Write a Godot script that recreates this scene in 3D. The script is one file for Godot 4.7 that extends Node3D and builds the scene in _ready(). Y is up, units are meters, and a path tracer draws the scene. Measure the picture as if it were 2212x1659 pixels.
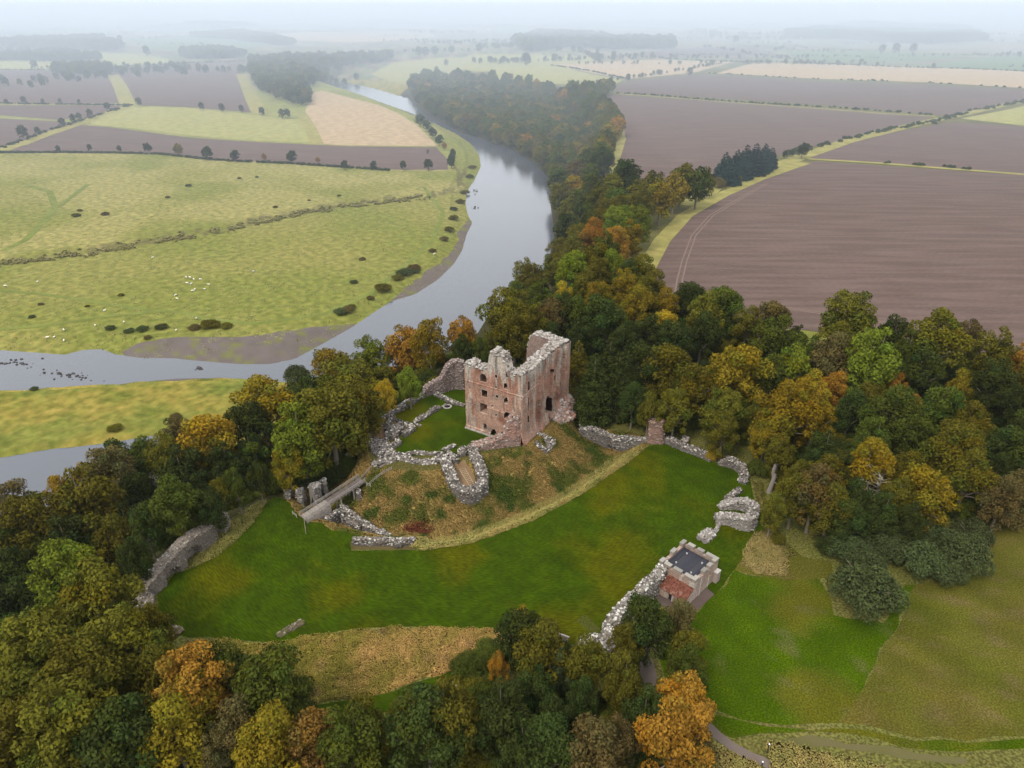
extends Node3D
# A ruined castle on a river bluff, seen from the air. Units are metres; y = 0 is the outer ward lawn, the river lies at -25.

const RIVER := [-406.1,-1623.8,-363.1,-1541.3,-292.8,-1398.2,-208.2,-1238.5,-147.6,-1115.3,-107.2,-1017.8,-69.1,-920.1,-45.2,-841.5,-32.9,-769.2,-28.7,-707.5,-31.7,-654.2,-36.3,-599.1,-34.9,-559.3,-31.7,-527.9,-27.1,-502.0,-29.6,-474.8,-30.2,-438.1,-33.6,-410.3,-40.7,-381.6,-50.9,-358.1,-61.8,-347.9,-67.8,-333.2,-74.8,-315.5,-85.4,-294.2,-93.8,-278.3,-104.2,-272.8,-116.1,-272.8,-135.2,-276.0,-148.3,-278.7,-162.6,-279.2,-176.6,-282.9,-184.4,-288.2,-191.9,-286.8,-196.5,-282.0,-212.1,-284.4,-228.0,-286.8,-291.8,-289.2,-569.3,-294.2,-488.5,-242.3,-258.4,-248.0,-205.3,-251.1,-194.1,-251.1,-179.2,-254.2,-161.2,-255.8,-147.6,-259.1,-135.0,-260.8,-120.1,-262.0,-104.0,-259.5,-92.0,-257.5,-79.8,-262.0,-67.5,-267.6,-48.7,-272.8,-30.1,-286.8,-16.6,-307.2,-10.8,-335.1,-1.5,-356.0,8.8,-376.2,17.9,-400.1,24.2,-428.5,28.0,-469.3,29.1,-517.3,30.1,-582.6,35.6,-648.3,20.3,-731.0,-3.0,-808.2,-30.2,-864.1,-60.3,-916.4,-89.7,-995.9,-130.5,-1115.3,-173.5,-1292.4,-211.9,-1366.3,-274.1,-1484.5,-357.3,-1623.8]
const CHANNEL := [-397.0,-183.5,-232.1,-196.4,-173.9,-201.9,-161.2,-207.1,-146.7,-210.0,-132.6,-214.6,-118.4,-219.9,-106.3,-223.8,-101.6,-219.9,-104.3,-213.7,-112.2,-204.8,-118.0,-196.4,-126.8,-186.0,-140.6,-176.4,-152.7,-168.6,-186.8,-144.2,-245.8,-86.5]
const LEFT_BANK := [-406.1,-1623.8,-363.1,-1541.3,-292.8,-1398.2,-208.2,-1238.5,-147.6,-1115.3,-107.2,-1017.8,-69.1,-920.1,-45.2,-841.5,-32.9,-769.2,-28.7,-707.5,-31.7,-654.2,-36.3,-599.1,-34.9,-559.3,-31.7,-527.9,-27.1,-502.0,-29.6,-474.8,-30.2,-438.1,-33.6,-410.3,-40.7,-381.6,-50.9,-358.1,-61.8,-347.9,-67.8,-333.2,-74.8,-315.5,-85.4,-294.2,-93.8,-278.3,-104.2,-272.8,-116.1,-272.8,-135.2,-276.0,-148.3,-278.7,-162.6,-279.2,-176.6,-282.9,-184.4,-288.2,-191.9,-286.8,-196.5,-282.0,-212.1,-284.4,-228.0,-286.8,-291.8,-289.2,-569.3,-294.2,-20000.0,-250.0,-20000.0,-2000.0,-350.0,-2000.0]
const PLATEAU := [-95.3,-1502.8,-5.0,-1378.2,90.5,-1209.6,91.7,-1047.4,116.9,-847.9,103.8,-712.2,80.3,-605.7,75.2,-525.0,72.4,-468.2,60.5,-411.1,51.1,-357.0,41.6,-314.1,26.0,-279.2,13.1,-250.3,-7.7,-231.7,-17.5,-227.9,-26.5,-203.6,-36.0,-185.9,-40.0,-169.2,-46.6,-151.6,-57.6,-148.0,-64.6,-141.9,-69.3,-137.4,-75.7,-128.1,-79.8,-114.0,-78.9,-106.8,-72.5,-96.2,-72.6,-85.9,-68.7,-73.7,-58.1,-51.0,-45.0,-30.0,-40.0,200.0,20000.0,200.0,20000.0,-2600.0,-100.0,-2600.0]
const MOTTE := [-15.1,-200.0,-19.8,-199.8,-24.1,-196.9,-27.7,-194.7,-30.9,-190.4,-34.2,-185.1,-37.2,-181.5,-39.4,-176.9,-40.4,-172.9,-40.4,-168.3,-40.6,-165.5,-40.0,-164.5,-37.9,-157.9,-34.1,-153.0,-30.7,-153.0,-26.2,-152.2,-19.4,-152.5,-16.6,-153.8,-13.2,-155.3,-10.4,-156.9,-8.6,-159.8,-5.0,-161.0,2.8,-162.8,11.0,-176.0,18.2,-186.0,18.0,-191.0,12.0,-203.0,-2.0,-200.0,-6.0,-205.0]
const MOAT := [-58.3,-148.1,-57.5,-146.0,-53.3,-140.7,-49.9,-137.1,-45.5,-136.6,-43.1,-133.8,-39.7,-133.3,-34.6,-131.7,-31.3,-130.5,-22.4,-130.5,-21.7,-127.0,-20.8,-127.2,-9.5,-129.3,5.0,-137.6,17.9,-148.3,31.4,-162.3,38.3,-171.0,39.0,-173.8,37.8,-175.9,34.8,-177.8,30.4,-178.7,26.4,-180.9,22.3,-183.8,23.0,-186.0,20.0,-194.0,12.0,-205.0,-8.0,-206.0,-21.8,-201.8,-26.1,-198.9,-29.7,-196.7,-32.9,-192.4,-36.2,-187.1,-39.2,-183.5,-41.4,-178.9,-42.4,-174.9,-42.4,-170.3,-42.6,-167.5]
const TRENCH := [-37.6,-130.2,-22.5,-130.1,-22.6,-127.9,-37.0,-127.7]
const BARBICAN_FLOOR := [-15.5,-156.6,-12.4,-158.0,-8.9,-150.2,-10.0,-147.1,-11.9,-147.3,-13.9,-150.2]
const TERRACE := [-366.7,-383.1,-300.9,-405.8,-282.0,-417.0,-254.1,-431.0,-228.0,-453.7,-204.0,-470.0,-181.3,-496.5,-148.7,-529.1,-118.0,-549.0,-101.6,-558.0,-67.1,-573.5,-55.1,-585.7,-41.3,-607.0,-48.3,-685.6,-164.4,-732.2,-396.8,-785.0,-715.7,-814.0]
const SHEETS := [
	["ploughed_field","plough",1,[-521.0,-753.7,-532.5,-923.8,-488.2,-911.8,-366.0,-851.0,-276.9,-819.9,-176.9,-794.1,-80.7,-787.9,-63.3,-723.8,-59.0,-670.4,-109.0,-670.3,-177.5,-690.3,-272.1,-711.1,-354.6,-746.1,-410.0,-753.7]],
	["pasture_field","pasture_pale",1,[-533.6,-950.7,-552.3,-1010.5,-552.5,-1095.8,-467.1,-1083.2,-387.1,-1042.9,-311.1,-1000.0,-273.6,-985.7,-237.8,-889.7,-216.5,-814.0,-279.2,-827.4,-364.9,-861.9,-450.6,-903.1,-519.3,-928.6]],
	["stubble_field","stubble",1,[-289.5,-1060.3,-326.9,-1253.4,-317.5,-1277.8,-258.4,-1195.7,-194.8,-1116.6,-156.4,-1037.2,-118.8,-934.1,-91.8,-837.9,-80.0,-794.3,-178.0,-799.5,-211.3,-808.2,-242.1,-907.2]],
	["ploughed_field","plough",1,[-890.6,-1745.3,-813.6,-1808.4,-704.4,-1879.5,-637.3,-1862.4,-552.7,-1569.4,-485.0,-1399.2,-425.6,-1235.1,-351.1,-1039.9,-410.0,-1062.3,-476.8,-1090.7,-543.7,-1109.3,-583.0,-1175.5,-722.8,-1430.2]],
	["ploughed_field","plough",1,[-1403.9,-1613.4,-1099.6,-1664.8,-981.7,-1658.8,-822.5,-1596.8,-682.0,-1337.6,-574.6,-1135.2,-650.9,-1117.5,-746.9,-1109.1,-978.9,-1104.6]],
	["ploughed_field","plough",1,[-887.6,-1073.9,-732.1,-1085.3,-642.3,-1101.5,-591.6,-1107.2,-561.6,-1100.9,-553.2,-982.7,-580.3,-961.1,-678.6,-999.8,-844.9,-1017.9]],
	["ploughed_field","plough",2,[-826.0,-993.0,-660.7,-971.4,-575.7,-947.8,-546.5,-936.8,-545.0,-873.7,-533.8,-790.1,-534.3,-771.2,-554.9,-641.8]],
	["pasture_field","pasture_pale",1,[-1363.1,-2079.5,-1162.7,-1879.3,-1278.7,-2302.9,-1034.6,-2170.4,-846.5,-1993.4,-842.3,-1874.2,-907.7,-1779.8,-1007.8,-1704.0,-1120.7,-1697.9]],
	["stubble_field","stubble",1,[-2010.5,-3101.2,-1623.6,-3059.3,-1366.9,-2718.5,-1434.5,-2549.3,-1727.2,-2656.8]],
	["stubble_field","stubble",1,[-1069.5,-3511.6,-891.1,-3760.8,-445.6,-4221.6,-321.8,-3414.9,-419.8,-2794.6,-793.2,-2964.1]],
	["pasture_field","pasture_green",1,[-1493.2,-3086.1,-1204.6,-3395.7,-876.4,-2863.9,-817.2,-2286.5,-1100.8,-2344.6]],
	["pasture_field","pasture_pale",1,[-318.3,-1738.0,-301.3,-1980.2,-192.6,-2083.1,53.7,-2063.1,226.7,-1973.4,141.4,-1644.9,-75.5,-1558.7,-171.0,-1836.4,-206.7,-1517.6,-300.8,-1695.5]],
	["ploughed_field","plough",1,[82.1,-1058.3,147.9,-1109.1,256.9,-1056.3,354.2,-966.8,438.9,-894.8,485.5,-868.2,337.8,-724.5,254.4,-649.1,225.1,-621.9,151.1,-545.1,141.2,-532.8,91.5,-509.6,87.3,-524.9,79.0,-545.3,84.1,-595.3,100.6,-685.3,109.9,-771.7,114.3,-843.7,116.1,-901.6,97.4,-966.0]],
	["ploughed_field","plough",1,[167.5,-1248.1,207.3,-1379.6,354.0,-1496.9,496.3,-1377.4,613.9,-1274.7,720.2,-1193.7,847.2,-1119.8,867.7,-1148.6,708.4,-1053.9,519.0,-890.2,504.4,-888.6,417.3,-977.0,323.6,-1064.5,206.2,-1134.7,156.7,-1151.3]],
	["ploughed_field","plough",1,[239.4,-612.5,329.6,-705.4,485.9,-830.0,546.1,-798.9,624.1,-744.4,445.7,-515.5,386.3,-548.6,342.5,-568.2,298.3,-589.7]],
	["ploughed_field","plough",2,[250.2,-596.5,235.0,-590.7,180.7,-529.6,140.3,-478.7,104.0,-424.7,80.2,-371.8,64.6,-327.4,64.5,-307.8,62.7,-284.6,61.0,-259.4,80.6,-250.3,101.5,-243.9,113.9,-253.9,136.7,-240.9,157.5,-231.7,177.4,-220.5,230.4,-193.0,518.3,-507.0,382.0,-541.9]],
	["stubble_field","stubble",2,[86.9,-1770.8,355.6,-1872.8,516.8,-1812.2,370.0,-1547.6,213.8,-1424.3]],
	["stubble_field","stubble",2,[396.2,-1505.1,538.6,-1741.7,813.3,-1707.0,999.0,-1511.4,1149.5,-1420.8,905.8,-1108.6,787.2,-1179.0,605.7,-1344.4]],
	["pasture_field","pasture_pale",1,[513.8,-861.4,666.9,-988.2,876.9,-1114.6,677.6,-812.9,550.8,-806.3]],
	["pasture_field","pasture_green",1,[877.1,-1712.5,1314.4,-2067.3,1352.4,-2067.5,1605.3,-2006.4,1171.5,-1449.0,1016.5,-1538.7]],
	["pasture_field","pasture_pale",2,[-16.3,-1829.8,83.7,-1757.5,203.1,-1408.9,163.7,-1262.7,0.0,-1348.2,-43.3,-1444.2]],
	["stubble_field","plough",1,[263.1,-2021.5,577.0,-2449.1,706.5,-2399.0,730.7,-2148.7,537.5,-2016.7,368.2,-1911.3]],
	["pasture_field","pasture_green",1,[785.2,-2315.4,1074.4,-2139.2,1259.8,-2078.2,938.6,-1836.4,718.7,-1862.4]],
	["field_margin","margin",3,[118.8,-446.4,143.6,-494.7,175.3,-528.1,210.0,-566.6,244.6,-607.9,319.1,-689.9,489.8,-847.3,634.6,-977.7,755.4,-1070.6,746.8,-1081.7,625.6,-988.5,480.4,-857.7,309.3,-699.9,234.1,-617.2,199.4,-575.8,165.0,-537.5,132.1,-502.7,106.3,-452.9]],
	["field_margin","margin",4,[237.1,-606.2,296.1,-584.6,339.5,-562.4,382.1,-541.3,430.7,-516.5,433.9,-522.7,385.2,-547.5,342.7,-568.6,298.8,-591.0,239.5,-612.8]],
	["field_margin","margin",2,[148.0,-1125.6,254.8,-1056.0,352.1,-966.2,437.5,-893.3,491.2,-872.8,494.4,-881.3,442.5,-900.8,358.1,-972.9,260.4,-1063.1,152.9,-1133.2]],
	["field_margin","margin",2,[112.8,-902.0,106.0,-797.1,97.2,-713.0,83.2,-638.6,72.8,-586.5,69.9,-541.5,81.9,-540.7,84.7,-584.9,95.0,-636.3,109.1,-711.3,118.0,-796.1,124.8,-901.2]],
	["field_margin","margin",4,[233.5,-593.8,177.8,-534.1,137.0,-482.6,100.3,-428.0,76.4,-375.3,60.6,-330.3,54.6,-315.8,62.9,-312.3,69.0,-327.2,84.7,-371.9,108.1,-423.6,144.3,-477.3,184.6,-528.2,240.1,-587.6]],
	["field_margin","margin",3,[-515.3,-754.7,-525.7,-831.8,-530.3,-927.4,-537.3,-979.8,-547.0,-1101.7,-562.9,-1100.4,-553.2,-978.3,-546.3,-926.2,-541.6,-830.4,-531.2,-752.6]],
	["field_margin","margin",2,[-816.4,-1559.4,-683.2,-1314.9,-570.1,-1103.7,-550.7,-1114.1,-663.8,-1325.3,-797.1,-1569.9]],
	["field_margin","margin",2,[-559.5,-1565.2,-481.8,-1363.3,-409.2,-1169.2,-356.2,-1032.7,-337.5,-1039.9,-390.5,-1176.3,-463.1,-1370.4,-540.9,-1572.4]],
	["field_margin","margin",2,[-289.2,-1018.3,-250.2,-905.1,-219.3,-806.1,-205.9,-810.3,-236.9,-909.5,-275.9,-1022.8]],
	["gravel_bar","gravel",2,[-168.8,-292.4,-163.4,-293.7,-157.8,-296.1,-152.0,-297.5,-147.2,-297.7,-140.1,-297.2,-134.6,-297.3,-129.6,-297.4,-124.4,-297.5,-119.9,-298.7,-112.2,-300.8,-108.1,-304.4,-100.9,-304.8,-96.9,-307.9,-91.3,-310.2,-86.5,-313.3,-82.0,-315.1,-77.6,-318.1,-73.9,-316.4,-76.6,-310.3,-77.9,-306.1,-81.1,-302.9,-83.1,-297.7,-85.1,-292.9,-87.4,-287.3,-91.0,-282.9,-93.3,-276.7,-98.9,-273.0,-103.7,-271.3,-110.3,-271.1,-115.6,-271.3,-121.5,-273.5,-128.2,-272.3,-134.5,-274.4,-142.7,-276.0,-147.6,-277.1,-152.7,-278.4,-157.1,-278.4,-162.5,-279.0,-169.1,-281.6,-173.4,-285.6]],
	["gravel_bar","gravel",2,[-31.6,-511.7,-27.2,-504.1,-26.9,-498.2,-26.6,-493.6,-27.9,-489.8,-27.8,-484.1,-28.9,-479.5,-28.8,-473.4,-30.3,-468.0,-29.2,-463.4,-31.0,-456.0,-31.9,-450.5,-29.3,-445.0,-31.8,-442.1,-29.8,-435.4,-30.7,-428.8,-28.7,-424.1,-29.4,-418.9,-30.5,-413.4,-30.7,-408.0,-32.9,-402.8,-35.9,-397.0,-35.2,-392.3,-37.2,-387.5,-41.1,-383.0,-41.1,-378.8,-44.2,-371.5,-47.3,-366.0,-48.1,-362.3,-50.8,-357.1,-56.0,-351.5,-61.6,-347.0,-63.3,-350.3,-61.0,-354.9,-58.8,-361.3,-57.6,-366.9,-54.6,-371.8,-54.5,-376.3,-50.9,-382.7,-50.5,-387.5,-49.9,-392.7,-47.2,-397.8,-44.3,-403.4,-42.7,-408.7,-42.1,-412.7,-41.7,-417.2,-39.1,-422.0,-38.7,-427.6,-37.8,-432.3,-36.9,-437.8,-36.8,-442.7,-36.0,-448.1,-35.6,-452.7,-34.3,-458.1,-35.7,-463.5,-36.7,-469.3,-37.1,-474.5,-36.2,-479.5,-35.5,-485.8,-34.4,-491.9,-32.2,-498.9,-33.9,-501.6,-31.9,-506.6]],
	["gravel_bar","gravel",1,[-248.6,-272.7,-243.1,-272.3,-236.6,-273.3,-229.0,-272.7,-225.5,-273.1,-219.2,-273.2,-212.2,-271.9,-204.7,-270.5,-200.7,-270.3,-192.3,-269.4,-184.3,-267.2,-187.8,-265.5,-192.9,-261.9,-202.8,-260.8,-210.1,-258.8,-215.5,-257.6,-220.2,-256.8,-227.6,-257.8,-231.9,-256.6,-237.1,-256.7,-240.0,-264.2,-243.9,-268.5]],
	["mud_bank","gravel",1,[-155.6,-256.1,-149.3,-259.2,-144.0,-259.8,-137.9,-259.7,-132.1,-261.3,-125.9,-262.3,-117.5,-260.2,-124.6,-258.8,-130.0,-258.0,-136.7,-256.2,-142.7,-256.7,-148.3,-256.7]],
	["grass_track","track",2,[-272.9,-356.4,-244.9,-350.6,-215.5,-340.6,-181.6,-328.8,-161.6,-324.9,-147.5,-317.5,-122.3,-311.1,-91.3,-323.7,-73.2,-353.2,-60.9,-399.3,-49.7,-451.3,-49.1,-522.9,-72.1,-600.9,-75.2,-600.0,-52.3,-522.4,-52.9,-451.6,-64.0,-400.1,-76.2,-354.4,-93.4,-326.1,-122.7,-314.3,-146.4,-320.5,-160.6,-327.9,-180.7,-331.9,-214.4,-343.6,-244.1,-353.7,-272.2,-359.6]],
	["grass_track","track",3,[-239.3,-304.9,-219.8,-309.1,-198.3,-320.5,-173.1,-327.1,-173.9,-330.0,-199.3,-323.3,-220.9,-311.9,-240.0,-307.8]],
	["grass_track","track",2,[-309.0,-424.4,-309.7,-447.0,-321.9,-485.9,-337.8,-531.0,-372.2,-583.2,-402.8,-604.2,-405.6,-600.1,-375.9,-579.9,-342.3,-528.7,-326.7,-484.3,-314.5,-446.0,-314.0,-424.3]],
	["grass_track","track",3,[-338.1,-530.2,-343.5,-559.0,-354.4,-607.2,-358.3,-606.3,-347.4,-558.1,-342.0,-529.4]],
	["wheel_track","pale_soil",3,[69.3,-285.1,76.3,-311.5,84.2,-338.6,98.9,-383.2,118.8,-425.1,142.3,-459.9,180.6,-514.8,180.0,-515.2,141.7,-460.3,118.2,-425.5,98.2,-383.5,83.6,-338.8,75.6,-311.7,68.6,-285.2]],
	["wheel_track","pale_soil",3,[109.3,-279.1,131.4,-268.9,161.3,-254.1,188.4,-238.8,188.8,-239.4,161.6,-254.7,131.7,-269.6,109.6,-279.7]],
	["wheel_track","pale_soil",3,[71.7,-285.1,78.7,-311.5,86.6,-338.6,101.3,-383.2,121.2,-425.1,144.7,-459.9,183.0,-514.8,182.4,-515.2,144.1,-460.3,120.6,-425.5,100.6,-383.5,86.0,-338.8,78.0,-311.7,71.0,-285.2]],
	["wheel_track","pale_soil",3,[109.3,-277.2,131.4,-267.0,161.3,-252.2,188.4,-236.8,188.8,-237.4,161.6,-252.8,131.7,-267.7,109.6,-277.8]],
	["grass_clearing","clearing",3,[106.3,-254.8,122.3,-249.7,134.4,-241.2,132.8,-230.2,121.2,-226.4,103.9,-228.3]],
	["flood_meadow","flood",1,[-108.7,-1017.8,-70.6,-920.1,-46.7,-841.5,-34.4,-769.2,-30.2,-707.5,-33.2,-654.2,-37.8,-599.1,-36.4,-559.3,-33.2,-527.9,-28.6,-502.0,-31.1,-474.8,-31.7,-438.1,-35.1,-410.3,-42.2,-381.6,-52.4,-358.1,-63.3,-347.9,-69.3,-333.2,-76.3,-315.5,-86.9,-294.2,-95.3,-278.3,-105.7,-272.8,-117.6,-272.8,-136.7,-276.0,-149.8,-278.7,-164.1,-279.2,-178.1,-282.9,-185.9,-288.2,-193.4,-286.8,-198.0,-282.0,-213.6,-284.4,-229.5,-286.8,-293.3,-289.2,-570.8,-294.2,-1000.0,-560.0,-672.5,-733.9,-516.8,-743.3,-406.2,-746.2,-352.4,-741.1,-270.1,-705.5,-175.8,-683.0,-108.2,-665.2,-58.6,-665.3,-56.7,-712.6]],
	["river_strip","strip",1,[-357.9,-239.0,-254.4,-243.5,-202.1,-246.5,-176.4,-249.6,-145.3,-254.3,-118.2,-257.2,-90.5,-252.7,-76.0,-246.5,-82.2,-235.4,-93.6,-226.8,-106.2,-223.8,-118.2,-219.9,-132.6,-214.9,-146.6,-210.3,-161.1,-207.3,-173.8,-202.1,-232.6,-197.4,-302.7,-191.3]],
	["castle_lawn","lawn",3,[38.1,-170.1,37.0,-168.3,35.0,-166.1,33.1,-163.8,31.4,-161.9,29.5,-159.8,27.2,-158.3,25.7,-156.2,23.4,-154.3,22.0,-151.8,20.1,-150.2,17.8,-148.0,15.7,-146.4,13.7,-144.1,11.2,-142.3,9.5,-140.9,6.7,-138.7,5.0,-137.3,2.5,-136.0,0.2,-134.4,-1.9,-133.4,-4.4,-131.5,-6.8,-130.5,-9.5,-129.0,-12.5,-128.2,-15.1,-127.7,-17.6,-127.2,-20.7,-126.5,-22.1,-126.5,-22.1,-126.7,-25.6,-126.8,-28.4,-126.5,-30.9,-126.7,-33.9,-126.4,-36.9,-126.5,-38.0,-129.8,-34.8,-129.7,-31.6,-130.2,-34.6,-131.5,-37.2,-132.1,-39.7,-133.2,-43.1,-133.7,-45.5,-136.4,-49.8,-137.0,-53.2,-140.6,-54.7,-142.7,-56.9,-145.6,-60.7,-147.1,-61.8,-144.6,-62.2,-141.9,-62.6,-139.8,-62.4,-137.0,-63.6,-134.3,-64.3,-132.0,-64.8,-129.4,-66.0,-126.9,-67.1,-124.4,-69.7,-122.2,-72.1,-120.0,-74.3,-119.1,-74.6,-116.2,-75.6,-113.3,-73.8,-109.9,-72.7,-106.6,-70.1,-103.4,-66.8,-102.0,-63.7,-101.0,-60.6,-101.2,-57.3,-100.8,-54.4,-100.3,-51.2,-100.2,-49.0,-100.0,-46.0,-99.5,-43.9,-100.0,-47.2,-99.5,-44.5,-100.0,-41.6,-100.8,-39.1,-101.9,-36.6,-102.1,-34.1,-102.9,-31.7,-103.1,-28.5,-103.6,-24.7,-103.8,-21.4,-103.9,-18.7,-103.9,-15.8,-103.7,-12.4,-103.6,-9.8,-103.5,-7.2,-103.4,-3.9,-103.3,-1.5,-102.2,0.9,-102.2,3.7,-101.4,6.1,-100.9,9.0,-99.4,11.0,-99.4,14.0,-99.2,16.5,-99.0,18.0,-102.7,20.4,-105.4,22.3,-108.3,25.0,-109.6,27.6,-111.0,29.8,-112.5,30.2,-111.9,31.2,-113.1,34.3,-113.4,37.3,-112.5,40.0,-112.7,43.0,-112.5,45.4,-115.2,46.8,-117.2,49.8,-120.9,52.6,-124.5,52.9,-127.1,55.1,-128.3,56.8,-130.3,59.1,-132.2,60.5,-135.3,61.0,-138.4,61.4,-141.1,61.4,-144.1,61.5,-147.0,62.0,-149.7,62.8,-153.7,62.7,-157.2,59.7,-159.1,56.7,-161.4,54.1,-163.3,51.5,-165.2,48.6,-167.5,46.2,-169.7,43.0,-172.6,40.8,-171.4]],
	["castle_lawn","lawn_bright",1,[46.4,-115.6,47.7,-118.1,49.5,-120.3,51.2,-118.7,54.5,-118.1,56.8,-118.6,59.3,-117.6,62.0,-117.9,64.8,-118.2,67.0,-118.7,67.1,-115.1,67.2,-111.7,66.0,-107.0,68.6,-106.0,72.2,-105.7,75.2,-104.8,77.3,-106.7,78.5,-109.5,80.5,-111.7,82.8,-113.6,84.9,-115.6,87.1,-115.6,85.2,-113.6,83.9,-110.9,81.6,-108.8,79.4,-107.0,78.1,-104.3,76.2,-102.2,73.6,-100.2,71.4,-98.3,69.9,-96.0,68.1,-93.7,66.1,-91.7,64.6,-89.5,62.7,-87.4,60.8,-85.5,58.5,-83.6,56.6,-82.0,53.4,-82.0,50.2,-81.8,47.2,-81.6,43.7,-82.1,40.2,-82.6,36.3,-84.6,33.7,-86.5,31.1,-88.7,28.6,-90.3,31.2,-90.5,33.7,-91.3,36.1,-91.7,34.4,-89.1,31.5,-90.6,28.4,-91.7,28.3,-95.8,29.7,-98.0,31.8,-100.1,33.6,-103.0,35.6,-104.7,37.7,-107.1,39.3,-108.7,41.2,-111.3,43.1,-112.9]],
	["inner_ward_lawn","lawn",1,[-14.7,-199.6,-19.7,-198.7,-23.4,-196.0,-24.7,-193.8,-28.8,-190.4,-30.3,-188.8,-33.3,-184.3,-36.0,-180.7,-34.0,-178.4,-31.8,-176.2,-30.2,-175.4,-28.0,-173.2,-30.2,-168.8,-32.3,-167.6,-30.7,-165.5,-32.1,-160.2,-29.4,-158.9,-21.0,-160.7,-18.1,-161.0,-14.5,-159.3,-12.2,-163.3,-6.8,-168.5,-5.2,-169.4,-3.6,-173.2,-5.5,-180.2,-12.0,-185.0,-8.0,-196.0]],
	["dry_grass_patch","dry_brown",1,[-63.7,-100.0,-61.5,-100.1,-58.6,-100.5,-56.4,-100.8,-53.8,-100.2,-52.4,-99.8,-49.8,-99.3,-48.3,-99.3,-44.4,-100.0,-41.4,-101.3,-39.1,-101.8,-36.7,-102.0,-34.2,-102.2,-31.6,-103.0,-29.1,-102.9,-27.1,-102.6,-24.6,-103.8,-22.2,-103.8,-20.5,-102.8,-18.6,-103.4,-16.1,-103.6,-14.8,-103.5,-12.3,-103.6,-10.1,-103.1,-7.9,-103.4,-5.7,-103.1,-3.9,-103.2,-1.5,-101.2,-2.6,-99.2,-3.8,-97.2,-6.1,-95.6,-8.2,-94.4,-10.3,-93.7,-11.8,-93.1,-13.6,-91.7,-16.4,-91.7,-18.9,-90.4,-22.3,-88.4,-25.2,-87.7,-27.5,-87.4,-29.9,-86.9,-32.7,-86.9,-35.2,-85.9,-36.6,-85.6,-39.0,-86.0,-41.5,-86.2,-43.2,-85.1,-45.6,-85.3,-48.1,-86.3,-49.0,-87.9,-51.7,-88.7,-53.1,-89.8,-54.7,-90.2,-56.3,-91.1,-57.8,-91.9,-60.6,-93.5,-62.0,-94.3,-63.2,-97.6]],
	["mown_path","lawn",2,[-35.1,-85.6,-31.3,-86.3,-27.4,-87.0,-22.3,-88.1,-18.6,-90.1,-15.4,-91.3,-11.5,-93.0,-10.9,-93.0,-6.8,-93.9,-7.5,-91.7,-10.6,-89.1,-14.6,-88.4,-18.5,-87.5,-19.2,-85.3,-22.9,-84.0,-26.5,-82.3,-30.6,-81.1,-35.0,-80.0]],
	["tan_grass_patch","dry_tan",1,[55.1,-129.2,56.3,-130.6,57.5,-132.6,58.9,-132.7,61.5,-132.1,61.2,-130.5,61.2,-128.8,62.0,-127.8,62.0,-125.8,62.2,-124.0,61.8,-122.0,61.0,-120.8,60.4,-118.7,58.6,-118.4,56.9,-118.2,55.4,-118.6,53.2,-119.2,52.3,-121.3,51.9,-122.4,52.6,-124.4,53.1,-125.8,54.1,-127.4]],
	["rough_grass","meadow_olive",2,[63.1,-153.7,66.0,-152.7,64.2,-145.1,63.6,-138.0,63.7,-130.2,66.0,-124.5,72.0,-122.9,69.1,-115.6,68.1,-117.6,59.1,-117.1,56.9,-117.9,52.4,-118.9,49.1,-120.3,53.9,-128.0,59.1,-133.3,61.4,-142.3]],
	["meadow","meadow_olive",2,[87.1,-115.6,92.2,-116.8,97.9,-117.8,102.2,-118.6,106.5,-119.7,109.4,-124.9,110.9,-127.6,114.0,-130.6,116.1,-135.8,121.3,-135.5,126.2,-136.4,130.9,-136.3,135.1,-137.3,139.4,-138.1,144.0,-138.4,147.9,-137.2,152.0,-138.6,156.4,-139.0,154.5,-135.8,150.9,-132.5,149.1,-129.1,145.9,-125.4,144.6,-123.1,141.4,-120.1,139.4,-117.0,136.5,-113.7,133.3,-110.0,131.8,-107.1,128.2,-103.5,126.0,-100.6,124.3,-97.0,120.7,-93.3,118.5,-90.8,115.6,-88.0,112.5,-83.9,110.9,-81.6,106.9,-81.8,100.8,-81.6,97.5,-80.5,92.2,-80.0,87.5,-79.4,82.3,-79.5,77.2,-78.5,73.1,-79.5,69.0,-79.1,61.6,-81.6,56.9,-82.0,60.0,-84.7,63.1,-87.8,66.9,-92.0,70.2,-96.0,72.7,-99.1,75.8,-101.6,79.4,-105.7,82.0,-108.8,84.3,-112.6]],
	["mown_track","lawn_bright",1,[30.1,-83.3,36.1,-83.6,39.8,-82.6,44.2,-81.3,48.1,-81.1,52.0,-80.5,55.6,-81.0,61.2,-80.7,64.8,-79.6,68.7,-78.5,73.7,-78.9,77.0,-78.2,80.3,-78.4,83.9,-78.7,87.3,-79.1,90.5,-79.1,93.9,-79.1,96.5,-79.7,100.4,-79.9,103.6,-79.7,101.8,-77.2,98.3,-77.1,95.3,-77.0,92.6,-77.1,89.4,-77.3,86.1,-77.2,82.4,-77.0,79.6,-77.0,76.2,-76.6,72.6,-76.7,68.8,-77.0,65.5,-77.5,62.3,-79.0,58.1,-80.0,54.7,-80.2,51.3,-80.4,47.3,-80.1,42.3,-80.0,37.8,-79.1,34.0,-80.6,29.8,-81.6]],
	["worn_track","dirt_tan",1,[46.2,-78.8,51.1,-79.7,54.0,-79.1,56.5,-78.0,60.0,-77.9,64.1,-77.6,67.7,-76.3,71.8,-75.9,75.5,-75.4,74.8,-74.3,71.5,-74.5,67.5,-75.1,64.4,-75.4,61.0,-76.4,56.8,-76.9,53.3,-77.6,50.1,-77.4,47.3,-77.9]],
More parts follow.
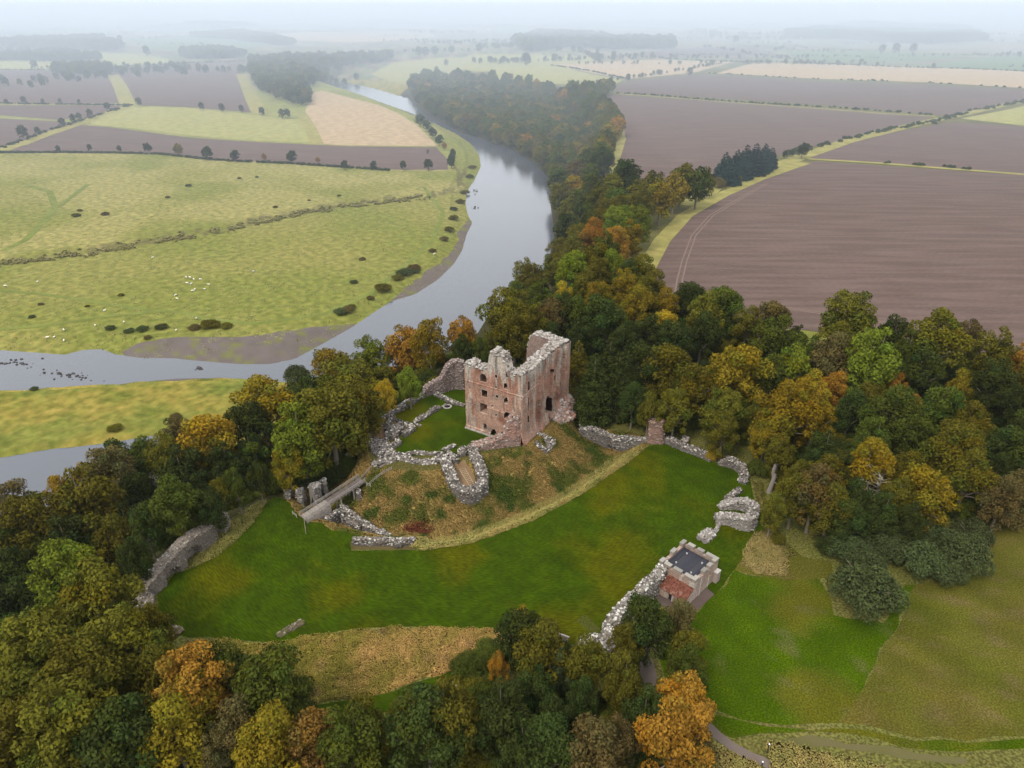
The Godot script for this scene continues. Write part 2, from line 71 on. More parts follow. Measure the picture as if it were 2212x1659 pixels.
	["footpath","path",2,[33.1,-81.2,34.4,-79.2,36.5,-76.9,39.2,-75.0,41.1,-74.1,43.6,-72.1,44.7,-73.5,42.0,-75.6,40.1,-76.5,37.7,-78.2,35.8,-80.3,34.6,-82.1]],
	["footpath","path",1,[23.8,-95.8,26.9,-95.8,27.0,-91.7,26.0,-89.1,24.6,-89.1,24.1,-92.4]],
	["footpath","path",1,[19.2,-100.5,20.8,-101.2,20.4,-99.7,19.5,-98.3,19.1,-95.0,18.3,-95.0,18.3,-97.3]],
	["worn_track","worn_lawn",4,[17.1,-102.4,14.8,-105.2,14.0,-106.3,13.0,-105.5,13.8,-104.4,16.1,-101.6]],
	["worn_track","worn_lawn",5,[17.8,-103.1,16.2,-105.2,15.2,-107.0,14.1,-106.4,15.2,-104.5,16.8,-102.4]],
	["paved_apron","paving",4,[43.0,-112.7,37.3,-107.2,32.9,-107.8,29.4,-111.4,29.8,-113.7,31.7,-114.5,36.7,-116.0,40.9,-116.0]],
	["dirt_floor","dirt",1,[-38.6,-175.4,-36.8,-174.9,-35.7,-174.0,-35.0,-173.2,-35.3,-171.7,-35.7,-170.7,-35.7,-169.4,-35.5,-167.9,-36.5,-167.5,-37.6,-167.2,-38.7,-168.1,-39.6,-168.6,-39.6,-169.6,-39.8,-170.8,-39.7,-171.8,-39.4,-173.0,-39.0,-174.2]],
	["dirt_floor","dirt",2,[-34.9,-176.6,-33.8,-178.1,-33.0,-177.2,-32.0,-176.6,-31.1,-175.7,-30.3,-174.9,-29.6,-174.0,-30.6,-172.9,-31.6,-173.3,-32.6,-174.0,-33.9,-174.7,-34.2,-175.7]],
	["dirt_floor","dirt",1,[-34.2,-166.5,-32.4,-166.9,-31.8,-165.9,-32.4,-164.8,-33.0,-163.8,-34.0,-164.5,-34.3,-165.5]],
	["dirt_floor","dirt",1,[-15.5,-156.6,-14.5,-157.0,-13.5,-157.7,-12.4,-158.0,-11.9,-157.0,-11.6,-155.9,-11.1,-155.1,-10.6,-154.2,-10.3,-153.1,-9.7,-152.1,-9.3,-151.2,-8.9,-150.2,-9.2,-148.9,-9.7,-147.8,-10.0,-147.1,-11.9,-147.3,-12.7,-148.3,-13.2,-149.1,-13.9,-150.2,-14.3,-151.5,-14.4,-152.2,-14.6,-153.0,-14.9,-154.4,-15.1,-155.5]],
	["trench_floor","mud",1,[-37.6,-130.2,-35.2,-130.3,-33.3,-130.5,-31.0,-130.2,-28.9,-129.9,-26.8,-130.2,-24.7,-130.2,-22.5,-130.1,-22.6,-127.9,-24.7,-127.8,-26.7,-127.8,-28.8,-127.7,-30.8,-127.8,-32.8,-127.7,-35.0,-127.6,-37.0,-127.7]],
	["dirt_floor","dirt",1,[-44.8,-138.3,-43.9,-139.4,-43.1,-140.3,-42.3,-141.4,-41.3,-140.8,-40.6,-140.1,-39.5,-139.8,-40.0,-138.3,-40.7,-137.0,-41.9,-136.9,-43.2,-137.0,-44.0,-137.6]],
	["gravel_path","path",1,[-39.4,-149.8,-33.6,-158.4,-32.4,-160.5,-31.4,-159.4,-33.2,-155.8,-37.8,-148.8]]]
const WALLS := [
	["curtain_wall","high ruined curtain wall of grey rubble stepping up to the keep's left side","grey_pink",2.0,[-15.00,-198.23,13.60,4.00,-16.69,-198.32,13.80,4.00,-18.37,-198.23,13.80,4.00,-19.80,-197.56,13.00,4.00,-20.69,-196.89,11.80,4.00,-21.38,-196.45,10.20,4.00,-22.58,-195.79,8.60,4.00,-24.21,-195.36,8.20,4.00,-25.99,-194.48,7.40,4.00,-26.86,-193.84,6.60,4.00,-27.15,-193.62,5.20,4.00]],
	["low_wall","low broken wall along the tree-lined edge of the inner ward","grey",1.6,[-27.04,-193.62,5.10,4.00,-28.19,-191.91,4.90,4.00,-29.25,-190.43,4.90,4.00,-30.27,-188.76,5.30,4.00,-31.33,-187.52,5.50,4.00,-32.32,-185.90,5.50,4.00,-33.64,-183.89,5.20,4.00,-35.23,-182.50,4.80,4.00,-36.53,-180.67,4.50,4.00,-38.07,-178.07,4.40,4.00]],
	["foundation_wall","straight low foundation wall across the far inner ward lawn","grey",1.2,[-24.29,-194.05,4.80,4.00,-21.84,-192.12,4.70,4.00,-19.60,-189.80,4.90,4.00,-17.63,-187.94,5.00,4.00,-15.78,-187.52,4.60,4.00,-14.11,-186.50,4.50,4.00]],
	["foundation_wall","long low foundation wall in the middle of the inner ward lawn","grey",1.3,[-28.35,-176.37,4.60,4.00,-27.03,-178.26,5.00,4.00,-25.66,-179.98,5.00,4.00,-24.98,-180.94,4.60,4.00,-23.96,-182.50,5.10,4.00,-22.91,-183.89,5.20,4.00,-21.62,-185.09,4.80,4.00]],
	["foundation_stub","tiny stone stub at the near end of the middle foundation wall","grey",0.7,[-27.54,-176.00,4.30,4.00,-26.08,-175.00,4.25,4.00]],
	["foundation_wall","thin line of stones running from the well to the middle foundation wall","grey",0.5,[-21.46,-185.49,4.30,4.00,-20.36,-186.71,4.30,4.00,-19.08,-188.35,4.60,4.00]],
	["foundation_wall","short low wall on the lawn near the barbican entrance","grey",1.0,[-18.65,-162.01,4.60,4.00,-16.94,-163.33,4.80,4.00,-15.30,-164.51,4.50,4.00]],
	["room_wall","low wall on the far side of the ruined rooms at the motte edge","grey",1.1,[-35.80,-179.78,4.80,4.00,-34.69,-178.83,5.00,4.00,-35.23,-177.31,4.90,4.00,-36.07,-175.26,4.90,4.00,-37.23,-175.26,4.50,4.00]],
	["room_wall","short wall between the two small roofless rooms","grey",0.9,[-33.58,-177.88,4.80,4.00,-32.04,-176.56,4.70,4.00,-32.90,-174.52,4.70,4.00]],
	["room_wall","angled wall corner pointing into the lawn beside the ruined rooms","grey",1.4,[-30.92,-175.44,5.00,4.00,-29.44,-174.34,5.10,4.00,-28.14,-173.06,5.30,4.00,-29.21,-171.08,5.30,4.00,-30.45,-169.14,5.40,4.00]],
	["rubble_mass","broad stepped rubble mass between the dirt-floored rooms","grey",4.2,[-34.92,-173.97,4.90,4.00,-33.94,-172.52,5.20,4.00,-32.65,-171.44,5.40,4.00,-31.42,-170.73,5.30,4.00]],
	["rubble_mass","rubble hump beside the round dirt-floored room","grey",2.0,[-35.12,-170.37,5.00,4.00,-34.21,-169.31,5.10,4.00,-32.25,-168.61,5.00,4.00]],
	["room_wall","thin curved kerb around the round dirt floor","grey",0.5,[-38.57,-175.26,4.40,4.00,-39.56,-173.24,4.40,4.00,-39.78,-170.73,4.40,4.00,-39.60,-168.61,4.40,4.00]],
	["room_wall","low wall enclosing the smallest dirt floor above the bridge path","grey",1.3,[-35.19,-167.23,5.10,4.00,-34.50,-165.18,5.00,4.00,-33.69,-163.50,4.80,4.00,-32.60,-163.50,5.00,4.00,-31.07,-165.52,5.20,4.00,-32.23,-167.23,4.70,4.00]],
	["rubble_mass","wide spill of grey rubble left of the bridge path","grey",4.6,[-39.63,-166.20,4.70,4.00,-37.68,-165.52,4.80,4.00,-36.06,-163.50,4.80,4.00,-34.37,-160.87,4.80,4.00,-32.99,-158.93,4.60,4.00]],
	["rubble_mass","rubble edge along the top of the gravel path","grey",2.0,[-31.86,-161.15,4.90,4.00,-33.07,-159.26,4.80,4.00,-34.97,-156.36,4.60,4.00,-36.46,-154.82,4.40,4.00]],
	["curtain_wall","thick rubble curtain wall with a grassy top beside the bridge path","grey",2.6,[-33.85,-156.24,4.10,3.20,-32.08,-158.10,4.60,3.00,-30.16,-158.96,4.60,2.60,-27.38,-157.97,4.30,2.20,-24.00,-156.73,4.00,1.80,-21.05,-156.96,4.40,2.00,-18.47,-157.97,4.80,2.20]],
	["low_wall","thin rubble line edging the lawn above the grassy curtain wall","grey",1.0,[-28.69,-158.73,4.70,4.00,-27.56,-160.33,4.80,4.00,-25.82,-160.77,4.60,4.00,-22.80,-160.60,4.40,4.00,-18.29,-160.33,4.70,4.00]],
	["barbican_wall","left arm of the ruined barbican beside the timber steps","grey",2.6,[-16.90,-159.33,4.60,3.20,-17.51,-157.08,5.00,3.20,-17.06,-154.34,5.20,3.20,-16.25,-151.93,5.10,3.20,-15.38,-149.57,5.10,3.20,-14.63,-147.52,4.80,3.20]],
	["barbican_wall","curved end of the barbican wall facing down the grassy slope","grey",2.2,[-14.87,-148.37,4.00,2.40,-13.68,-146.48,4.10,2.40,-12.12,-145.36,3.60,2.40,-10.34,-145.60,3.30,2.40,-8.89,-146.60,3.60,2.40,-7.46,-148.37,4.00,2.40,-6.42,-149.01,3.70,2.40]],
	["barbican_wall","right arm of the ruined barbican rising to the keep","grey",2.5,[-10.91,-163.39,5.40,3.00,-10.46,-160.77,5.20,3.00,-9.51,-157.38,5.20,3.00,-8.61,-154.63,5.10,3.00,-7.90,-152.21,5.00,3.00,-7.34,-149.59,4.80,3.00]],
	["wall_stub","rounded rubble stub at the lawn entrance to the barbican","grey",2.0,[-13.09,-162.18,5.50,3.60,-13.46,-160.44,5.60,3.60,-13.07,-159.30,4.90,3.60]],
	["wall_stub","curved rubble piece inside the left barbican arm","grey",1.6,[-17.14,-160.46,4.80,3.40,-15.76,-159.03,4.90,3.40,-14.97,-156.79,4.60,3.40]],
	["curtain_wall","sloping rubble curtain wall climbing from the barbican to the keep corner","grey_red",2.7,[-11.06,-163.10,5.60,3.00,-8.97,-163.54,5.80,3.00,-6.72,-164.13,6.20,3.00,-4.45,-164.57,6.70,3.00,-2.67,-165.02,7.60,3.00,-1.69,-165.23,9.60,3.00,-0.79,-165.41,12.00,3.00,0.27,-165.71,13.00,3.00,1.42,-166.01,13.20,3.00,2.08,-166.22,12.60,3.00]],
	["foundation_wall","low stone line running out from the foot of the keep's right wall","grey",0.9,[6.32,-171.61,4.50,4.00,8.10,-169.95,4.55,3.95,9.73,-168.92,4.32,3.52,11.40,-168.87,4.07,2.97]],
	["foundation_wall","V-shaped foundation of grey stone on the slope right of the keep","grey",1.3,[11.55,-168.45,3.84,2.84,10.63,-166.34,3.44,2.64,9.21,-163.85,3.41,2.51,7.92,-164.55,4.01,3.21,6.65,-166.00,4.52,3.82]],
	["rubble_mass","small dark rubble hump inside the foundation right of the keep","grey",1.6,[9.16,-167.04,4.15,3.35,10.67,-167.42,3.81,2.91]],
	["curtain_wall","long curtain wall crossing the moat with a dark drain arch","grey",1.8,[20.04,-180.27,1.20,0.00,21.99,-179.39,1.20,-1.00,24.27,-178.53,1.40,-2.20,26.70,-176.44,1.20,-3.00,29.10,-174.38,1.00,-3.60,31.94,-174.06,1.00,-3.20,34.50,-174.31,0.90,-2.40,36.85,-173.61,0.80,-1.00,38.80,-173.27,0.80,-0.10]],
	["tower_stub","tall isolated stump of reddish masonry on the lawn corner","red",4.0,[39.03,-174.13,7.00,0.00,40.01,-173.83,7.50,0.00,41.01,-173.71,7.70,0.00,42.07,-173.71,7.50,0.00,43.17,-173.95,6.80,0.00]],
	["curtain_wall","low rubble wall running right from the masonry stump along the lawn","grey",1.9,[43.31,-173.53,1.60,0.00,45.36,-171.75,2.00,0.00,47.23,-170.01,2.00,0.00,49.62,-168.00,1.80,0.00,51.73,-166.31,1.80,0.00,53.50,-164.65,1.60,0.00,54.94,-163.01,0.70,0.00]],
	["rubble_mass","pale fallen rubble boulder behind the low wall at the wood's edge","pale",2.6,[48.66,-172.34,1.80,0.00,50.29,-171.75,1.60,0.00]],
	["curtain_wall","curved end of the lawn wall bending down towards the bastion","grey",2.0,[56.49,-161.93,0.80,0.00,58.41,-161.12,2.40,0.00,60.46,-159.80,2.60,0.00,61.67,-157.71,2.20,0.00,61.68,-155.15,1.40,0.00,60.01,-152.41,0.60,0.00]],
	["wall_stub","narrow broken wall end above the horseshoe bastion","grey",1.5,[59.03,-149.98,0.60,0.00,56.79,-147.61,1.00,-0.00,54.68,-145.05,1.60,0.00,53.82,-143.91,1.90,0.00]],
	["bastion","thick upper arm of the horseshoe bastion ruin","pale",2.1,[51.44,-142.25,0.60,0.00,53.52,-142.79,1.40,0.00,55.68,-142.56,2.40,0.00,57.49,-142.12,3.00,0.00,58.97,-140.57,3.10,0.00,58.94,-138.19,3.10,0.00]],
	["bastion","thick lower arm of the horseshoe bastion with a pointed pale outer face","pale",2.2,[49.13,-136.92,2.10,-0.00,50.88,-136.92,2.20,-0.00,52.86,-136.28,2.80,0.00,54.86,-134.83,3.40,-0.00,56.15,-134.21,3.70,0.00,58.29,-136.49,3.60,0.00]],
	["wall_stub","isolated block of pale rubble wall behind the gatehouse","pale",2.6,[44.04,-129.60,1.00,0.00,45.36,-130.78,1.20,0.00,47.11,-132.58,1.20,0.00]],
	["low_wall","thin kerb joining the rubble block to the bastion","pale",0.5,[47.75,-131.98,0.50,0.00,49.11,-134.21,0.50,0.00,49.93,-135.87,0.50,0.00]],
	["curtain_wall","high rubble wall running down from the gatehouse to the arched gate","white",2.0,[33.04,-117.22,5.40,0.00,31.31,-114.83,5.20,0.00,29.99,-113.37,4.60,0.00,28.02,-111.64,4.60,0.00,26.01,-109.40,4.60,0.00,24.06,-107.35,4.60,0.00,22.37,-105.35,4.60,0.00,21.16,-103.78,5.00,0.00]],
	["gate_wall","rubble wall over the arched gate passage by the dark bushes","white",2.4,[21.36,-103.78,5.00,0.00,20.40,-102.50,5.20,-0.00,18.89,-99.75,5.20,0.00,18.34,-97.57,5.00,-0.00,18.35,-95.21,4.40,0.00,18.47,-93.15,4.00,0.00,18.68,-91.81,3.40,0.00]],
	["wall_stub","white rubble spur reaching left from the arched gate wall","white",1.9,[17.01,-98.53,3.20,0.00,15.67,-98.53,3.00,0.00,14.11,-98.29,2.40,0.00,12.55,-98.05,1.60,-0.00]],
	["outer_wall","long grey outer wall on the left edge of the lawn with three arched recesses","grey_wall",2.8,[-68.86,-135.68,4.20,0.00,-69.27,-133.62,4.60,0.00,-69.97,-131.20,4.60,0.00,-70.99,-128.84,4.80,0.00,-72.16,-126.54,5.20,0.00,-72.68,-125.29,5.60,0.00,-73.61,-122.59,5.40,0.00,-74.52,-119.62,5.20,0.00,-75.56,-117.09,4.80,-0.00,-76.41,-114.29,4.20,0.00,-77.37,-112.55,3.40,0.00,-78.01,-111.37,2.60,0.00]],
	["rubble_mass","low collapsed masonry at the near end of the left outer wall","grey_wall",4.0,[-78.42,-110.42,1.60,0.00,-76.68,-110.00,1.20,0.00,-74.95,-110.63,0.90,0.00]],
	["rubble_mass","small pale stone heap half hidden by olive trees below the left wall","white",1.6,[-75.99,-107.18,0.80,0.00,-74.07,-105.98,0.70,-0.00]],
	["foundation_wall","mossy brown foundation strip on the lower left lawn","moss",1.5,[-46.45,-101.35,0.25,0.00,-42.31,-105.21,0.30,0.00]],
	["foundation_wall","flat mossy foundation square at the corner of the lawn","moss",2.4,[-68.55,-103.26,0.25,0.00,-65.92,-101.92,0.30,0.00]],
	["foundation_wall","sunken wall with a mossy top behind the mud trench","grey",1.2,[-37.39,-130.46,0.40,0.00,-32.83,-130.34,0.35,0.00,-28.13,-130.22,0.35,0.00,-22.54,-130.46,0.35,0.00]],
	["foundation_wall","short cross wall dividing the mud trench","grey",1.3,[-26.75,-130.81,-0.10,-1.30,-26.45,-128.70,0.00,-1.30]],
	["retaining_wall","long diagonal retaining wall running down from the bridge into the moat","grey",1.2,[-42.57,-142.80,1.00,-0.60,-41.04,-141.43,0.40,-1.40,-39.16,-140.10,0.00,-1.80,-36.92,-138.54,-0.40,-2.20,-35.03,-137.01,-0.60,-2.40,-33.15,-135.51,-0.80,-2.40,-31.25,-134.77,-1.20,-2.40,-29.11,-133.56,-1.00,-2.00]],
	["retaining_wall","stubby retaining wall between the bridge abutment and the pit","grey",1.1,[-45.46,-138.18,0.20,-1.60,-44.24,-139.83,0.00,-2.00,-42.50,-142.44,-0.00,-2.20]],
	["retaining_wall","pale wall across the pit beneath the bridge","grey",1.0,[-42.47,-141.38,-1.20,-2.40,-40.90,-140.19,-1.30,-2.50,-39.38,-139.16,-1.50,-2.50,-36.76,-137.51,-1.70,-2.50]],
	["gate_ruin","pale jagged wall stub left of the bridge","pale",1.6,[-57.58,-146.67,1.90,0.00,-56.29,-146.94,1.60,0.00]],
	["gate_ruin","jagged ruin block on the left of the small dark doorway","pale",2.0,[-54.57,-147.18,2.00,-0.60,-53.01,-146.88,2.40,-1.00]],
	["gate_ruin","jagged ruin block on the right of the small dark doorway","pale",2.2,[-51.04,-147.16,2.80,-1.00,-50.27,-148.30,3.00,-0.80,-49.79,-149.32,2.70,-0.50]],
	["gate_ruin","lone pale stone fragment behind the small doorway ruin","pale",1.2,[-49.33,-150.84,2.10,0.50,-48.81,-152.31,2.10,0.50]],
	["rubble_mass","rubble bank under the upper end of the timber bridge","grey",2.2,[-39.51,-146.40,1.80,0.20,-38.57,-146.98,2.60,0.60]]]
const HEDGES := [
	["dark hedge along the near edge of the strip-shaped ploughed field",2.2,620,0.8,[-518.9,-746.7,-457.8,-750.4,-407.5,-748.7,-352.4,-741.1,-309.3,-720.3,-270.5,-706.6,-211.6,-695.2,-176.2,-685.1,-112.6,-666.2]],
	["broken line of bushes between the two far right ploughed fields",3.0,110,2.0,[150.5,-1129.4,202.0,-1110.8,258.4,-1062.7,360.1,-983.9,449.6,-917.8,493.4,-883.2]],
	["bushes along the diagonal field track on the right",3.4,150,3.0,[227.4,-623.0,268.0,-658.2,336.6,-721.7,479.7,-842.4,571.8,-934.2,693.5,-1030.1,816.3,-1124.0]],
	["hedge dots along the pale stubble field on the right",3.4,40,3.0,[375.3,-1511.6,471.7,-1430.7,605.7,-1344.4,730.5,-1211.8,787.2,-1179.0]],
	["dark hedge at the far edge of the right stubble field",3.6,200,2.0,[362.4,-1910.4,516.8,-1812.2,763.5,-1709.9,999.0,-1511.4]],
	["dark hedge beside the olive field above the riverside wood",3.5,110,1.5,[86.0,-1749.9,166.9,-1596.2,213.8,-1424.3]],
	["sparse bushes on the field margin at the far right",2.4,14,1.0,[296.5,-589.7,317.4,-583.0,343.5,-570.0,358.7,-561.9]],
	["hedge line beside the ploughed fields at the far left",2.4,120,1.0,[-740.7,-1099.1,-646.0,-1108.4,-558.7,-1109.0]],
	["hedge line along the farm track at the far left",3.0,90,2.0,[-534.3,-771.2,-545.0,-873.7,-545.6,-940.5,-556.2,-1103.7]],
	["distant hedge below the left woods",3.2,160,1.5,[-1108.5,-1678.8,-986.6,-1676.0,-898.9,-1762.1,-795.5,-1829.6,-640.8,-1872.9]],
	["scattered hedge trees in the hazy right distance",4.0,70,4.0,[384.2,-1997.6,628.5,-2124.9,845.9,-2041.1,967.2,-1894.6]],
	["hedge line in the hazy distance beyond the right fields",4.0,60,4.0,[942.7,-2918.1,888.6,-2317.7,1066.1,-2122.2,1224.9,-2019.1]]]
const WOODS := [
	["steep riverside wood running up the right bank into the haze",11.0,"mixed",[-188.7,-1418.8,-203.3,-1563.7,-174.8,-1655.3,-94.0,-1476.4,-4.9,-1363.6,69.5,-1221.8,93.0,-1104.4,155.1,-1143.9,123.4,-1046.3,89.0,-1013.8,117.6,-834.0,101.8,-713.8,78.8,-606.2,74.6,-533.3,64.0,-542.3,49.3,-619.9,35.9,-629.9,22.4,-724.3,-3.0,-807.6,-60.3,-915.6,-89.8,-996.8,-130.7,-1116.7]],
	["block of plantation wood beside the left ploughed fields",10.0,"dark",[-927.9,-1571.3,-1002.3,-1703.4,-890.3,-1723.8,-827.0,-1606.0,-849.9,-1549.2]],
	["long dark wood on the far left rise",11.0,"dark",[-1436.6,-1926.8,-1363.1,-2079.5,-1322.6,-2146.7,-1256.5,-2223.8,-1027.7,-1953.9,-1064.5,-1924.9,-1145.1,-1897.0,-1240.4,-1941.8,-1370.7,-1835.0]],
	["round wood on the rise left of the river",11.0,"dark",[-880.2,-2074.1,-914.0,-2191.1,-863.1,-2228.7,-791.1,-2210.0,-708.5,-2095.0,-715.8,-1927.3]],
	["riverbank wood above the pale stubble field on the left",11.0,"dark",[-485.1,-1452.9,-550.3,-1627.0,-533.7,-1684.2,-458.8,-1561.6,-389.6,-1404.3,-316.3,-1195.4,-296.9,-1123.6,-308.7,-1096.7,-360.0,-1170.5,-429.2,-1300.7]],
	["valley wood lining the left bank of the river bend",12.0,"dark",[-612.6,-1802.6,-567.5,-1888.4,-492.2,-1923.5,-410.8,-1943.7,-321.2,-2118.4,-313.7,-2024.8,-366.6,-1888.4,-385.2,-1763.6,-397.9,-1678.8,-365.2,-1443.6,-342.2,-1331.2,-371.1,-1365.5,-449.6,-1562.0,-553.5,-1749.0]],
	["hazy woodland strip on the left skyline slope",12.0,"dark",[-1351.1,-3316.3,-1327.5,-3748.3,-968.9,-3205.3,-751.1,-2740.4,-789.7,-2651.4,-1106.4,-3114.6]],
	["hazy tree belt across the middle distance",14.0,"dark",[0.0,-2528.2,149.9,-3945.0,297.3,-3385.3,372.7,-2821.6,552.2,-2686.1,487.3,-2361.5,264.1,-2239.0,168.3,-2285.9,37.1,-2091.4]],
	["hazy wood around the far village on the right",14.0,"dark",[1158.3,-3386.9,1893.5,-4646.0,2512.9,-5088.3,3107.6,-5478.2,1676.7,-2786.8,1389.7,-2625.2,1303.1,-2962.1,1102.6,-3190.3]],
	["faint tree line far off in the centre haze",14.0,"dark",[-2047.3,-4818.4,-2487.5,-7715.7,-1673.5,-8115.6,-976.9,-8180.5,-1278.2,-6183.8,-1643.9,-4662.5]],
	["faint tree line far off on the left",14.0,"dark",[-1571.4,-2412.2,-1665.1,-2682.7,-1594.6,-2840.9,-1518.2,-2887.4,-1154.0,-2340.4,-1189.3,-2286.6,-1334.7,-2368.0]]]
const ZONES := ["in the riverside wood","in the wood right of the keep","in the right meadow thicket","on the wooded bank left of the keep","just behind the keep","among the nearest trees","on the right-hand field hedges","on the near ploughed field's hedge","around the pale far-left pasture","along the far-left lane","standing alone in the hazy left distance","in the clump between ploughed fields"]
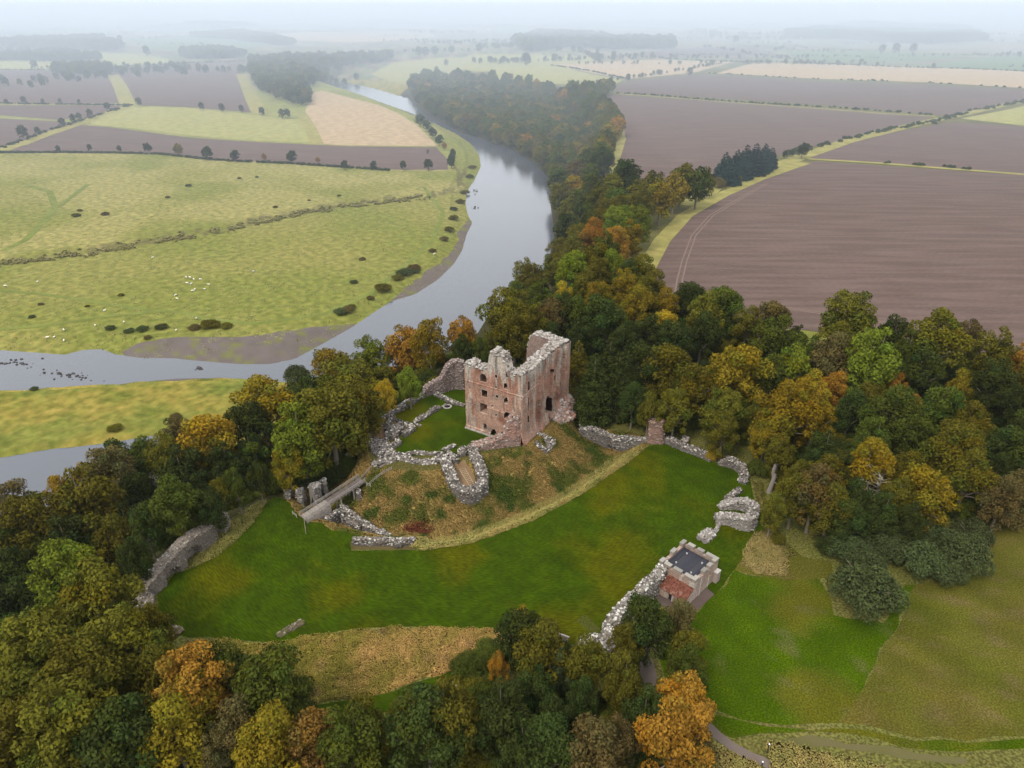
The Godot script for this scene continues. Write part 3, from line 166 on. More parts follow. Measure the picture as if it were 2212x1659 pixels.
const TREES := [
	[19.5,-261.7,8.6,14.4,"yellow","broad",0,"first bright yellow broadleaf tree from the left in the riverside wood"],
	[3.2,-299.9,12.6,19.0,"olive","broad",0,"second olive green broadleaf tree from the left in the riverside wood"],
	[11.6,-255.2,10.7,16.8,"green","broad",0,"second mid green broadleaf tree from the left in the riverside wood"],
	[10.2,-328.2,14.7,21.4,"olive","broad",0,"fourth olive green broadleaf tree from the left in the riverside wood"],
	[7.1,-344.7,13.0,19.4,"olive","broad",0,"third olive green broadleaf tree from the left in the riverside wood"],
	[20.4,-332.3,14.8,21.5,"olive","broad",0,"sixth olive green broadleaf tree from the left in the riverside wood"],
	[24.5,-287.8,12.8,19.2,"lime","broad",0,"first lime green broadleaf tree from the left in the riverside wood"],
	[34.8,-293.8,13.9,20.5,"olive","broad",0,"thirteenth olive green broadleaf tree from the left in the riverside wood"],
	[41.3,-288.8,11.8,18.1,"lime","broad",0,"second lime green broadleaf tree from the left in the riverside wood"],
	[35.7,-282.2,10.6,16.7,"olive","broad",0,"fourteenth olive green broadleaf tree from the left in the riverside wood"],
	[48.3,-282.2,10.6,16.7,"dark","broad",0,"fourth dark green broadleaf tree from the left in the riverside wood"],
	[52.7,-283.3,11.6,17.9,"olive","broad",0,"twentieth olive green broadleaf tree from the left in the riverside wood"],
	[54.5,-267.8,11.1,17.2,"olive","broad",0,"twenty-second olive green broadleaf tree from the left in the riverside wood"],
	[44.6,-269.3,10.2,16.2,"gold","broad",0,"second golden olive broadleaf tree from the left in the riverside wood"],
	[29.3,-265.3,11.0,17.1,"olive","broad",0,"twelfth olive green broadleaf tree from the left in the riverside wood"],
	[32.7,-253.6,10.6,16.7,"gold","broad",0,"first golden olive broadleaf tree from the left in the riverside wood"],
	[18.7,-242.7,10.2,16.3,"green","broad",0,"fourth mid green broadleaf tree from the left in the riverside wood"],
	[13.3,-235.4,10.8,16.9,"brown","broad",0,"first brownish broadleaf tree from the left in the riverside wood"],
	[2.4,-223.6,11.9,18.2,"olive","broad",0,"first olive green broadleaf tree from the left in the riverside wood"],
	[9.1,-232.6,9.9,15.9,"olive","broad",0,"fifth olive green broadleaf tree from the left in the riverside wood"],
	[2.2,-317.1,12.1,18.4,"green","broad",0,"first mid green broadleaf tree from the left in the riverside wood"],
	[53.1,-349.1,15.0,21.7,"lime","broad",0,"third lime green broadleaf tree from the left in the riverside wood"],
	[63.3,-355.4,14.1,20.7,"lime","broad",0,"fourth lime green broadleaf tree from the left in the riverside wood"],
	[55.3,-331.6,12.2,18.5,"gold","broad",0,"third golden olive broadleaf tree from the left in the riverside wood"],
	[48.9,-324.6,11.9,18.2,"amber","broad",0,"second orange amber broadleaf tree from the left in the riverside wood"],
	[40.9,-351.1,12.8,19.3,"amber","broad",0,"first orange amber broadleaf tree from the left in the riverside wood"],
	[34.9,-360.7,14.5,21.1,"olive","broad",0,"eleventh olive green broadleaf tree from the left in the riverside wood"],
	[41.7,-309.5,12.5,18.9,"green","broad",0,"ninth mid green broadleaf tree from the left in the riverside wood"],
	[30.4,-347.1,14.0,20.6,"olive","broad",0,"tenth olive green broadleaf tree from the left in the riverside wood"],
	[25.0,-371.2,13.8,20.3,"olive","broad",0,"seventh olive green broadleaf tree from the left in the riverside wood"],
	[33.1,-416.3,15.2,22.0,"dark","broad",0,"first dark green broadleaf tree from the left in the riverside wood"],
	[42.7,-393.2,14.2,20.9,"green","broad",0,"sixth mid green broadleaf tree from the left in the riverside wood"],
	[49.3,-375.1,13.6,20.1,"olive","broad",0,"sixteenth olive green broadleaf tree from the left in the riverside wood"],
	[58.4,-379.2,13.7,20.2,"olive","broad",0,"eighteenth olive green broadleaf tree from the left in the riverside wood"],
	[71.7,-392.9,14.1,20.7,"olive","broad",0,"twenty-first olive green broadleaf tree from the left in the riverside wood"],
	[84.0,-404.4,15.7,22.6,"gold","broad",0,"fourth golden olive broadleaf tree from the left in the riverside wood"],
	[96.8,-428.7,15.2,22.0,"gold","broad",0,"fifth golden olive broadleaf tree from the left in the riverside wood"],
	[103.7,-442.4,17.0,24.0,"olive","broad",0,"twenty-fourth olive green broadleaf tree from the left in the riverside wood"],
	[113.2,-440.1,15.6,22.4,"green","broad",0,"eleventh mid green broadleaf tree from the left in the riverside wood"],
	[126.1,-468.2,10.5,16.6,"olive","broad",0,"twenty-fifth olive green broadleaf tree from the left in the riverside wood"],
	[84.6,-438.0,14.1,20.7,"olive","broad",0,"twenty-third olive green broadleaf tree from the left in the riverside wood"],
	[72.2,-412.7,14.7,21.4,"olive","broad",0,"nineteenth olive green broadleaf tree from the left in the riverside wood"],
	[58.3,-397.7,14.2,20.9,"green","broad",0,"tenth mid green broadleaf tree from the left in the riverside wood"],
	[52.2,-423.0,15.1,21.9,"olive","broad",0,"fifteenth olive green broadleaf tree from the left in the riverside wood"],
	[47.4,-470.1,16.8,23.9,"green","broad",0,"fifth mid green broadleaf tree from the left in the riverside wood"],
	[38.6,-472.2,15.4,22.3,"olive","broad",0,"ninth olive green broadleaf tree from the left in the riverside wood"],
	[36.1,-506.9,18.1,24.0,"olive","broad",0,"eighth olive green broadleaf tree from the left in the riverside wood"],
	[47.0,-520.1,16.8,23.8,"yellow","broad",0,"second bright yellow broadleaf tree from the left in the riverside wood"],
	[56.4,-486.2,15.7,22.5,"green","broad",0,"eighth mid green broadleaf tree from the left in the riverside wood"],
	[60.8,-438.6,14.1,20.8,"olive","broad",0,"seventeenth olive green broadleaf tree from the left in the riverside wood"],
	[37.7,-559.5,19.7,24.0,"green","broad",0,"third mid green broadleaf tree from the left in the riverside wood"],
	[51.2,-572.4,20.0,24.0,"brown","broad",0,"second brownish broadleaf tree from the left in the riverside wood"],
	[56.9,-523.1,15.1,21.8,"green","broad",0,"seventh mid green broadleaf tree from the left in the riverside wood"],
	[73.9,-462.4,17.7,24.0,"dark","broad",0,"third dark green broadleaf tree from the left in the riverside wood"],
	[67.3,-460.7,11.8,18.1,"dark","broad",0,"second dark green broadleaf tree from the left in the riverside wood"],
	[76.2,-455.5,10.3,16.3,"dark","broad",0,"fifth dark green broadleaf tree from the left in the riverside wood"],
	[33.0,-227.8,14.5,21.2,"dark","broad",1,"first dark green broadleaf tree from the left in the wood right of the keep"],
	[23.4,-237.4,10.9,17.0,"green","broad",1,"first mid green broadleaf tree from the left in the wood right of the keep"],
	[46.9,-248.5,10.9,17.0,"gold","broad",1,"first golden olive broadleaf tree from the left in the wood right of the keep"],
	[51.7,-261.9,10.0,16.0,"olive","broad",1,"first olive green broadleaf tree from the left in the wood right of the keep"],
	[58.6,-250.5,9.6,15.6,"gold","broad",1,"second golden olive broadleaf tree from the left in the wood right of the keep"],
	[70.3,-255.9,10.7,16.8,"dark","broad",1,"eighth dark green broadleaf tree from the left in the wood right of the keep"],
	[65.6,-256.3,8.9,14.8,"dark","broad",1,"seventh dark green broadleaf tree from the left in the wood right of the keep"],
	[53.8,-230.1,10.2,16.2,"yellow","broad",1,"first bright yellow broadleaf tree from the left in the wood right of the keep"],
	[69.2,-233.9,13.2,19.7,"olive","broad",1,"sixth olive green broadleaf tree from the left in the wood right of the keep"],
	[77.9,-242.0,13.5,20.1,"green","broad",1,"second mid green broadleaf tree from the left in the wood right of the keep"],
	[82.6,-230.6,9.8,15.8,"olive","broad",1,"ninth olive green broadleaf tree from the left in the wood right of the keep"],
	[64.4,-220.0,11.8,18.0,"dark","broad",1,"ninth dark green broadleaf tree from the left in the wood right of the keep"],
	[53.9,-214.7,11.6,17.8,"dark","broad",1,"sixth dark green broadleaf tree from the left in the wood right of the keep"],
	[46.5,-221.0,11.0,17.2,"dark","broad",1,"fourth dark green broadleaf tree from the left in the wood right of the keep"],
	[38.7,-215.7,10.8,17.0,"dark","broad",1,"second dark green broadleaf tree from the left in the wood right of the keep"],
	[91.7,-230.6,12.6,19.0,"brown","broad",1,"first brownish broadleaf tree from the left in the wood right of the keep"],
	[98.3,-223.2,6.8,12.3,"dark","broad",1,"tenth dark green broadleaf tree from the left in the wood right of the keep"],
	[114.3,-222.7,16.6,23.5,"olive","broad",1,"eighteenth olive green broadleaf tree from the left in the wood right of the keep"],
	[127.4,-218.7,11.3,17.5,"dark","broad",1,"seventeenth dark green broadleaf tree from the left in the wood right of the keep"],
	[134.4,-205.5,17.0,24.0,"olive","broad",1,"twenty-second olive green broadleaf tree from the left in the wood right of the keep"],
	[155.4,-221.8,9.1,15.0,"brown","broad",1,"fourth brownish broadleaf tree from the left in the wood right of the keep"],
	[150.6,-200.5,13.1,19.6,"olive","broad",1,"twenty-seventh olive green broadleaf tree from the left in the wood right of the keep"],
	[156.9,-197.9,10.1,16.1,"amber","broad",1,"fourth orange amber broadleaf tree from the left in the wood right of the keep"],
	[103.6,-208.2,12.4,18.7,"olive","broad",1,"seventeenth olive green broadleaf tree from the left in the wood right of the keep"],
	[83.6,-207.5,14.2,20.8,"green","broad",1,"fifth mid green broadleaf tree from the left in the wood right of the keep"],
	[98.8,-196.6,13.6,20.1,"brown","broad",1,"third brownish broadleaf tree from the left in the wood right of the keep"],
	[108.6,-190.4,16.0,22.9,"lime","broad",1,"third lime green broadleaf tree from the left in the wood right of the keep"],
	[121.5,-188.8,12.5,18.9,"dark","broad",1,"nineteenth dark green broadleaf tree from the left in the wood right of the keep"],
	[126.1,-204.8,11.1,17.3,"green","broad",1,"ninth mid green broadleaf tree from the left in the wood right of the keep"],
	[92.2,-203.2,11.1,17.2,"green","broad",1,"sixth mid green broadleaf tree from the left in the wood right of the keep"],
	[22.6,-226.6,8.1,14.2,"dark","conifer",1,"first dark green conifer from the left in the wood right of the keep"],
	[21.2,-204.2,8.6,15.0,"olive","conifer",1,"only olive green conifer in the wood right of the keep"],
	[24.0,-184.8,11.0,19.2,"dark","conifer",1,"second dark green conifer from the left in the wood right of the keep"],
	[31.3,-205.2,9.0,15.7,"dark","conifer",1,"third dark green conifer from the left in the wood right of the keep"],
	[31.7,-188.5,10.4,18.3,"dark","conifer",1,"fourth dark green conifer from the left in the wood right of the keep"],
	[41.9,-194.5,12.8,19.2,"dark","broad",1,"fifth dark green broadleaf tree from the left in the wood right of the keep"],
	[47.6,-191.4,14.0,20.6,"olive","broad",1,"third olive green broadleaf tree from the left in the wood right of the keep"],
	[64.1,-183.4,16.9,23.9,"gold","broad",1,"third golden olive broadleaf tree from the left in the wood right of the keep"],
	[52.6,-181.3,11.5,17.7,"olive","broad",1,"fifth olive green broadleaf tree from the left in the wood right of the keep"],
	[57.7,-169.5,10.3,16.3,"olive","broad",1,"seventh olive green broadleaf tree from the left in the wood right of the keep"],
	[39.0,-175.3,7.3,12.9,"olive","broad",1,"second olive green broadleaf tree from the left in the wood right of the keep"],
	[83.5,-189.4,13.2,19.7,"lime","broad",1,"first lime green broadleaf tree from the left in the wood right of the keep"],
	[76.2,-187.5,11.1,17.2,"green","broad",1,"fourth mid green broadleaf tree from the left in the wood right of the keep"],
	[73.3,-163.9,14.3,20.9,"gold","broad",1,"sixth golden olive broadleaf tree from the left in the wood right of the keep"],
	[95.0,-186.9,8.0,13.7,"amber","broad",1,"first orange amber broadleaf tree from the left in the wood right of the keep"],
	[82.1,-166.0,10.1,16.1,"gold","broad",1,"seventh golden olive broadleaf tree from the left in the wood right of the keep"],
	[68.5,-160.9,9.3,15.2,"gold","broad",1,"fifth golden olive broadleaf tree from the left in the wood right of the keep"],
	[67.3,-170.4,7.1,12.7,"olive","broad",1,"tenth olive green broadleaf tree from the left in the wood right of the keep"],
	[100.6,-162.3,13.6,20.1,"green","broad",1,"eighth mid green broadleaf tree from the left in the wood right of the keep"],
	[94.8,-172.0,9.1,15.0,"dark","broad",1,"fourteenth dark green broadleaf tree from the left in the wood right of the keep"],
	[101.7,-175.7,9.2,15.1,"olive","broad",1,"nineteenth olive green broadleaf tree from the left in the wood right of the keep"],
	[113.9,-186.9,7.3,12.9,"amber","broad",1,"second orange amber broadleaf tree from the left in the wood right of the keep"],
	[99.7,-182.6,6.1,11.6,"lime","broad",1,"second lime green broadleaf tree from the left in the wood right of the keep"],
	[117.1,-167.0,11.4,17.6,"green","broad",1,"eleventh mid green broadleaf tree from the left in the wood right of the keep"],
	[121.4,-161.9,10.5,16.6,"olive","broad",1,"twenty-sixth olive green broadleaf tree from the left in the wood right of the keep"],
	[139.7,-182.7,11.5,17.8,"dark","broad",1,"twentieth dark green broadleaf tree from the left in the wood right of the keep"],
	[141.2,-174.5,9.2,15.1,"dark","broad",1,"twenty-third dark green broadleaf tree from the left in the wood right of the keep"],
	[110.2,-148.8,11.6,17.8,"olive","broad",1,"twenty-fourth olive green broadleaf tree from the left in the wood right of the keep"],
	[79.7,-152.5,7.7,13.4,"dark","broad",1,"eleventh dark green broadleaf tree from the left in the wood right of the keep"],
	[125.7,-151.8,10.6,16.7,"dark","broad",1,"twenty-second dark green broadleaf tree from the left in the wood right of the keep"],
	[88.3,-146.9,9.2,15.1,"gold","broad",1,"ninth golden olive broadleaf tree from the left in the wood right of the keep"],
	[118.3,-182.2,4.1,9.2,"amber","broad",1,"third orange amber broadleaf tree from the left in the wood right of the keep"],
	[134.2,-188.6,7.7,13.3,"gold","broad",1,"eleventh golden olive broadleaf tree from the left in the wood right of the keep"],
	[151.9,-181.9,12.2,18.5,"olive","broad",1,"twenty-eighth olive green broadleaf tree from the left in the wood right of the keep"],
	[138.7,-160.2,11.0,17.2,"green","broad",1,"twelfth mid green broadleaf tree from the left in the wood right of the keep"],
	[127.8,-145.9,10.3,16.4,"dark","broad",1,"twenty-fifth dark green broadleaf tree from the left in the wood right of the keep"],
	[102.1,-155.5,10.2,16.2,"green","broad",1,"tenth mid green broadleaf tree from the left in the wood right of the keep"],
	[88.4,-184.3,8.9,14.7,"yellow","broad",1,"second bright yellow broadleaf tree from the left in the wood right of the keep"],
	[67.6,-178.4,8.0,13.7,"green","broad",1,"third mid green broadleaf tree from the left in the wood right of the keep"],
	[45.7,-173.2,9.1,15.0,"olive","broad",1,"fourth olive green broadleaf tree from the left in the wood right of the keep"],
	[35.1,-180.5,7.4,13.0,"dark","broad",1,"third dark green broadleaf tree from the left in the wood right of the keep"],
	[79.2,-151.2,8.5,14.9,"dark","conifer",1,"fifth dark green conifer from the left in the wood right of the keep"],
	[69.8,-132.9,10.4,16.5,"brown","broad",1,"second brownish broadleaf tree from the left in the wood right of the keep"],
	[66.0,-134.4,7.8,13.5,"olive","broad",1,"thirteenth olive green broadleaf tree from the left in the wood right of the keep"],
	[85.6,-141.7,10.9,17.0,"gold","broad",1,"eighth golden olive broadleaf tree from the left in the wood right of the keep"],
	[87.3,-137.8,10.0,13.0,"bare","bare",1,"first bare grey leafless tree from the left in the wood right of the keep"],
	[94.9,-131.7,11.1,17.3,"gold","broad",1,"tenth golden olive broadleaf tree from the left in the wood right of the keep"],
	[107.7,-146.4,12.0,18.3,"olive","broad",1,"twenty-third olive green broadleaf tree from the left in the wood right of the keep"],
	[108.0,-138.4,10.7,16.8,"olive","broad",1,"twenty-fifth olive green broadleaf tree from the left in the wood right of the keep"],
	[119.1,-144.5,7.0,12.6,"dark","broad",1,"twenty-first dark green broadleaf tree from the left in the wood right of the keep"],
	[112.5,-132.0,8.5,14.2,"brown","broad",1,"fifth brownish broadleaf tree from the left in the wood right of the keep"],
	[62.0,-129.6,3.3,2.3,"olive","shrub",1,"only olive green bush in the wood right of the keep"],
	[65.6,-156.8,5.8,4.0,"green","shrub",1,"only mid green bush in the wood right of the keep"],
	[68.9,-153.4,6.9,12.4,"olive","broad",1,"twelfth olive green broadleaf tree from the left in the wood right of the keep"],
	[67.1,-160.0,6.7,12.2,"gold","broad",1,"fourth golden olive broadleaf tree from the left in the wood right of the keep"],
	[56.9,-163.6,7.2,12.8,"olive","broad",1,"eighth olive green broadleaf tree from the left in the wood right of the keep"],
	[134.4,-161.1,7.1,12.7,"dark","broad",1,"twenty-fourth dark green broadleaf tree from the left in the wood right of the keep"],
	[132.4,-153.6,6.5,8.5,"bare","bare",1,"second bare grey leafless tree from the left in the wood right of the keep"],
	[75.4,-126.8,7.5,13.1,"dark","broad",1,"thirteenth dark green broadleaf tree from the left in the wood right of the keep"],
	[72.8,-126.1,6.1,4.2,"dark","shrub",1,"only dark green bush in the wood right of the keep"],
	[82.9,-126.8,7.5,13.1,"dark","broad",1,"sixteenth dark green broadleaf tree from the left in the wood right of the keep"],
	[88.4,-126.2,6.7,12.2,"dark","broad",1,"eighteenth dark green broadleaf tree from the left in the wood right of the keep"],
	[119.9,-136.3,7.9,13.6,"brown","broad",1,"sixth brownish broadleaf tree from the left in the wood right of the keep"],
	[55.5,-164.1,4.1,2.9,"yellow","shrub",1,"only bright yellow bush in the wood right of the keep"],
	[79.9,-142.8,8.2,13.9,"dark","broad",1,"twelfth dark green broadleaf tree from the left in the wood right of the keep"],
	[95.4,-142.8,8.2,13.9,"olive","broad",1,"twenty-first olive green broadleaf tree from the left in the wood right of the keep"],
	[93.2,-154.8,9.5,15.4,"green","broad",1,"seventh mid green broadleaf tree from the left in the wood right of the keep"],
	[71.9,-128.8,8.7,14.5,"olive","broad",1,"sixteenth olive green broadleaf tree from the left in the wood right of the keep"],
	[60.1,-131.1,5.8,11.1,"olive","broad",1,"eleventh olive green broadleaf tree from the left in the wood right of the keep"],
	[75.1,-140.1,8.8,14.7,"olive","broad",1,"fifteenth olive green broadleaf tree from the left in the wood right of the keep"],
	[70.4,-142.8,6.5,12.0,"olive","broad",1,"fourteenth olive green broadleaf tree from the left in the wood right of the keep"],
	[78.9,-132.6,7.7,13.4,"dark","broad",1,"fifteenth dark green broadleaf tree from the left in the wood right of the keep"],
	[89.0,-132.6,7.7,13.4,"olive","broad",1,"twentieth olive green broadleaf tree from the left in the wood right of the keep"],
	[72.5,-109.4,13.0,9.1,"grey","shrub",2,"second grey green bush from the left in the right meadow thicket"],
	[89.6,-119.6,9.8,6.9,"grey","shrub",2,"fifth grey green bush from the left in the right meadow thicket"],
	[83.9,-124.3,9.0,6.3,"grey","shrub",2,"fourth grey green bush from the left in the right meadow thicket"],
	[98.6,-120.4,12.1,8.4,"grey","shrub",2,"eighth grey green bush from the left in the right meadow thicket"],
	[106.2,-128.6,8.4,5.9,"grey","shrub",2,"ninth grey green bush from the left in the right meadow thicket"],
	[75.4,-124.6,8.3,5.8,"grey","shrub",2,"first grey green bush from the left in the right meadow thicket"],
	[97.0,-126.3,8.3,5.8,"grey","shrub",2,"sixth grey green bush from the left in the right meadow thicket"],
	[91.0,-129.5,7.7,5.4,"dark","shrub",2,"only dark green bush in the right meadow thicket"],
	[119.1,-136.4,8.8,6.2,"brown","shrub",2,"only brownish bush in the right meadow thicket"],
	[77.4,-119.0,8.7,6.1,"grey","shrub",2,"third grey green bush from the left in the right meadow thicket"],
	[93.9,-117.0,7.2,5.0,"grey","shrub",2,"seventh grey green bush from the left in the right meadow thicket"],
	[-129.2,-177.4,6.1,11.5,"yellow","broad",3,"second bright yellow broadleaf tree from the left on the wooded bank left of the keep"],
	[-130.9,-168.1,7.8,13.5,"yellow","broad",3,"first bright yellow broadleaf tree from the left on the wooded bank left of the keep"],
	[-121.8,-182.8,9.2,15.0,"dark","broad",3,"eighth dark green broadleaf tree from the left on the wooded bank left of the keep"],
	[-117.1,-170.8,13.0,19.5,"brown","broad",3,"third brownish broadleaf tree from the left on the wooded bank left of the keep"],
	[-113.5,-184.4,8.3,14.1,"green","broad",3,"second mid green broadleaf tree from the left on the wooded bank left of the keep"],
	[-105.3,-180.5,9.1,15.0,"olive","broad",3,"fifth olive green broadleaf tree from the left on the wooded bank left of the keep"],
	[-134.1,-155.0,12.2,18.5,"brown","broad",3,"second brownish broadleaf tree from the left on the wooded bank left of the keep"],
	[-123.6,-146.2,14.7,21.4,"olive","broad",3,"first olive green broadleaf tree from the left on the wooded bank left of the keep"],
	[-113.0,-151.2,17.0,24.0,"olive","broad",3,"second olive green broadleaf tree from the left on the wooded bank left of the keep"],
	[-107.2,-166.0,9.4,15.3,"dark","broad",3,"eleventh dark green broadleaf tree from the left on the wooded bank left of the keep"],
	[-105.2,-176.0,6.8,8.8,"bare","bare",3,"only bare grey leafless tree on the wooded bank left of the keep"],
	[-75.8,-129.0,10.1,16.1,"green","broad",3,"third mid green broadleaf tree from the left on the wooded bank left of the keep"],
	[-95.5,-170.1,13.0,19.4,"dark","broad",3,"thirteenth dark green broadleaf tree from the left on the wooded bank left of the keep"],
	[-90.4,-179.6,12.6,19.0,"gold","broad",3,"first golden olive broadleaf tree from the left on the wooded bank left of the keep"],
	[-85.3,-176.7,11.2,17.4,"dark","broad",3,"sixteenth dark green broadleaf tree from the left on the wooded bank left of the keep"],
	[-81.1,-184.4,9.2,15.1,"green","broad",3,"fifth mid green broadleaf tree from the left on the wooded bank left of the keep"],
	[-56.3,-148.4,7.8,13.5,"gold","broad",3,"third golden olive broadleaf tree from the left on the wooded bank left of the keep"],
	[-53.0,-151.7,9.1,15.0,"green","broad",3,"sixth mid green broadleaf tree from the left on the wooded bank left of the keep"],
	[-103.0,-144.8,10.1,16.1,"olive","broad",3,"third olive green broadleaf tree from the left on the wooded bank left of the keep"],
	[-113.3,-141.2,11.4,17.6,"dark","broad",3,"sixth dark green broadleaf tree from the left on the wooded bank left of the keep"],
	[-78.6,-114.5,6.5,12.0,"dark","broad",3,"tenth dark green broadleaf tree from the left on the wooded bank left of the keep"],
	[-91.3,-111.3,12.3,18.6,"lime","broad",3,"first lime green broadleaf tree from the left on the wooded bank left of the keep"],
	[-122.1,-131.9,10.9,17.1,"dark","broad",3,"third dark green broadleaf tree from the left on the wooded bank left of the keep"],
	[-66.6,-140.0,5.7,11.1,"green","broad",3,"fourth mid green broadleaf tree from the left on the wooded bank left of the keep"],
	[-69.4,-131.3,6.5,12.0,"dark","broad",3,"fifteenth dark green broadleaf tree from the left on the wooded bank left of the keep"],
	[-114.0,-120.6,11.3,17.5,"dark","broad",3,"fourth dark green broadleaf tree from the left on the wooded bank left of the keep"],
	[-131.4,-142.3,10.0,16.0,"dark","broad",3,"second dark green broadleaf tree from the left on the wooded bank left of the keep"],
	[-102.9,-150.8,9.6,15.5,"dark","broad",3,"ninth dark green broadleaf tree from the left on the wooded bank left of the keep"],
	[-99.9,-152.4,1.8,1.3,"amber","shrub",3,"only orange amber bush on the wooded bank left of the keep"],
	[-92.1,-168.1,8.7,14.5,"dark","broad",3,"fourteenth dark green broadleaf tree from the left on the wooded bank left of the keep"],
	[-62.3,-143.5,5.8,11.2,"dark","broad",3,"nineteenth dark green broadleaf tree from the left on the wooded bank left of the keep"],
	[-81.8,-125.7,7.3,12.9,"dark","broad",3,"twelfth dark green broadleaf tree from the left on the wooded bank left of the keep"],
	[-139.7,-146.8,11.7,18.0,"brown","broad",3,"first brownish broadleaf tree from the left on the wooded bank left of the keep"],
	[-129.5,-131.0,10.9,17.0,"dark","broad",3,"first dark green broadleaf tree from the left on the wooded bank left of the keep"],
	[-69.5,-138.0,5.3,10.6,"olive","broad",3,"seventh olive green broadleaf tree from the left on the wooded bank left of the keep"],
	[-112.9,-128.0,9.3,15.2,"dark","broad",3,"fifth dark green broadleaf tree from the left on the wooded bank left of the keep"],
	[-86.6,-254.2,10.2,7.2,"grey","shrub",3,"first grey green bush from the left on the wooded bank left of the keep"],
	[-80.3,-271.6,4.9,3.5,"grey","shrub",3,"second grey green bush from the left on the wooded bank left of the keep"],
	[-66.7,-239.6,14.0,20.6,"gold","broad",3,"fourth golden olive broadleaf tree from the left on the wooded bank left of the keep"],
	[-54.8,-246.3,13.4,19.9,"lime","broad",3,"third lime green broadleaf tree from the left on the wooded bank left of the keep"],
	[-57.7,-218.1,20.0,24.0,"olive","broad",3,"ninth olive green broadleaf tree from the left on the wooded bank left of the keep"],
	[-42.0,-251.8,15.5,22.3,"amber","broad",3,"first orange amber broadleaf tree from the left on the wooded bank left of the keep"],
	[-27.7,-219.5,11.8,18.1,"gold","broad",3,"fifth golden olive broadleaf tree from the left on the wooded bank left of the keep"],
	[-16.9,-223.1,9.6,15.5,"amber","broad",3,"second orange amber broadleaf tree from the left on the wooded bank left of the keep"],
	[-36.1,-179.1,6.0,11.4,"yellow","broad",3,"fourth bright yellow broadleaf tree from the left on the wooded bank left of the keep"],
	[-30.2,-184.9,6.5,12.0,"lime","broad",3,"fourth lime green broadleaf tree from the left on the wooded bank left of the keep"],
	[-82.9,-205.2,20.0,24.0,"gold","broad",3,"second golden olive broadleaf tree from the left on the wooded bank left of the keep"],
	[-75.7,-213.8,12.0,18.4,"dark","broad",3,"twentieth dark green broadleaf tree from the left on the wooded bank left of the keep"],
	[-47.6,-160.2,18.3,24.0,"olive","broad",3,"eighth olive green broadleaf tree from the left on the wooded bank left of the keep"],
	[-42.7,-171.3,12.9,19.3,"olive","broad",3,"tenth olive green broadleaf tree from the left on the wooded bank left of the keep"],
	[-53.8,-152.6,13.6,20.1,"lime","broad",3,"second lime green broadleaf tree from the left on the wooded bank left of the keep"],
	[-92.1,-185.9,16.5,23.5,"yellow","broad",3,"third bright yellow broadleaf tree from the left on the wooded bank left of the keep"],
	[-81.5,-186.2,9.4,15.4,"dark","broad",3,"eighteenth dark green broadleaf tree from the left on the wooded bank left of the keep"],
	[-83.5,-194.3,14.9,21.6,"dark","broad",3,"seventeenth dark green broadleaf tree from the left on the wooded bank left of the keep"],
	[-108.0,-182.5,10.7,16.8,"olive","broad",3,"fourth olive green broadleaf tree from the left on the wooded bank left of the keep"],
	[-100.9,-182.5,10.7,16.8,"olive","broad",3,"sixth olive green broadleaf tree from the left on the wooded bank left of the keep"],
	[-122.1,-183.2,9.3,15.2,"dark","broad",3,"seventh dark green broadleaf tree from the left on the wooded bank left of the keep"],
	[-112.7,-183.1,10.0,16.0,"green","broad",3,"first mid green broadleaf tree from the left on the wooded bank left of the keep"],
	[-108.5,-195.3,9.8,15.7,"brown","broad",3,"fourth brownish broadleaf tree from the left on the wooded bank left of the keep"],
	[-48.4,-233.8,10.3,16.4,"olive","broad",3,"eleventh olive green broadleaf tree from the left on the wooded bank left of the keep"],
	[-71.7,-223.5,10.8,16.9,"dark","broad",3,"twenty-first dark green broadleaf tree from the left on the wooded bank left of the keep"],
	[-2.0,-225.3,16.1,23.1,"olive","broad",4,"first olive green broadleaf tree from the left just behind the keep"],
	[0.9,-217.3,12.4,18.8,"olive","broad",4,"second olive green broadleaf tree from the left just behind the keep"],
	[13.0,-235.1,11.1,17.2,"brown","broad",4,"only brownish broadleaf tree just behind the keep"],
	[22.1,-221.0,7.6,13.2,"dark","broad",4,"fourth dark green broadleaf tree from the left just behind the keep"],
	[-16.5,-216.4,6.7,12.2,"dark","broad",4,"first dark green broadleaf tree from the left just behind the keep"],
	[-10.3,-216.0,6.2,11.7,"green","broad",4,"only mid green broadleaf tree just behind the keep"],
	[13.5,-218.8,9.2,15.1,"dark","broad",4,"second dark green broadleaf tree from the left just behind the keep"],
	[18.9,-237.7,11.6,17.8,"dark","broad",4,"third dark green broadleaf tree from the left just behind the keep"],
	[-76.0,-97.3,13.2,19.7,"olive","broad",5,"ninth olive green broadleaf tree from the left among the nearest trees"],
	[-81.4,-98.7,5.4,10.7,"yellow","broad",5,"first bright yellow broadleaf tree from the left among the nearest trees"],
	[-79.6,-87.4,14.5,21.2,"olive","broad",5,"fourth olive green broadleaf tree from the left among the nearest trees"],
	[-67.0,-86.9,12.3,18.7,"olive","broad",5,"tenth olive green broadleaf tree from the left among the nearest trees"],
	[-99.0,-99.3,10.7,16.8,"olive","broad",5,"second olive green broadleaf tree from the left among the nearest trees"],
	[-66.2,-94.9,7.1,12.7,"olive","broad",5,"eleventh olive green broadleaf tree from the left among the nearest trees"],
	[-71.8,-79.3,12.6,19.0,"olive","broad",5,"sixth olive green broadleaf tree from the left among the nearest trees"],
	[-115.4,-112.6,10.8,17.0,"dark","broad",5,"first dark green broadleaf tree from the left among the nearest trees"],
	[-52.5,-79.1,11.2,17.4,"amber","broad",5,"first orange amber broadleaf tree from the left among the nearest trees"],
	[-48.7,-83.2,8.3,14.1,"green","broad",5,"first mid green broadleaf tree from the left among the nearest trees"],
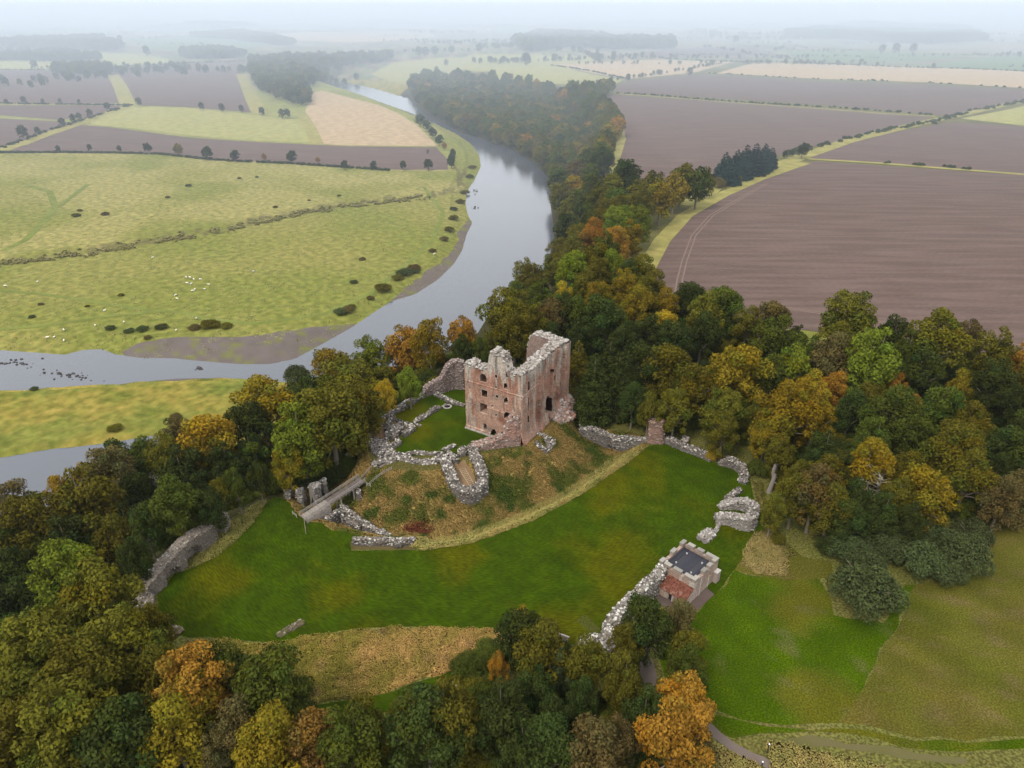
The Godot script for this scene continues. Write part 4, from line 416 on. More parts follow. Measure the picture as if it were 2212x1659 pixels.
	[-39.9,-78.9,11.6,17.9,"green","broad",5,"second mid green broadleaf tree from the left among the nearest trees"],
	[-42.5,-74.3,7.8,13.5,"brown","broad",5,"second brownish broadleaf tree from the left among the nearest trees"],
	[-46.5,-72.1,5.2,10.4,"brown","broad",5,"first brownish broadleaf tree from the left among the nearest trees"],
	[-51.7,-71.5,9.9,15.9,"gold","broad",5,"first golden olive broadleaf tree from the left among the nearest trees"],
	[-31.0,-72.0,8.8,14.6,"rust","broad",5,"only rusty brown broadleaf tree among the nearest trees"],
	[-22.9,-73.2,7.7,13.4,"olive","broad",5,"thirteenth olive green broadleaf tree from the left among the nearest trees"],
	[-13.0,-71.8,11.5,17.7,"dark","broad",5,"fifth dark green broadleaf tree from the left among the nearest trees"],
	[-38.7,-69.4,6.8,12.4,"gold","broad",5,"third golden olive broadleaf tree from the left among the nearest trees"],
	[-36.5,-75.6,7.2,12.8,"green","broad",5,"third mid green broadleaf tree from the left among the nearest trees"],
	[-59.1,-71.6,10.1,16.1,"dark","broad",5,"fourth dark green broadleaf tree from the left among the nearest trees"],
	[-66.2,-71.6,10.1,16.1,"olive","broad",5,"seventh olive green broadleaf tree from the left among the nearest trees"],
	[-79.3,-77.2,12.9,19.3,"olive","broad",5,"third olive green broadleaf tree from the left among the nearest trees"],
	[-66.8,-70.2,12.7,19.1,"olive","broad",5,"fifth olive green broadleaf tree from the left among the nearest trees"],
	[-77.2,-69.7,12.2,18.5,"olive","broad",5,"first olive green broadleaf tree from the left among the nearest trees"],
	[-58.1,-67.9,11.1,17.3,"dark","broad",5,"third dark green broadleaf tree from the left among the nearest trees"],
	[-69.4,-81.7,11.6,17.9,"olive","broad",5,"eighth olive green broadleaf tree from the left among the nearest trees"],
	[-93.1,-95.6,13.3,19.8,"dark","broad",5,"second dark green broadleaf tree from the left among the nearest trees"],
	[-59.6,-83.2,8.7,14.5,"olive","broad",5,"twelfth olive green broadleaf tree from the left among the nearest trees"],
	[-51.2,-76.0,9.0,14.8,"gold","broad",5,"second golden olive broadleaf tree from the left among the nearest trees"],
	[5.2,-69.5,9.2,15.1,"dark","broad",5,"tenth dark green broadleaf tree from the left among the nearest trees"],
	[12.8,-67.7,9.8,15.7,"brown","broad",5,"third brownish broadleaf tree from the left among the nearest trees"],
	[-24.4,-69.2,9.9,15.9,"green","broad",5,"fourth mid green broadleaf tree from the left among the nearest trees"],
	[-35.5,-68.9,10.5,16.6,"gold","broad",5,"fourth golden olive broadleaf tree from the left among the nearest trees"],
	[2.4,-92.1,9.1,15.0,"dark","broad",5,"eighth dark green broadleaf tree from the left among the nearest trees"],
	[2.2,-98.7,4.0,9.1,"yellow","broad",5,"second bright yellow broadleaf tree from the left among the nearest trees"],
	[5.4,-86.8,9.8,15.8,"olive","broad",5,"fifteenth olive green broadleaf tree from the left among the nearest trees"],
	[12.7,-86.7,7.8,13.4,"olive","broad",5,"sixteenth olive green broadleaf tree from the left among the nearest trees"],
	[8.3,-86.5,5.7,11.1,"grey","broad",5,"only grey green broadleaf tree among the nearest trees"],
	[-1.7,-74.6,9.9,15.9,"dark","broad",5,"sixth dark green broadleaf tree from the left among the nearest trees"],
	[-10.4,-74.4,10.3,16.4,"olive","broad",5,"fourteenth olive green broadleaf tree from the left among the nearest trees"],
	[6.2,-75.4,7.2,12.7,"dark","broad",5,"eleventh dark green broadleaf tree from the left among the nearest trees"],
	[10.4,-76.8,4.1,9.3,"dark","broad",5,"twelfth dark green broadleaf tree from the left among the nearest trees"],
	[20.7,-91.6,5.9,11.3,"olive","broad",5,"eighteenth olive green broadleaf tree from the left among the nearest trees"],
	[19.0,-83.2,6.8,12.4,"olive","broad",5,"seventeenth olive green broadleaf tree from the left among the nearest trees"],
	[25.3,-94.3,9.0,14.8,"dark","broad",5,"fifteenth dark green broadleaf tree from the left among the nearest trees"],
	[31.4,-97.6,5.9,11.3,"brown","broad",5,"fifth brownish broadleaf tree from the left among the nearest trees"],
	[30.9,-90.2,6.7,12.2,"olive","broad",5,"nineteenth olive green broadleaf tree from the left among the nearest trees"],
	[30.5,-86.1,6.5,11.9,"green","broad",5,"fifth mid green broadleaf tree from the left among the nearest trees"],
	[28.1,-78.0,8.5,14.3,"amber","broad",5,"fourth orange amber broadleaf tree from the left among the nearest trees"],
	[25.0,-70.2,10.7,16.8,"amber","broad",5,"third orange amber broadleaf tree from the left among the nearest trees"],
	[16.3,-72.0,6.1,11.5,"brown","broad",5,"fourth brownish broadleaf tree from the left among the nearest trees"],
	[-2.4,-88.7,3.5,8.5,"amber","broad",5,"second orange amber broadleaf tree from the left among the nearest trees"],
	[4.0,-81.3,6.5,12.0,"dark","broad",5,"ninth dark green broadleaf tree from the left among the nearest trees"],
	[29.4,-71.9,4.7,9.9,"brown","broad",5,"sixth brownish broadleaf tree from the left among the nearest trees"],
	[1.6,-71.4,6.9,12.5,"dark","broad",5,"seventh dark green broadleaf tree from the left among the nearest trees"],
	[11.9,-80.6,5.5,10.8,"dark","broad",5,"thirteenth dark green broadleaf tree from the left among the nearest trees"],
	[21.3,-75.9,7.2,12.8,"dark","broad",5,"fourteenth dark green broadleaf tree from the left among the nearest trees"],
	[-331.6,-733.4,8.7,10.4,"gold","broad",7,"only golden olive broadleaf tree on the near ploughed field's hedge"],
	[-294.8,-711.3,9.8,11.5,"dark","broad",7,"fifth dark green broadleaf tree from the left on the near ploughed field's hedge"],
	[-265.3,-703.4,8.0,9.6,"dark","broad",7,"sixth dark green broadleaf tree from the left on the near ploughed field's hedge"],
	[-239.2,-708.9,4.5,5.9,"amber","broad",7,"first orange amber broadleaf tree from the left on the near ploughed field's hedge"],
	[-209.0,-695.9,8.8,10.4,"dark","broad",7,"seventh dark green broadleaf tree from the left on the near ploughed field's hedge"],
	[-184.4,-696.4,4.4,5.8,"amber","broad",7,"second orange amber broadleaf tree from the left on the near ploughed field's hedge"],
	[-154.2,-669.8,5.9,7.4,"dark","broad",7,"eighth dark green broadleaf tree from the left on the near ploughed field's hedge"],
	[-127.0,-669.2,5.5,7.0,"dark","broad",7,"ninth dark green broadleaf tree from the left on the near ploughed field's hedge"],
	[-99.7,-668.2,5.9,7.4,"dark","broad",7,"tenth dark green broadleaf tree from the left on the near ploughed field's hedge"],
	[-76.3,-665.4,7.6,9.2,"dark","broad",7,"eleventh dark green broadleaf tree from the left on the near ploughed field's hedge"],
	[-55.9,-674.8,7.3,8.8,"dark","broad",7,"twelfth dark green broadleaf tree from the left on the near ploughed field's hedge"],
	[-368.3,-746.6,8.0,9.5,"dark","broad",7,"fourth dark green broadleaf tree from the left on the near ploughed field's hedge"],
	[-399.5,-751.1,4.7,6.1,"dark","broad",7,"third dark green broadleaf tree from the left on the near ploughed field's hedge"],
	[-432.7,-757.0,4.7,6.2,"dark","broad",7,"second dark green broadleaf tree from the left on the near ploughed field's hedge"],
	[-461.3,-750.1,4.7,6.1,"dark","broad",7,"first dark green broadleaf tree from the left on the near ploughed field's hedge"],
	[-297.2,-997.2,8.6,10.2,"dark","broad",8,"thirteenth dark green broadleaf tree from the left around the pale far-left pasture"],
	[-336.2,-1014.7,8.1,9.7,"dark","broad",8,"eleventh dark green broadleaf tree from the left around the pale far-left pasture"],
	[-303.6,-995.1,8.5,10.2,"dark","broad",8,"twelfth dark green broadleaf tree from the left around the pale far-left pasture"],
	[-373.3,-1042.1,7.0,8.6,"dark","broad",8,"tenth dark green broadleaf tree from the left around the pale far-left pasture"],
	[-400.4,-1042.9,8.3,9.9,"dark","broad",8,"ninth dark green broadleaf tree from the left around the pale far-left pasture"],
	[-431.7,-1053.9,7.7,9.3,"dark","broad",8,"eighth dark green broadleaf tree from the left around the pale far-left pasture"],
	[-539.8,-1097.4,8.7,10.3,"dark","broad",8,"seventh dark green broadleaf tree from the left around the pale far-left pasture"],
	[-561.4,-1051.7,7.7,9.3,"dark","broad",8,"sixth dark green broadleaf tree from the left around the pale far-left pasture"],
	[-633.4,-1113.0,4.7,6.2,"dark","broad",8,"fifth dark green broadleaf tree from the left around the pale far-left pasture"],
	[-659.2,-1110.6,5.4,6.9,"dark","broad",8,"fourth dark green broadleaf tree from the left around the pale far-left pasture"],
	[-679.8,-1102.0,5.4,6.8,"dark","broad",8,"third dark green broadleaf tree from the left around the pale far-left pasture"],
	[-703.1,-1095.1,8.0,9.6,"dark","broad",8,"second dark green broadleaf tree from the left around the pale far-left pasture"],
	[-727.1,-1092.5,5.3,6.8,"dark","broad",8,"first dark green broadleaf tree from the left around the pale far-left pasture"],
	[-540.7,-823.9,11.2,13.0,"dark","broad",9,"first dark green broadleaf tree from the left along the far-left lane"],
	[-543.7,-855.2,6.4,7.9,"dark","broad",9,"second dark green broadleaf tree from the left along the far-left lane"],
	[-543.8,-906.0,7.8,9.4,"dark","broad",9,"third dark green broadleaf tree from the left along the far-left lane"],
	[-543.8,-931.9,8.0,9.6,"dark","broad",9,"fourth dark green broadleaf tree from the left along the far-left lane"],
	[-547.6,-952.7,7.0,8.6,"dark","broad",9,"fifth dark green broadleaf tree from the left along the far-left lane"],
	[-547.1,-977.8,7.8,9.4,"dark","broad",9,"sixth dark green broadleaf tree from the left along the far-left lane"],
	[-112.5,-921.0,11.3,13.1,"dark","broad",9,"seventh dark green broadleaf tree from the left along the far-left lane"],
	[-101.5,-883.3,9.8,11.5,"dark","broad",9,"eighth dark green broadleaf tree from the left along the far-left lane"],
	[-89.1,-839.9,8.9,10.5,"dark","broad",9,"ninth dark green broadleaf tree from the left along the far-left lane"],
	[-78.2,-796.2,8.4,10.1,"dark","broad",9,"tenth dark green broadleaf tree from the left along the far-left lane"],
	[-70.7,-773.6,5.3,6.8,"amber","broad",9,"only orange amber broadleaf tree along the far-left lane"],
	[-58.8,-734.4,6.0,7.5,"dark","broad",9,"twelfth dark green broadleaf tree from the left along the far-left lane"],
	[-57.8,-705.7,6.7,8.2,"dark","broad",9,"eleventh dark green broadleaf tree from the left along the far-left lane"],
	[-1029.0,-1674.7,15.0,16.9,"dark","broad",10,"first dark green broadleaf tree from the left standing alone in the hazy left distance"],
	[-1329.5,-2680.2,20.0,22.2,"dark","broad",10,"second dark green broadleaf tree from the left standing alone in the hazy left distance"],
	[-983.2,-2105.4,20.0,22.2,"dark","broad",10,"third dark green broadleaf tree from the left standing alone in the hazy left distance"],
	[-88.0,-2134.3,17.6,19.7,"dark","broad",10,"eighth dark green broadleaf tree from the left standing alone in the hazy left distance"],
	[-168.8,-2184.7,15.5,17.4,"dark","broad",10,"seventh dark green broadleaf tree from the left standing alone in the hazy left distance"],
	[-209.7,-2140.7,19.0,21.1,"dark","broad",10,"sixth dark green broadleaf tree from the left standing alone in the hazy left distance"],
	[-231.5,-2106.9,20.0,22.2,"dark","broad",10,"fifth dark green broadleaf tree from the left standing alone in the hazy left distance"],
	[-251.3,-2116.7,18.8,20.9,"dark","broad",10,"fourth dark green broadleaf tree from the left standing alone in the hazy left distance"],
	[150.6,-515.5,14.7,18.4,"spruce","conifer",11,"first blue green conifer from the left in the clump between ploughed fields"],
	[164.7,-536.0,13.6,17.0,"spruce","conifer",11,"third blue green conifer from the left in the clump between ploughed fields"],
	[176.2,-552.6,14.0,17.4,"spruce","conifer",11,"fifth blue green conifer from the left in the clump between ploughed fields"],
	[184.5,-556.9,14.1,17.6,"spruce","conifer",11,"sixth blue green conifer from the left in the clump between ploughed fields"],
	[191.5,-556.8,14.1,17.6,"spruce","conifer",11,"ninth blue green conifer from the left in the clump between ploughed fields"],
	[200.7,-568.1,10.8,13.4,"spruce","conifer",11,"tenth blue green conifer from the left in the clump between ploughed fields"],
	[167.5,-528.1,13.4,16.7,"spruce","conifer",11,"fourth blue green conifer from the left in the clump between ploughed fields"],
	[181.7,-541.2,12.0,15.0,"spruce","conifer",11,"seventh blue green conifer from the left in the clump between ploughed fields"],
	[153.9,-509.1,13.0,16.2,"spruce","conifer",11,"second blue green conifer from the left in the clump between ploughed fields"],
	[188.6,-549.0,10.4,13.0,"spruce","conifer",11,"eighth blue green conifer from the left in the clump between ploughed fields"],
	[181.8,-570.4,7.2,12.6,"brown","conifer",11,"only brownish conifer in the clump between ploughed fields"],
	[143.7,-501.4,9.6,6.7,"brown","shrub",11,"only brownish bush in the clump between ploughed fields"],
	[162.4,-521.6,6.7,4.7,"olive","shrub",11,"only olive green bush in the clump between ploughed fields"],
	[233.2,-614.4,4.6,6.1,"dark","broad",6,"sixth dark green broadleaf tree from the left on the right-hand field hedges"],
	[239.6,-608.5,9.5,11.2,"dark","broad",6,"seventh dark green broadleaf tree from the left on the right-hand field hedges"],
	[225.7,-608.3,4.6,6.0,"dark","broad",6,"fifth dark green broadleaf tree from the left on the right-hand field hedges"],
	[31.2,-1755.5,20.0,22.2,"dark","broad",6,"first dark green broadleaf tree from the left on the right-hand field hedges"],
	[206.2,-1375.4,9.1,10.7,"dark","broad",6,"second dark green broadleaf tree from the left on the right-hand field hedges"],
	[335.8,-1468.9,11.4,13.2,"dark","broad",6,"third dark green broadleaf tree from the left on the right-hand field hedges"],
	[759.8,-2677.3,20.0,22.2,"dark","broad",6,"fourth dark green broadleaf tree from the left on the right-hand field hedges"],
	[858.2,-1580.7,8.5,10.1,"dark","broad",6,"eleventh dark green broadleaf tree from the left on the right-hand field hedges"],
	[990.2,-2096.7,18.5,20.7,"dark","broad",6,"eighth dark green broadleaf tree from the left on the right-hand field hedges"],
	[1028.4,-2102.2,20.0,22.2,"dark","broad",6,"ninth dark green broadleaf tree from the left on the right-hand field hedges"],
	[1078.0,-2108.2,20.0,22.2,"dark","broad",6,"tenth dark green broadleaf tree from the left on the right-hand field hedges"]]
const SHEEP := [-181.9,-378.7,-179.2,-377.9,-177.4,-368.8,-174.5,-367.4,-175.8,-374.5,-172.4,-374.8,-164.4,-366.3,-163.9,-359.1,-169.5,-356.6,-169.0,-358.7,-175.7,-350.4,-172.9,-345.1,-216.1,-413.7,-260.0,-370.7,-273.7,-364.4,-201.8,-328.5,-185.2,-313.9,-196.8,-309.9,-178.9,-305.5,-152.4,-318.4,-156.2,-304.2,-208.6,-304.5,-209.0,-297.2,-212.0,-297.1,-203.2,-294.4,-47.6,-428.0,-47.2,-421.0,-147.3,-388.1]
const BANK_BUSHES := [-292.4,-508.9,6.7,-237.0,-630.5,4.4,-269.5,-601.0,5.8,-223.4,-635.3,3.6,-137.0,-567.8,3.7,-157.0,-552.5,3.2,-176.6,-530.9,4.5,-89.5,-410.5,4.7,-68.9,-359.5,9.9,-82.0,-329.8,8.1,-84.7,-326.7,6.9,-80.7,-335.1,4.7,-60.3,-383.3,10.4,-56.1,-391.4,9.3,-63.1,-375.6,7.7,-73.7,-347.8,4.8,-204.2,-350.4,3.6,-213.7,-334.7,2.8,-238.5,-337.3,3.3,-232.9,-320.5,3.8,-142.1,-309.1,9.8,-148.7,-306.4,6.5,-134.2,-308.3,6.5,-171.9,-305.0,6.5,-177.3,-302.9,5.4,-187.7,-306.4,5.4,-164.2,-307.2,6.5,-124.2,-226.5,5.1,-142.4,-218.3,5.8,-86.4,-369.9,5.1,-208.5,-260.5,8.6,-42.6,-474.1,7.8,-41.6,-503.1,8.2,-40.2,-558.5,9.1,-38.6,-592.1,8.6,-37.9,-653.1,8.3,-43.8,-451.4,6.8,-48.9,-426.6,5.7,-37.8,-693.3,8.8,-316.6,-519.9,4.4,-311.1,-504.9,6.6,-269.8,-560.9,4.7,-43.8,-532.9,6.9,-54.2,-387.3,5.3,-189.8,-249.1,3.7,-165.5,-295.8,4.2]
const SCRUB := [[30.7,-79.1,34.5,-77.5,38.1,-75.4,40.6,-74.0,41.2,-72.0,27.7,-72.0],[43.3,-77.9,47.5,-77.7,50.9,-76.3,56.0,-75.1,60.9,-73.7,60.1,-72.0,42.0,-72.0]]
const RIVER_ROCKS := [31.5,-565.1,29.0,-637.5,33.5,-638.8,31.8,-593.3,30.8,-511.0,30.2,-590.4,28.7,-481.6,29.6,-515.5,30.8,-582.1,30.1,-509.8,27.9,-487.1,28.8,-641.1,28.0,-597.8,29.7,-482.1,30.8,-569.4,31.9,-550.9,30.1,-485.6,31.7,-512.3,30.0,-500.1,29.3,-580.0,29.5,-581.5,32.6,-629.2,30.9,-604.9,30.0,-632.3,29.9,-639.0,28.9,-478.6,30.3,-491.6,30.9,-628.2,29.0,-625.5,30.8,-558.8,29.4,-597.7,31.0,-522.0,30.9,-510.9,29.5,-620.4,29.4,-497.5,32.1,-571.8,30.3,-512.3,31.7,-595.5,32.0,-613.8,29.8,-580.3,32.1,-567.7,30.8,-598.2,28.1,-502.1,27.9,-624.3,31.6,-554.0,27.8,-487.4,30.8,-637.6,31.4,-606.5,27.3,-479.6,29.5,-571.9,28.9,-494.0,30.2,-506.5,30.3,-483.2,31.4,-530.3,30.4,-600.9,31.3,-603.6,29.5,-593.7,29.9,-603.7,30.1,-643.9,32.4,-607.3,31.4,-582.9,32.6,-541.8,31.9,-632.6,31.4,-541.5,31.0,-527.3,30.6,-518.7,30.6,-565.3,30.1,-482.2,29.8,-582.8,30.3,-564.1,30.5,-494.3,30.8,-604.9,30.1,-513.8,29.6,-489.1,31.2,-562.8,28.7,-491.7,30.9,-556.4,30.9,-541.3,30.8,-527.1,30.3,-530.0,30.1,-572.2,30.8,-588.3,31.2,-546.3,30.5,-551.4,30.5,-502.6,30.7,-619.2,30.4,-483.5,30.7,-634.7,27.8,-485.8,32.0,-530.3,-132.6,-270.2,-132.8,-270.4,-133.9,-268.8,-132.6,-270.3,-132.2,-268.9,-133.7,-269.9,-132.0,-269.3,-133.8,-271.6,-131.4,-269.5,-132.8,-270.0,-132.6,-270.1,-134.0,-270.4,-133.5,-270.3,-133.6,-269.2,-221.7,-273.9,-220.2,-274.5,-206.1,-274.7,-218.9,-275.0,-215.7,-278.3,-218.0,-274.8,-217.3,-275.0,-209.4,-273.7,-208.5,-274.1,-216.3,-275.1,-216.6,-275.7,-217.6,-278.3,-216.6,-275.2,-220.4,-275.2,-211.7,-275.4,-205.0,-279.9,-217.9,-278.4,-205.9,-270.4,-229.4,-274.9,-211.8,-275.7,-213.8,-279.2,-209.1,-274.4,-215.1,-276.2,-211.3,-276.0,-213.8,-276.0,-228.1,-275.2,-212.5,-273.8,-219.9,-275.2,-210.7,-274.8,-205.0,-271.5,-192.3,-268.5,-177.3,-259.7,-177.8,-261.5,-188.9,-265.3,-180.4,-265.9,-196.2,-266.1,-167.4,-258.7,-189.3,-265.4,-184.0,-265.4,-176.8,-263.7,-188.7,-260.2,-187.3,-263.0,-184.8,-264.3,-183.4,-265.3,-198.3,-269.2,-192.7,-265.5,-184.3,-263.4,-180.9,-263.2,-189.9,-265.3,-196.8,-264.0,-180.7,-262.2,-185.2,-264.0,-178.8,-263.5,-179.2,-262.1,-181.2,-260.2,-188.1,-264.4,-190.1,-265.6,-173.0,-259.1,-183.3,-262.1,-176.4,-261.5,-29.9,-609.2,-31.7,-600.4,-29.4,-602.1,-32.1,-604.5,-32.0,-607.1,-29.4,-605.9,-30.5,-591.7,-29.6,-601.0,-31.7,-600.6,-29.0,-599.5,-29.6,-602.2,-30.5,-603.7,-28.0,-542.4,-30.8,-546.3,-28.5,-547.8,-29.1,-543.9,-25.9,-544.4,-28.5,-550.7,-26.0,-545.9,-29.0,-549.4,-29.0,-549.3,-28.6,-544.8,-28.7,-545.4,-29.8,-542.1]
const SCARP := [-299.0,-403.0,-279.7,-413.1,-252.2,-427.5,-226.2,-449.9,-202.4,-466.0,-179.9,-492.2,-147.4,-524.3,-117.0,-544.0,-100.9,-553.6,-66.6,-569.0]
const EDGE_GRASS := [38.2,-170.6,31.4,-162.1,17.9,-148.2,5.0,-137.4,-9.5,-129.2,-20.7,-126.5,-24.0,-130.0,-18.8,-134.5,-10.0,-137.1,1.0,-143.4,10.7,-150.9,20.2,-160.2,29.3,-170.5,36.7,-173.4]
const WALL_GRASS := [-61.9,-144.9,-62.4,-137.0,-64.8,-129.4,-67.1,-124.4,-72.1,-120.0,-72.1,-123.4,-70.3,-129.4,-68.8,-135.9,-67.0,-139.9,-63.0,-145.9]
const RED_PLANTS := [-26.9,-138.4,-22.9,-140.0,-20.0,-138.6,-18.8,-137.0,-21.5,-136.5,-25.9,-137.2]
const EDGE_WOOD := [63.1,-153.7,65.5,-152.7,63.7,-145.1,62.8,-138.0,62.9,-130.2,64.8,-124.5,52.6,-121.7,53.2,-126.3,58.9,-131.4,61.3,-138.4,61.7,-144.1]
const SHEEP_LABELS := ["fifteenth white sheep from the left on the riverside meadow","seventeenth white sheep from the left on the riverside meadow","sixteenth white sheep from the left on the riverside meadow","eighteenth white sheep from the left on the riverside meadow","twentieth white sheep from the left on the riverside meadow","twenty-third white sheep from the left on the riverside meadow","twenty-fifth white sheep from the left on the riverside meadow","twenty-fourth white sheep from the left on the riverside meadow","nineteenth white sheep from the left on the riverside meadow","twenty-first white sheep from the left on the riverside meadow","twelfth white sheep from the left on the riverside meadow","fourteenth white sheep from the left on the riverside meadow","eleventh white sheep from the left on the riverside meadow","second white sheep from the left on the riverside meadow","first white sheep from the left on the riverside meadow","eighth white sheep from the left on the riverside meadow","ninth white sheep from the left on the riverside meadow","seventh white sheep from the left on the riverside meadow","tenth white sheep from the left on the riverside meadow","twenty-second white sheep from the left on the riverside meadow","thirteenth white sheep from the left on the riverside meadow","sixth white sheep from the left on the riverside meadow","fourth white sheep from the left on the riverside meadow","third white sheep from the left on the riverside meadow","fifth white sheep from the left on the riverside meadow","twenty-eighth white sheep from the left on the riverside meadow","twenty-seventh white sheep from the left on the riverside meadow","twenty-sixth white sheep from the left on the riverside meadow"]
const BUSH_LABELS := ["eighth low bush from the left on the bank across the river","twenty-second low bush from the left on the bank across the river","eighteenth low bush from the left on the bank across the river","twenty-third low bush from the left on the bank across the river","twenty-sixth low bush from the left on the bank across the river","twenty-fifth low bush from the left on the bank across the river","twenty-fourth low bush from the left on the bank across the river","thirty-first low bush from the left on the bank across the river","thirty-third low bush from the left on the bank across the river","twenty-eighth low bush from the left on the bank across the river","twenty-seventh low bush from the left on the bank across the river","twenty-ninth low bush from the left on the bank across the river","thirty-fifth low bush from the left on the bank across the river","thirty-sixth low bush from the left on the bank across the river","thirty-fourth low bush from the left on the bank across the river","thirty-second low bush from the left on the bank across the river","eleventh low bush from the left on the bank across the river","seventh low bush from the left on the bank across the river","fourth low bush from the left on the bank across the river","second low bush from the left on the bank across the river","twentieth low bush from the left on the bank across the river","nineteenth low bush from the left on the bank across the river","twenty-first low bush from the left on the bank across the river","thirteenth low bush from the left on the bank across the river","twelfth low bush from the left on the bank across the river","ninth low bush from the left on the bank across the river","fifteenth low bush from the left on the bank across the river","seventeenth low bush from the left on the bank across the river","tenth low bush from the left on the bank across the river","thirtieth low bush from the left on the bank across the river","first low bush from the left on the bank across the river","fortieth low bush from the left on the bank across the river","forty-second low bush from the left on the bank across the river","forty-third low bush from the left on the bank across the river","forty-fourth low bush from the left on the bank across the river","forty-fifth low bush from the left on the bank across the river","thirty-ninth low bush from the left on the bank across the river","thirty-eighth low bush from the left on the bank across the river","forty-sixth low bush from the left on the bank across the river","sixth low bush from the left on the bank across the river","fifth low bush from the left on the bank across the river","sixteenth low bush from the left on the bank across the river","forty-first low bush from the left on the bank across the river","thirty-seventh low bush from the left on the bank across the river","third low bush from the left on the bank across the river","fourteenth low bush from the left on the bank across the river"]
const UNDERGROWTH := [["undergrowth below the wood right of the keep",[56.2,-290.7,60.8,-272.0,90.9,-257.6,101.3,-240.1,104.6,-230.2,121.2,-226.4,141.1,-230.2,182.3,-217.3,149.3,-158.1,129.5,-139.7,116.4,-139.7,94.8,-135.8,84.5,-135.2,76.0,-131.0,66.3,-134.6,68.7,-146.4,72.6,-158.2,69.2,-164.6,67.0,-169.7,56.0,-175.0,45.6,-178.2,29.2,-187.8,23.7,-190.0,20.1,-202.0,19.7,-219.8,14.0,-208.0,-10.0,-212.0,6.1,-291.8,32.6,-314.9]],["undergrowth on the wooded bank left of the castle",[-140.6,-154.3,-130.5,-178.4,-112.7,-185.9,-97.4,-199.4,-82.8,-217.8,-71.4,-231.4,-52.4,-263.2,-34.8,-276.9,-18.2,-263.2,-24.0,-207.0,-34.0,-196.0,-43.0,-180.0,-45.0,-164.0,-49.2,-151.9,-59.1,-150.5,-72.0,-141.3,-83.2,-118.6,-81.4,-109.0,-75.1,-99.3,-78.2,-90.3,-100.0,-84.4,-152.2,-128.3]],["undergrowth beneath the nearest trees",[-109.7,-87.9,-74.9,-94.0,-62.7,-94.0,-53.1,-94.0,-37.5,-87.9,-33.2,-80.4,-20.3,-79.5,-19.0,-87.9,-9.2,-91.9,-2.3,-98.4,6.6,-96.2,14.3,-93.0,16.3,-87.9,20.1,-85.0,25.3,-82.2,31.4,-84.0,29.9,-73.7,26.1,-63.3,-91.2,-63.3]]]
const FAR_HOUSES := [[2175,-4011,14,0.3,"leftmost pale house of the far hazy village on the right"],[2226,-4052,16,1.2,"middle pale house of the far hazy village on the right"],[2212,-3993,12,0.1,"rightmost pale house of the far hazy village on the right"],[1269,-3287,13,0.5,"lone pale farmhouse in the haze left of the village"],[-1539,-3706,14,0.2,"pale farmhouse beside trees in the left haze"],[-283,-4588,14,0.9,"pale farmhouse in the haze beyond the river bend"],[-136,-4576,13,0.4,"second pale farmhouse in the haze, right of the river bend"]]


var rng := RandomNumberGenerator.new()
var noise := FastNoiseLite.new()
var fine := FastNoiseLite.new()
var cells := FastNoiseLite.new()
var used := {}
var mats := {}
var xs := PackedFloat32Array()
var zs := PackedFloat32Array()
var hs := PackedFloat32Array()
var poly := {}

class Poly:
	var p: PackedVector2Array
	var box: Rect2
	var bins := {}
	func _init(flat: Array):
		for i in range(0, flat.size(), 2):
			p.append(Vector2(flat[i], flat[i + 1]))
		box = Rect2(p[0], Vector2.ZERO)
		for q in p:
			box = box.expand(q)
		for i in p.size():
			var a := p[i]
			var b := p[(i + 1) % p.size()]
			if absf(a.x) > 5000 or absf(b.x) > 5000:
				continue
			var n := int(a.distance_to(b) / 30.0) + 1
			var got := {}
			for k in n + 1:
				var q := a.lerp(b, float(k) / n)
				for dx in range(-2, 3):
					for dz in range(-2, 3):
						got[Vector2i(int(floor(q.x / 40.0)) + dx, int(floor(q.y / 40.0)) + dz)] = true
			for key in got:
				if not bins.has(key):
					bins[key] = []
				bins[key].append(i)
	func has(q: Vector2) -> bool:
		return box.has_point(q) and Geometry2D.is_point_in_polygon(q, p)
	func dist(q: Vector2) -> float:
		var best := 80.0
		for i in bins.get(Vector2i(int(floor(q.x / 40.0)), int(floor(q.y / 40.0))), []):
			best = minf(best, q.distance_to(Geometry2D.get_closest_point_to_segment(q, p[i], p[(i + 1) % p.size()])))
		return best

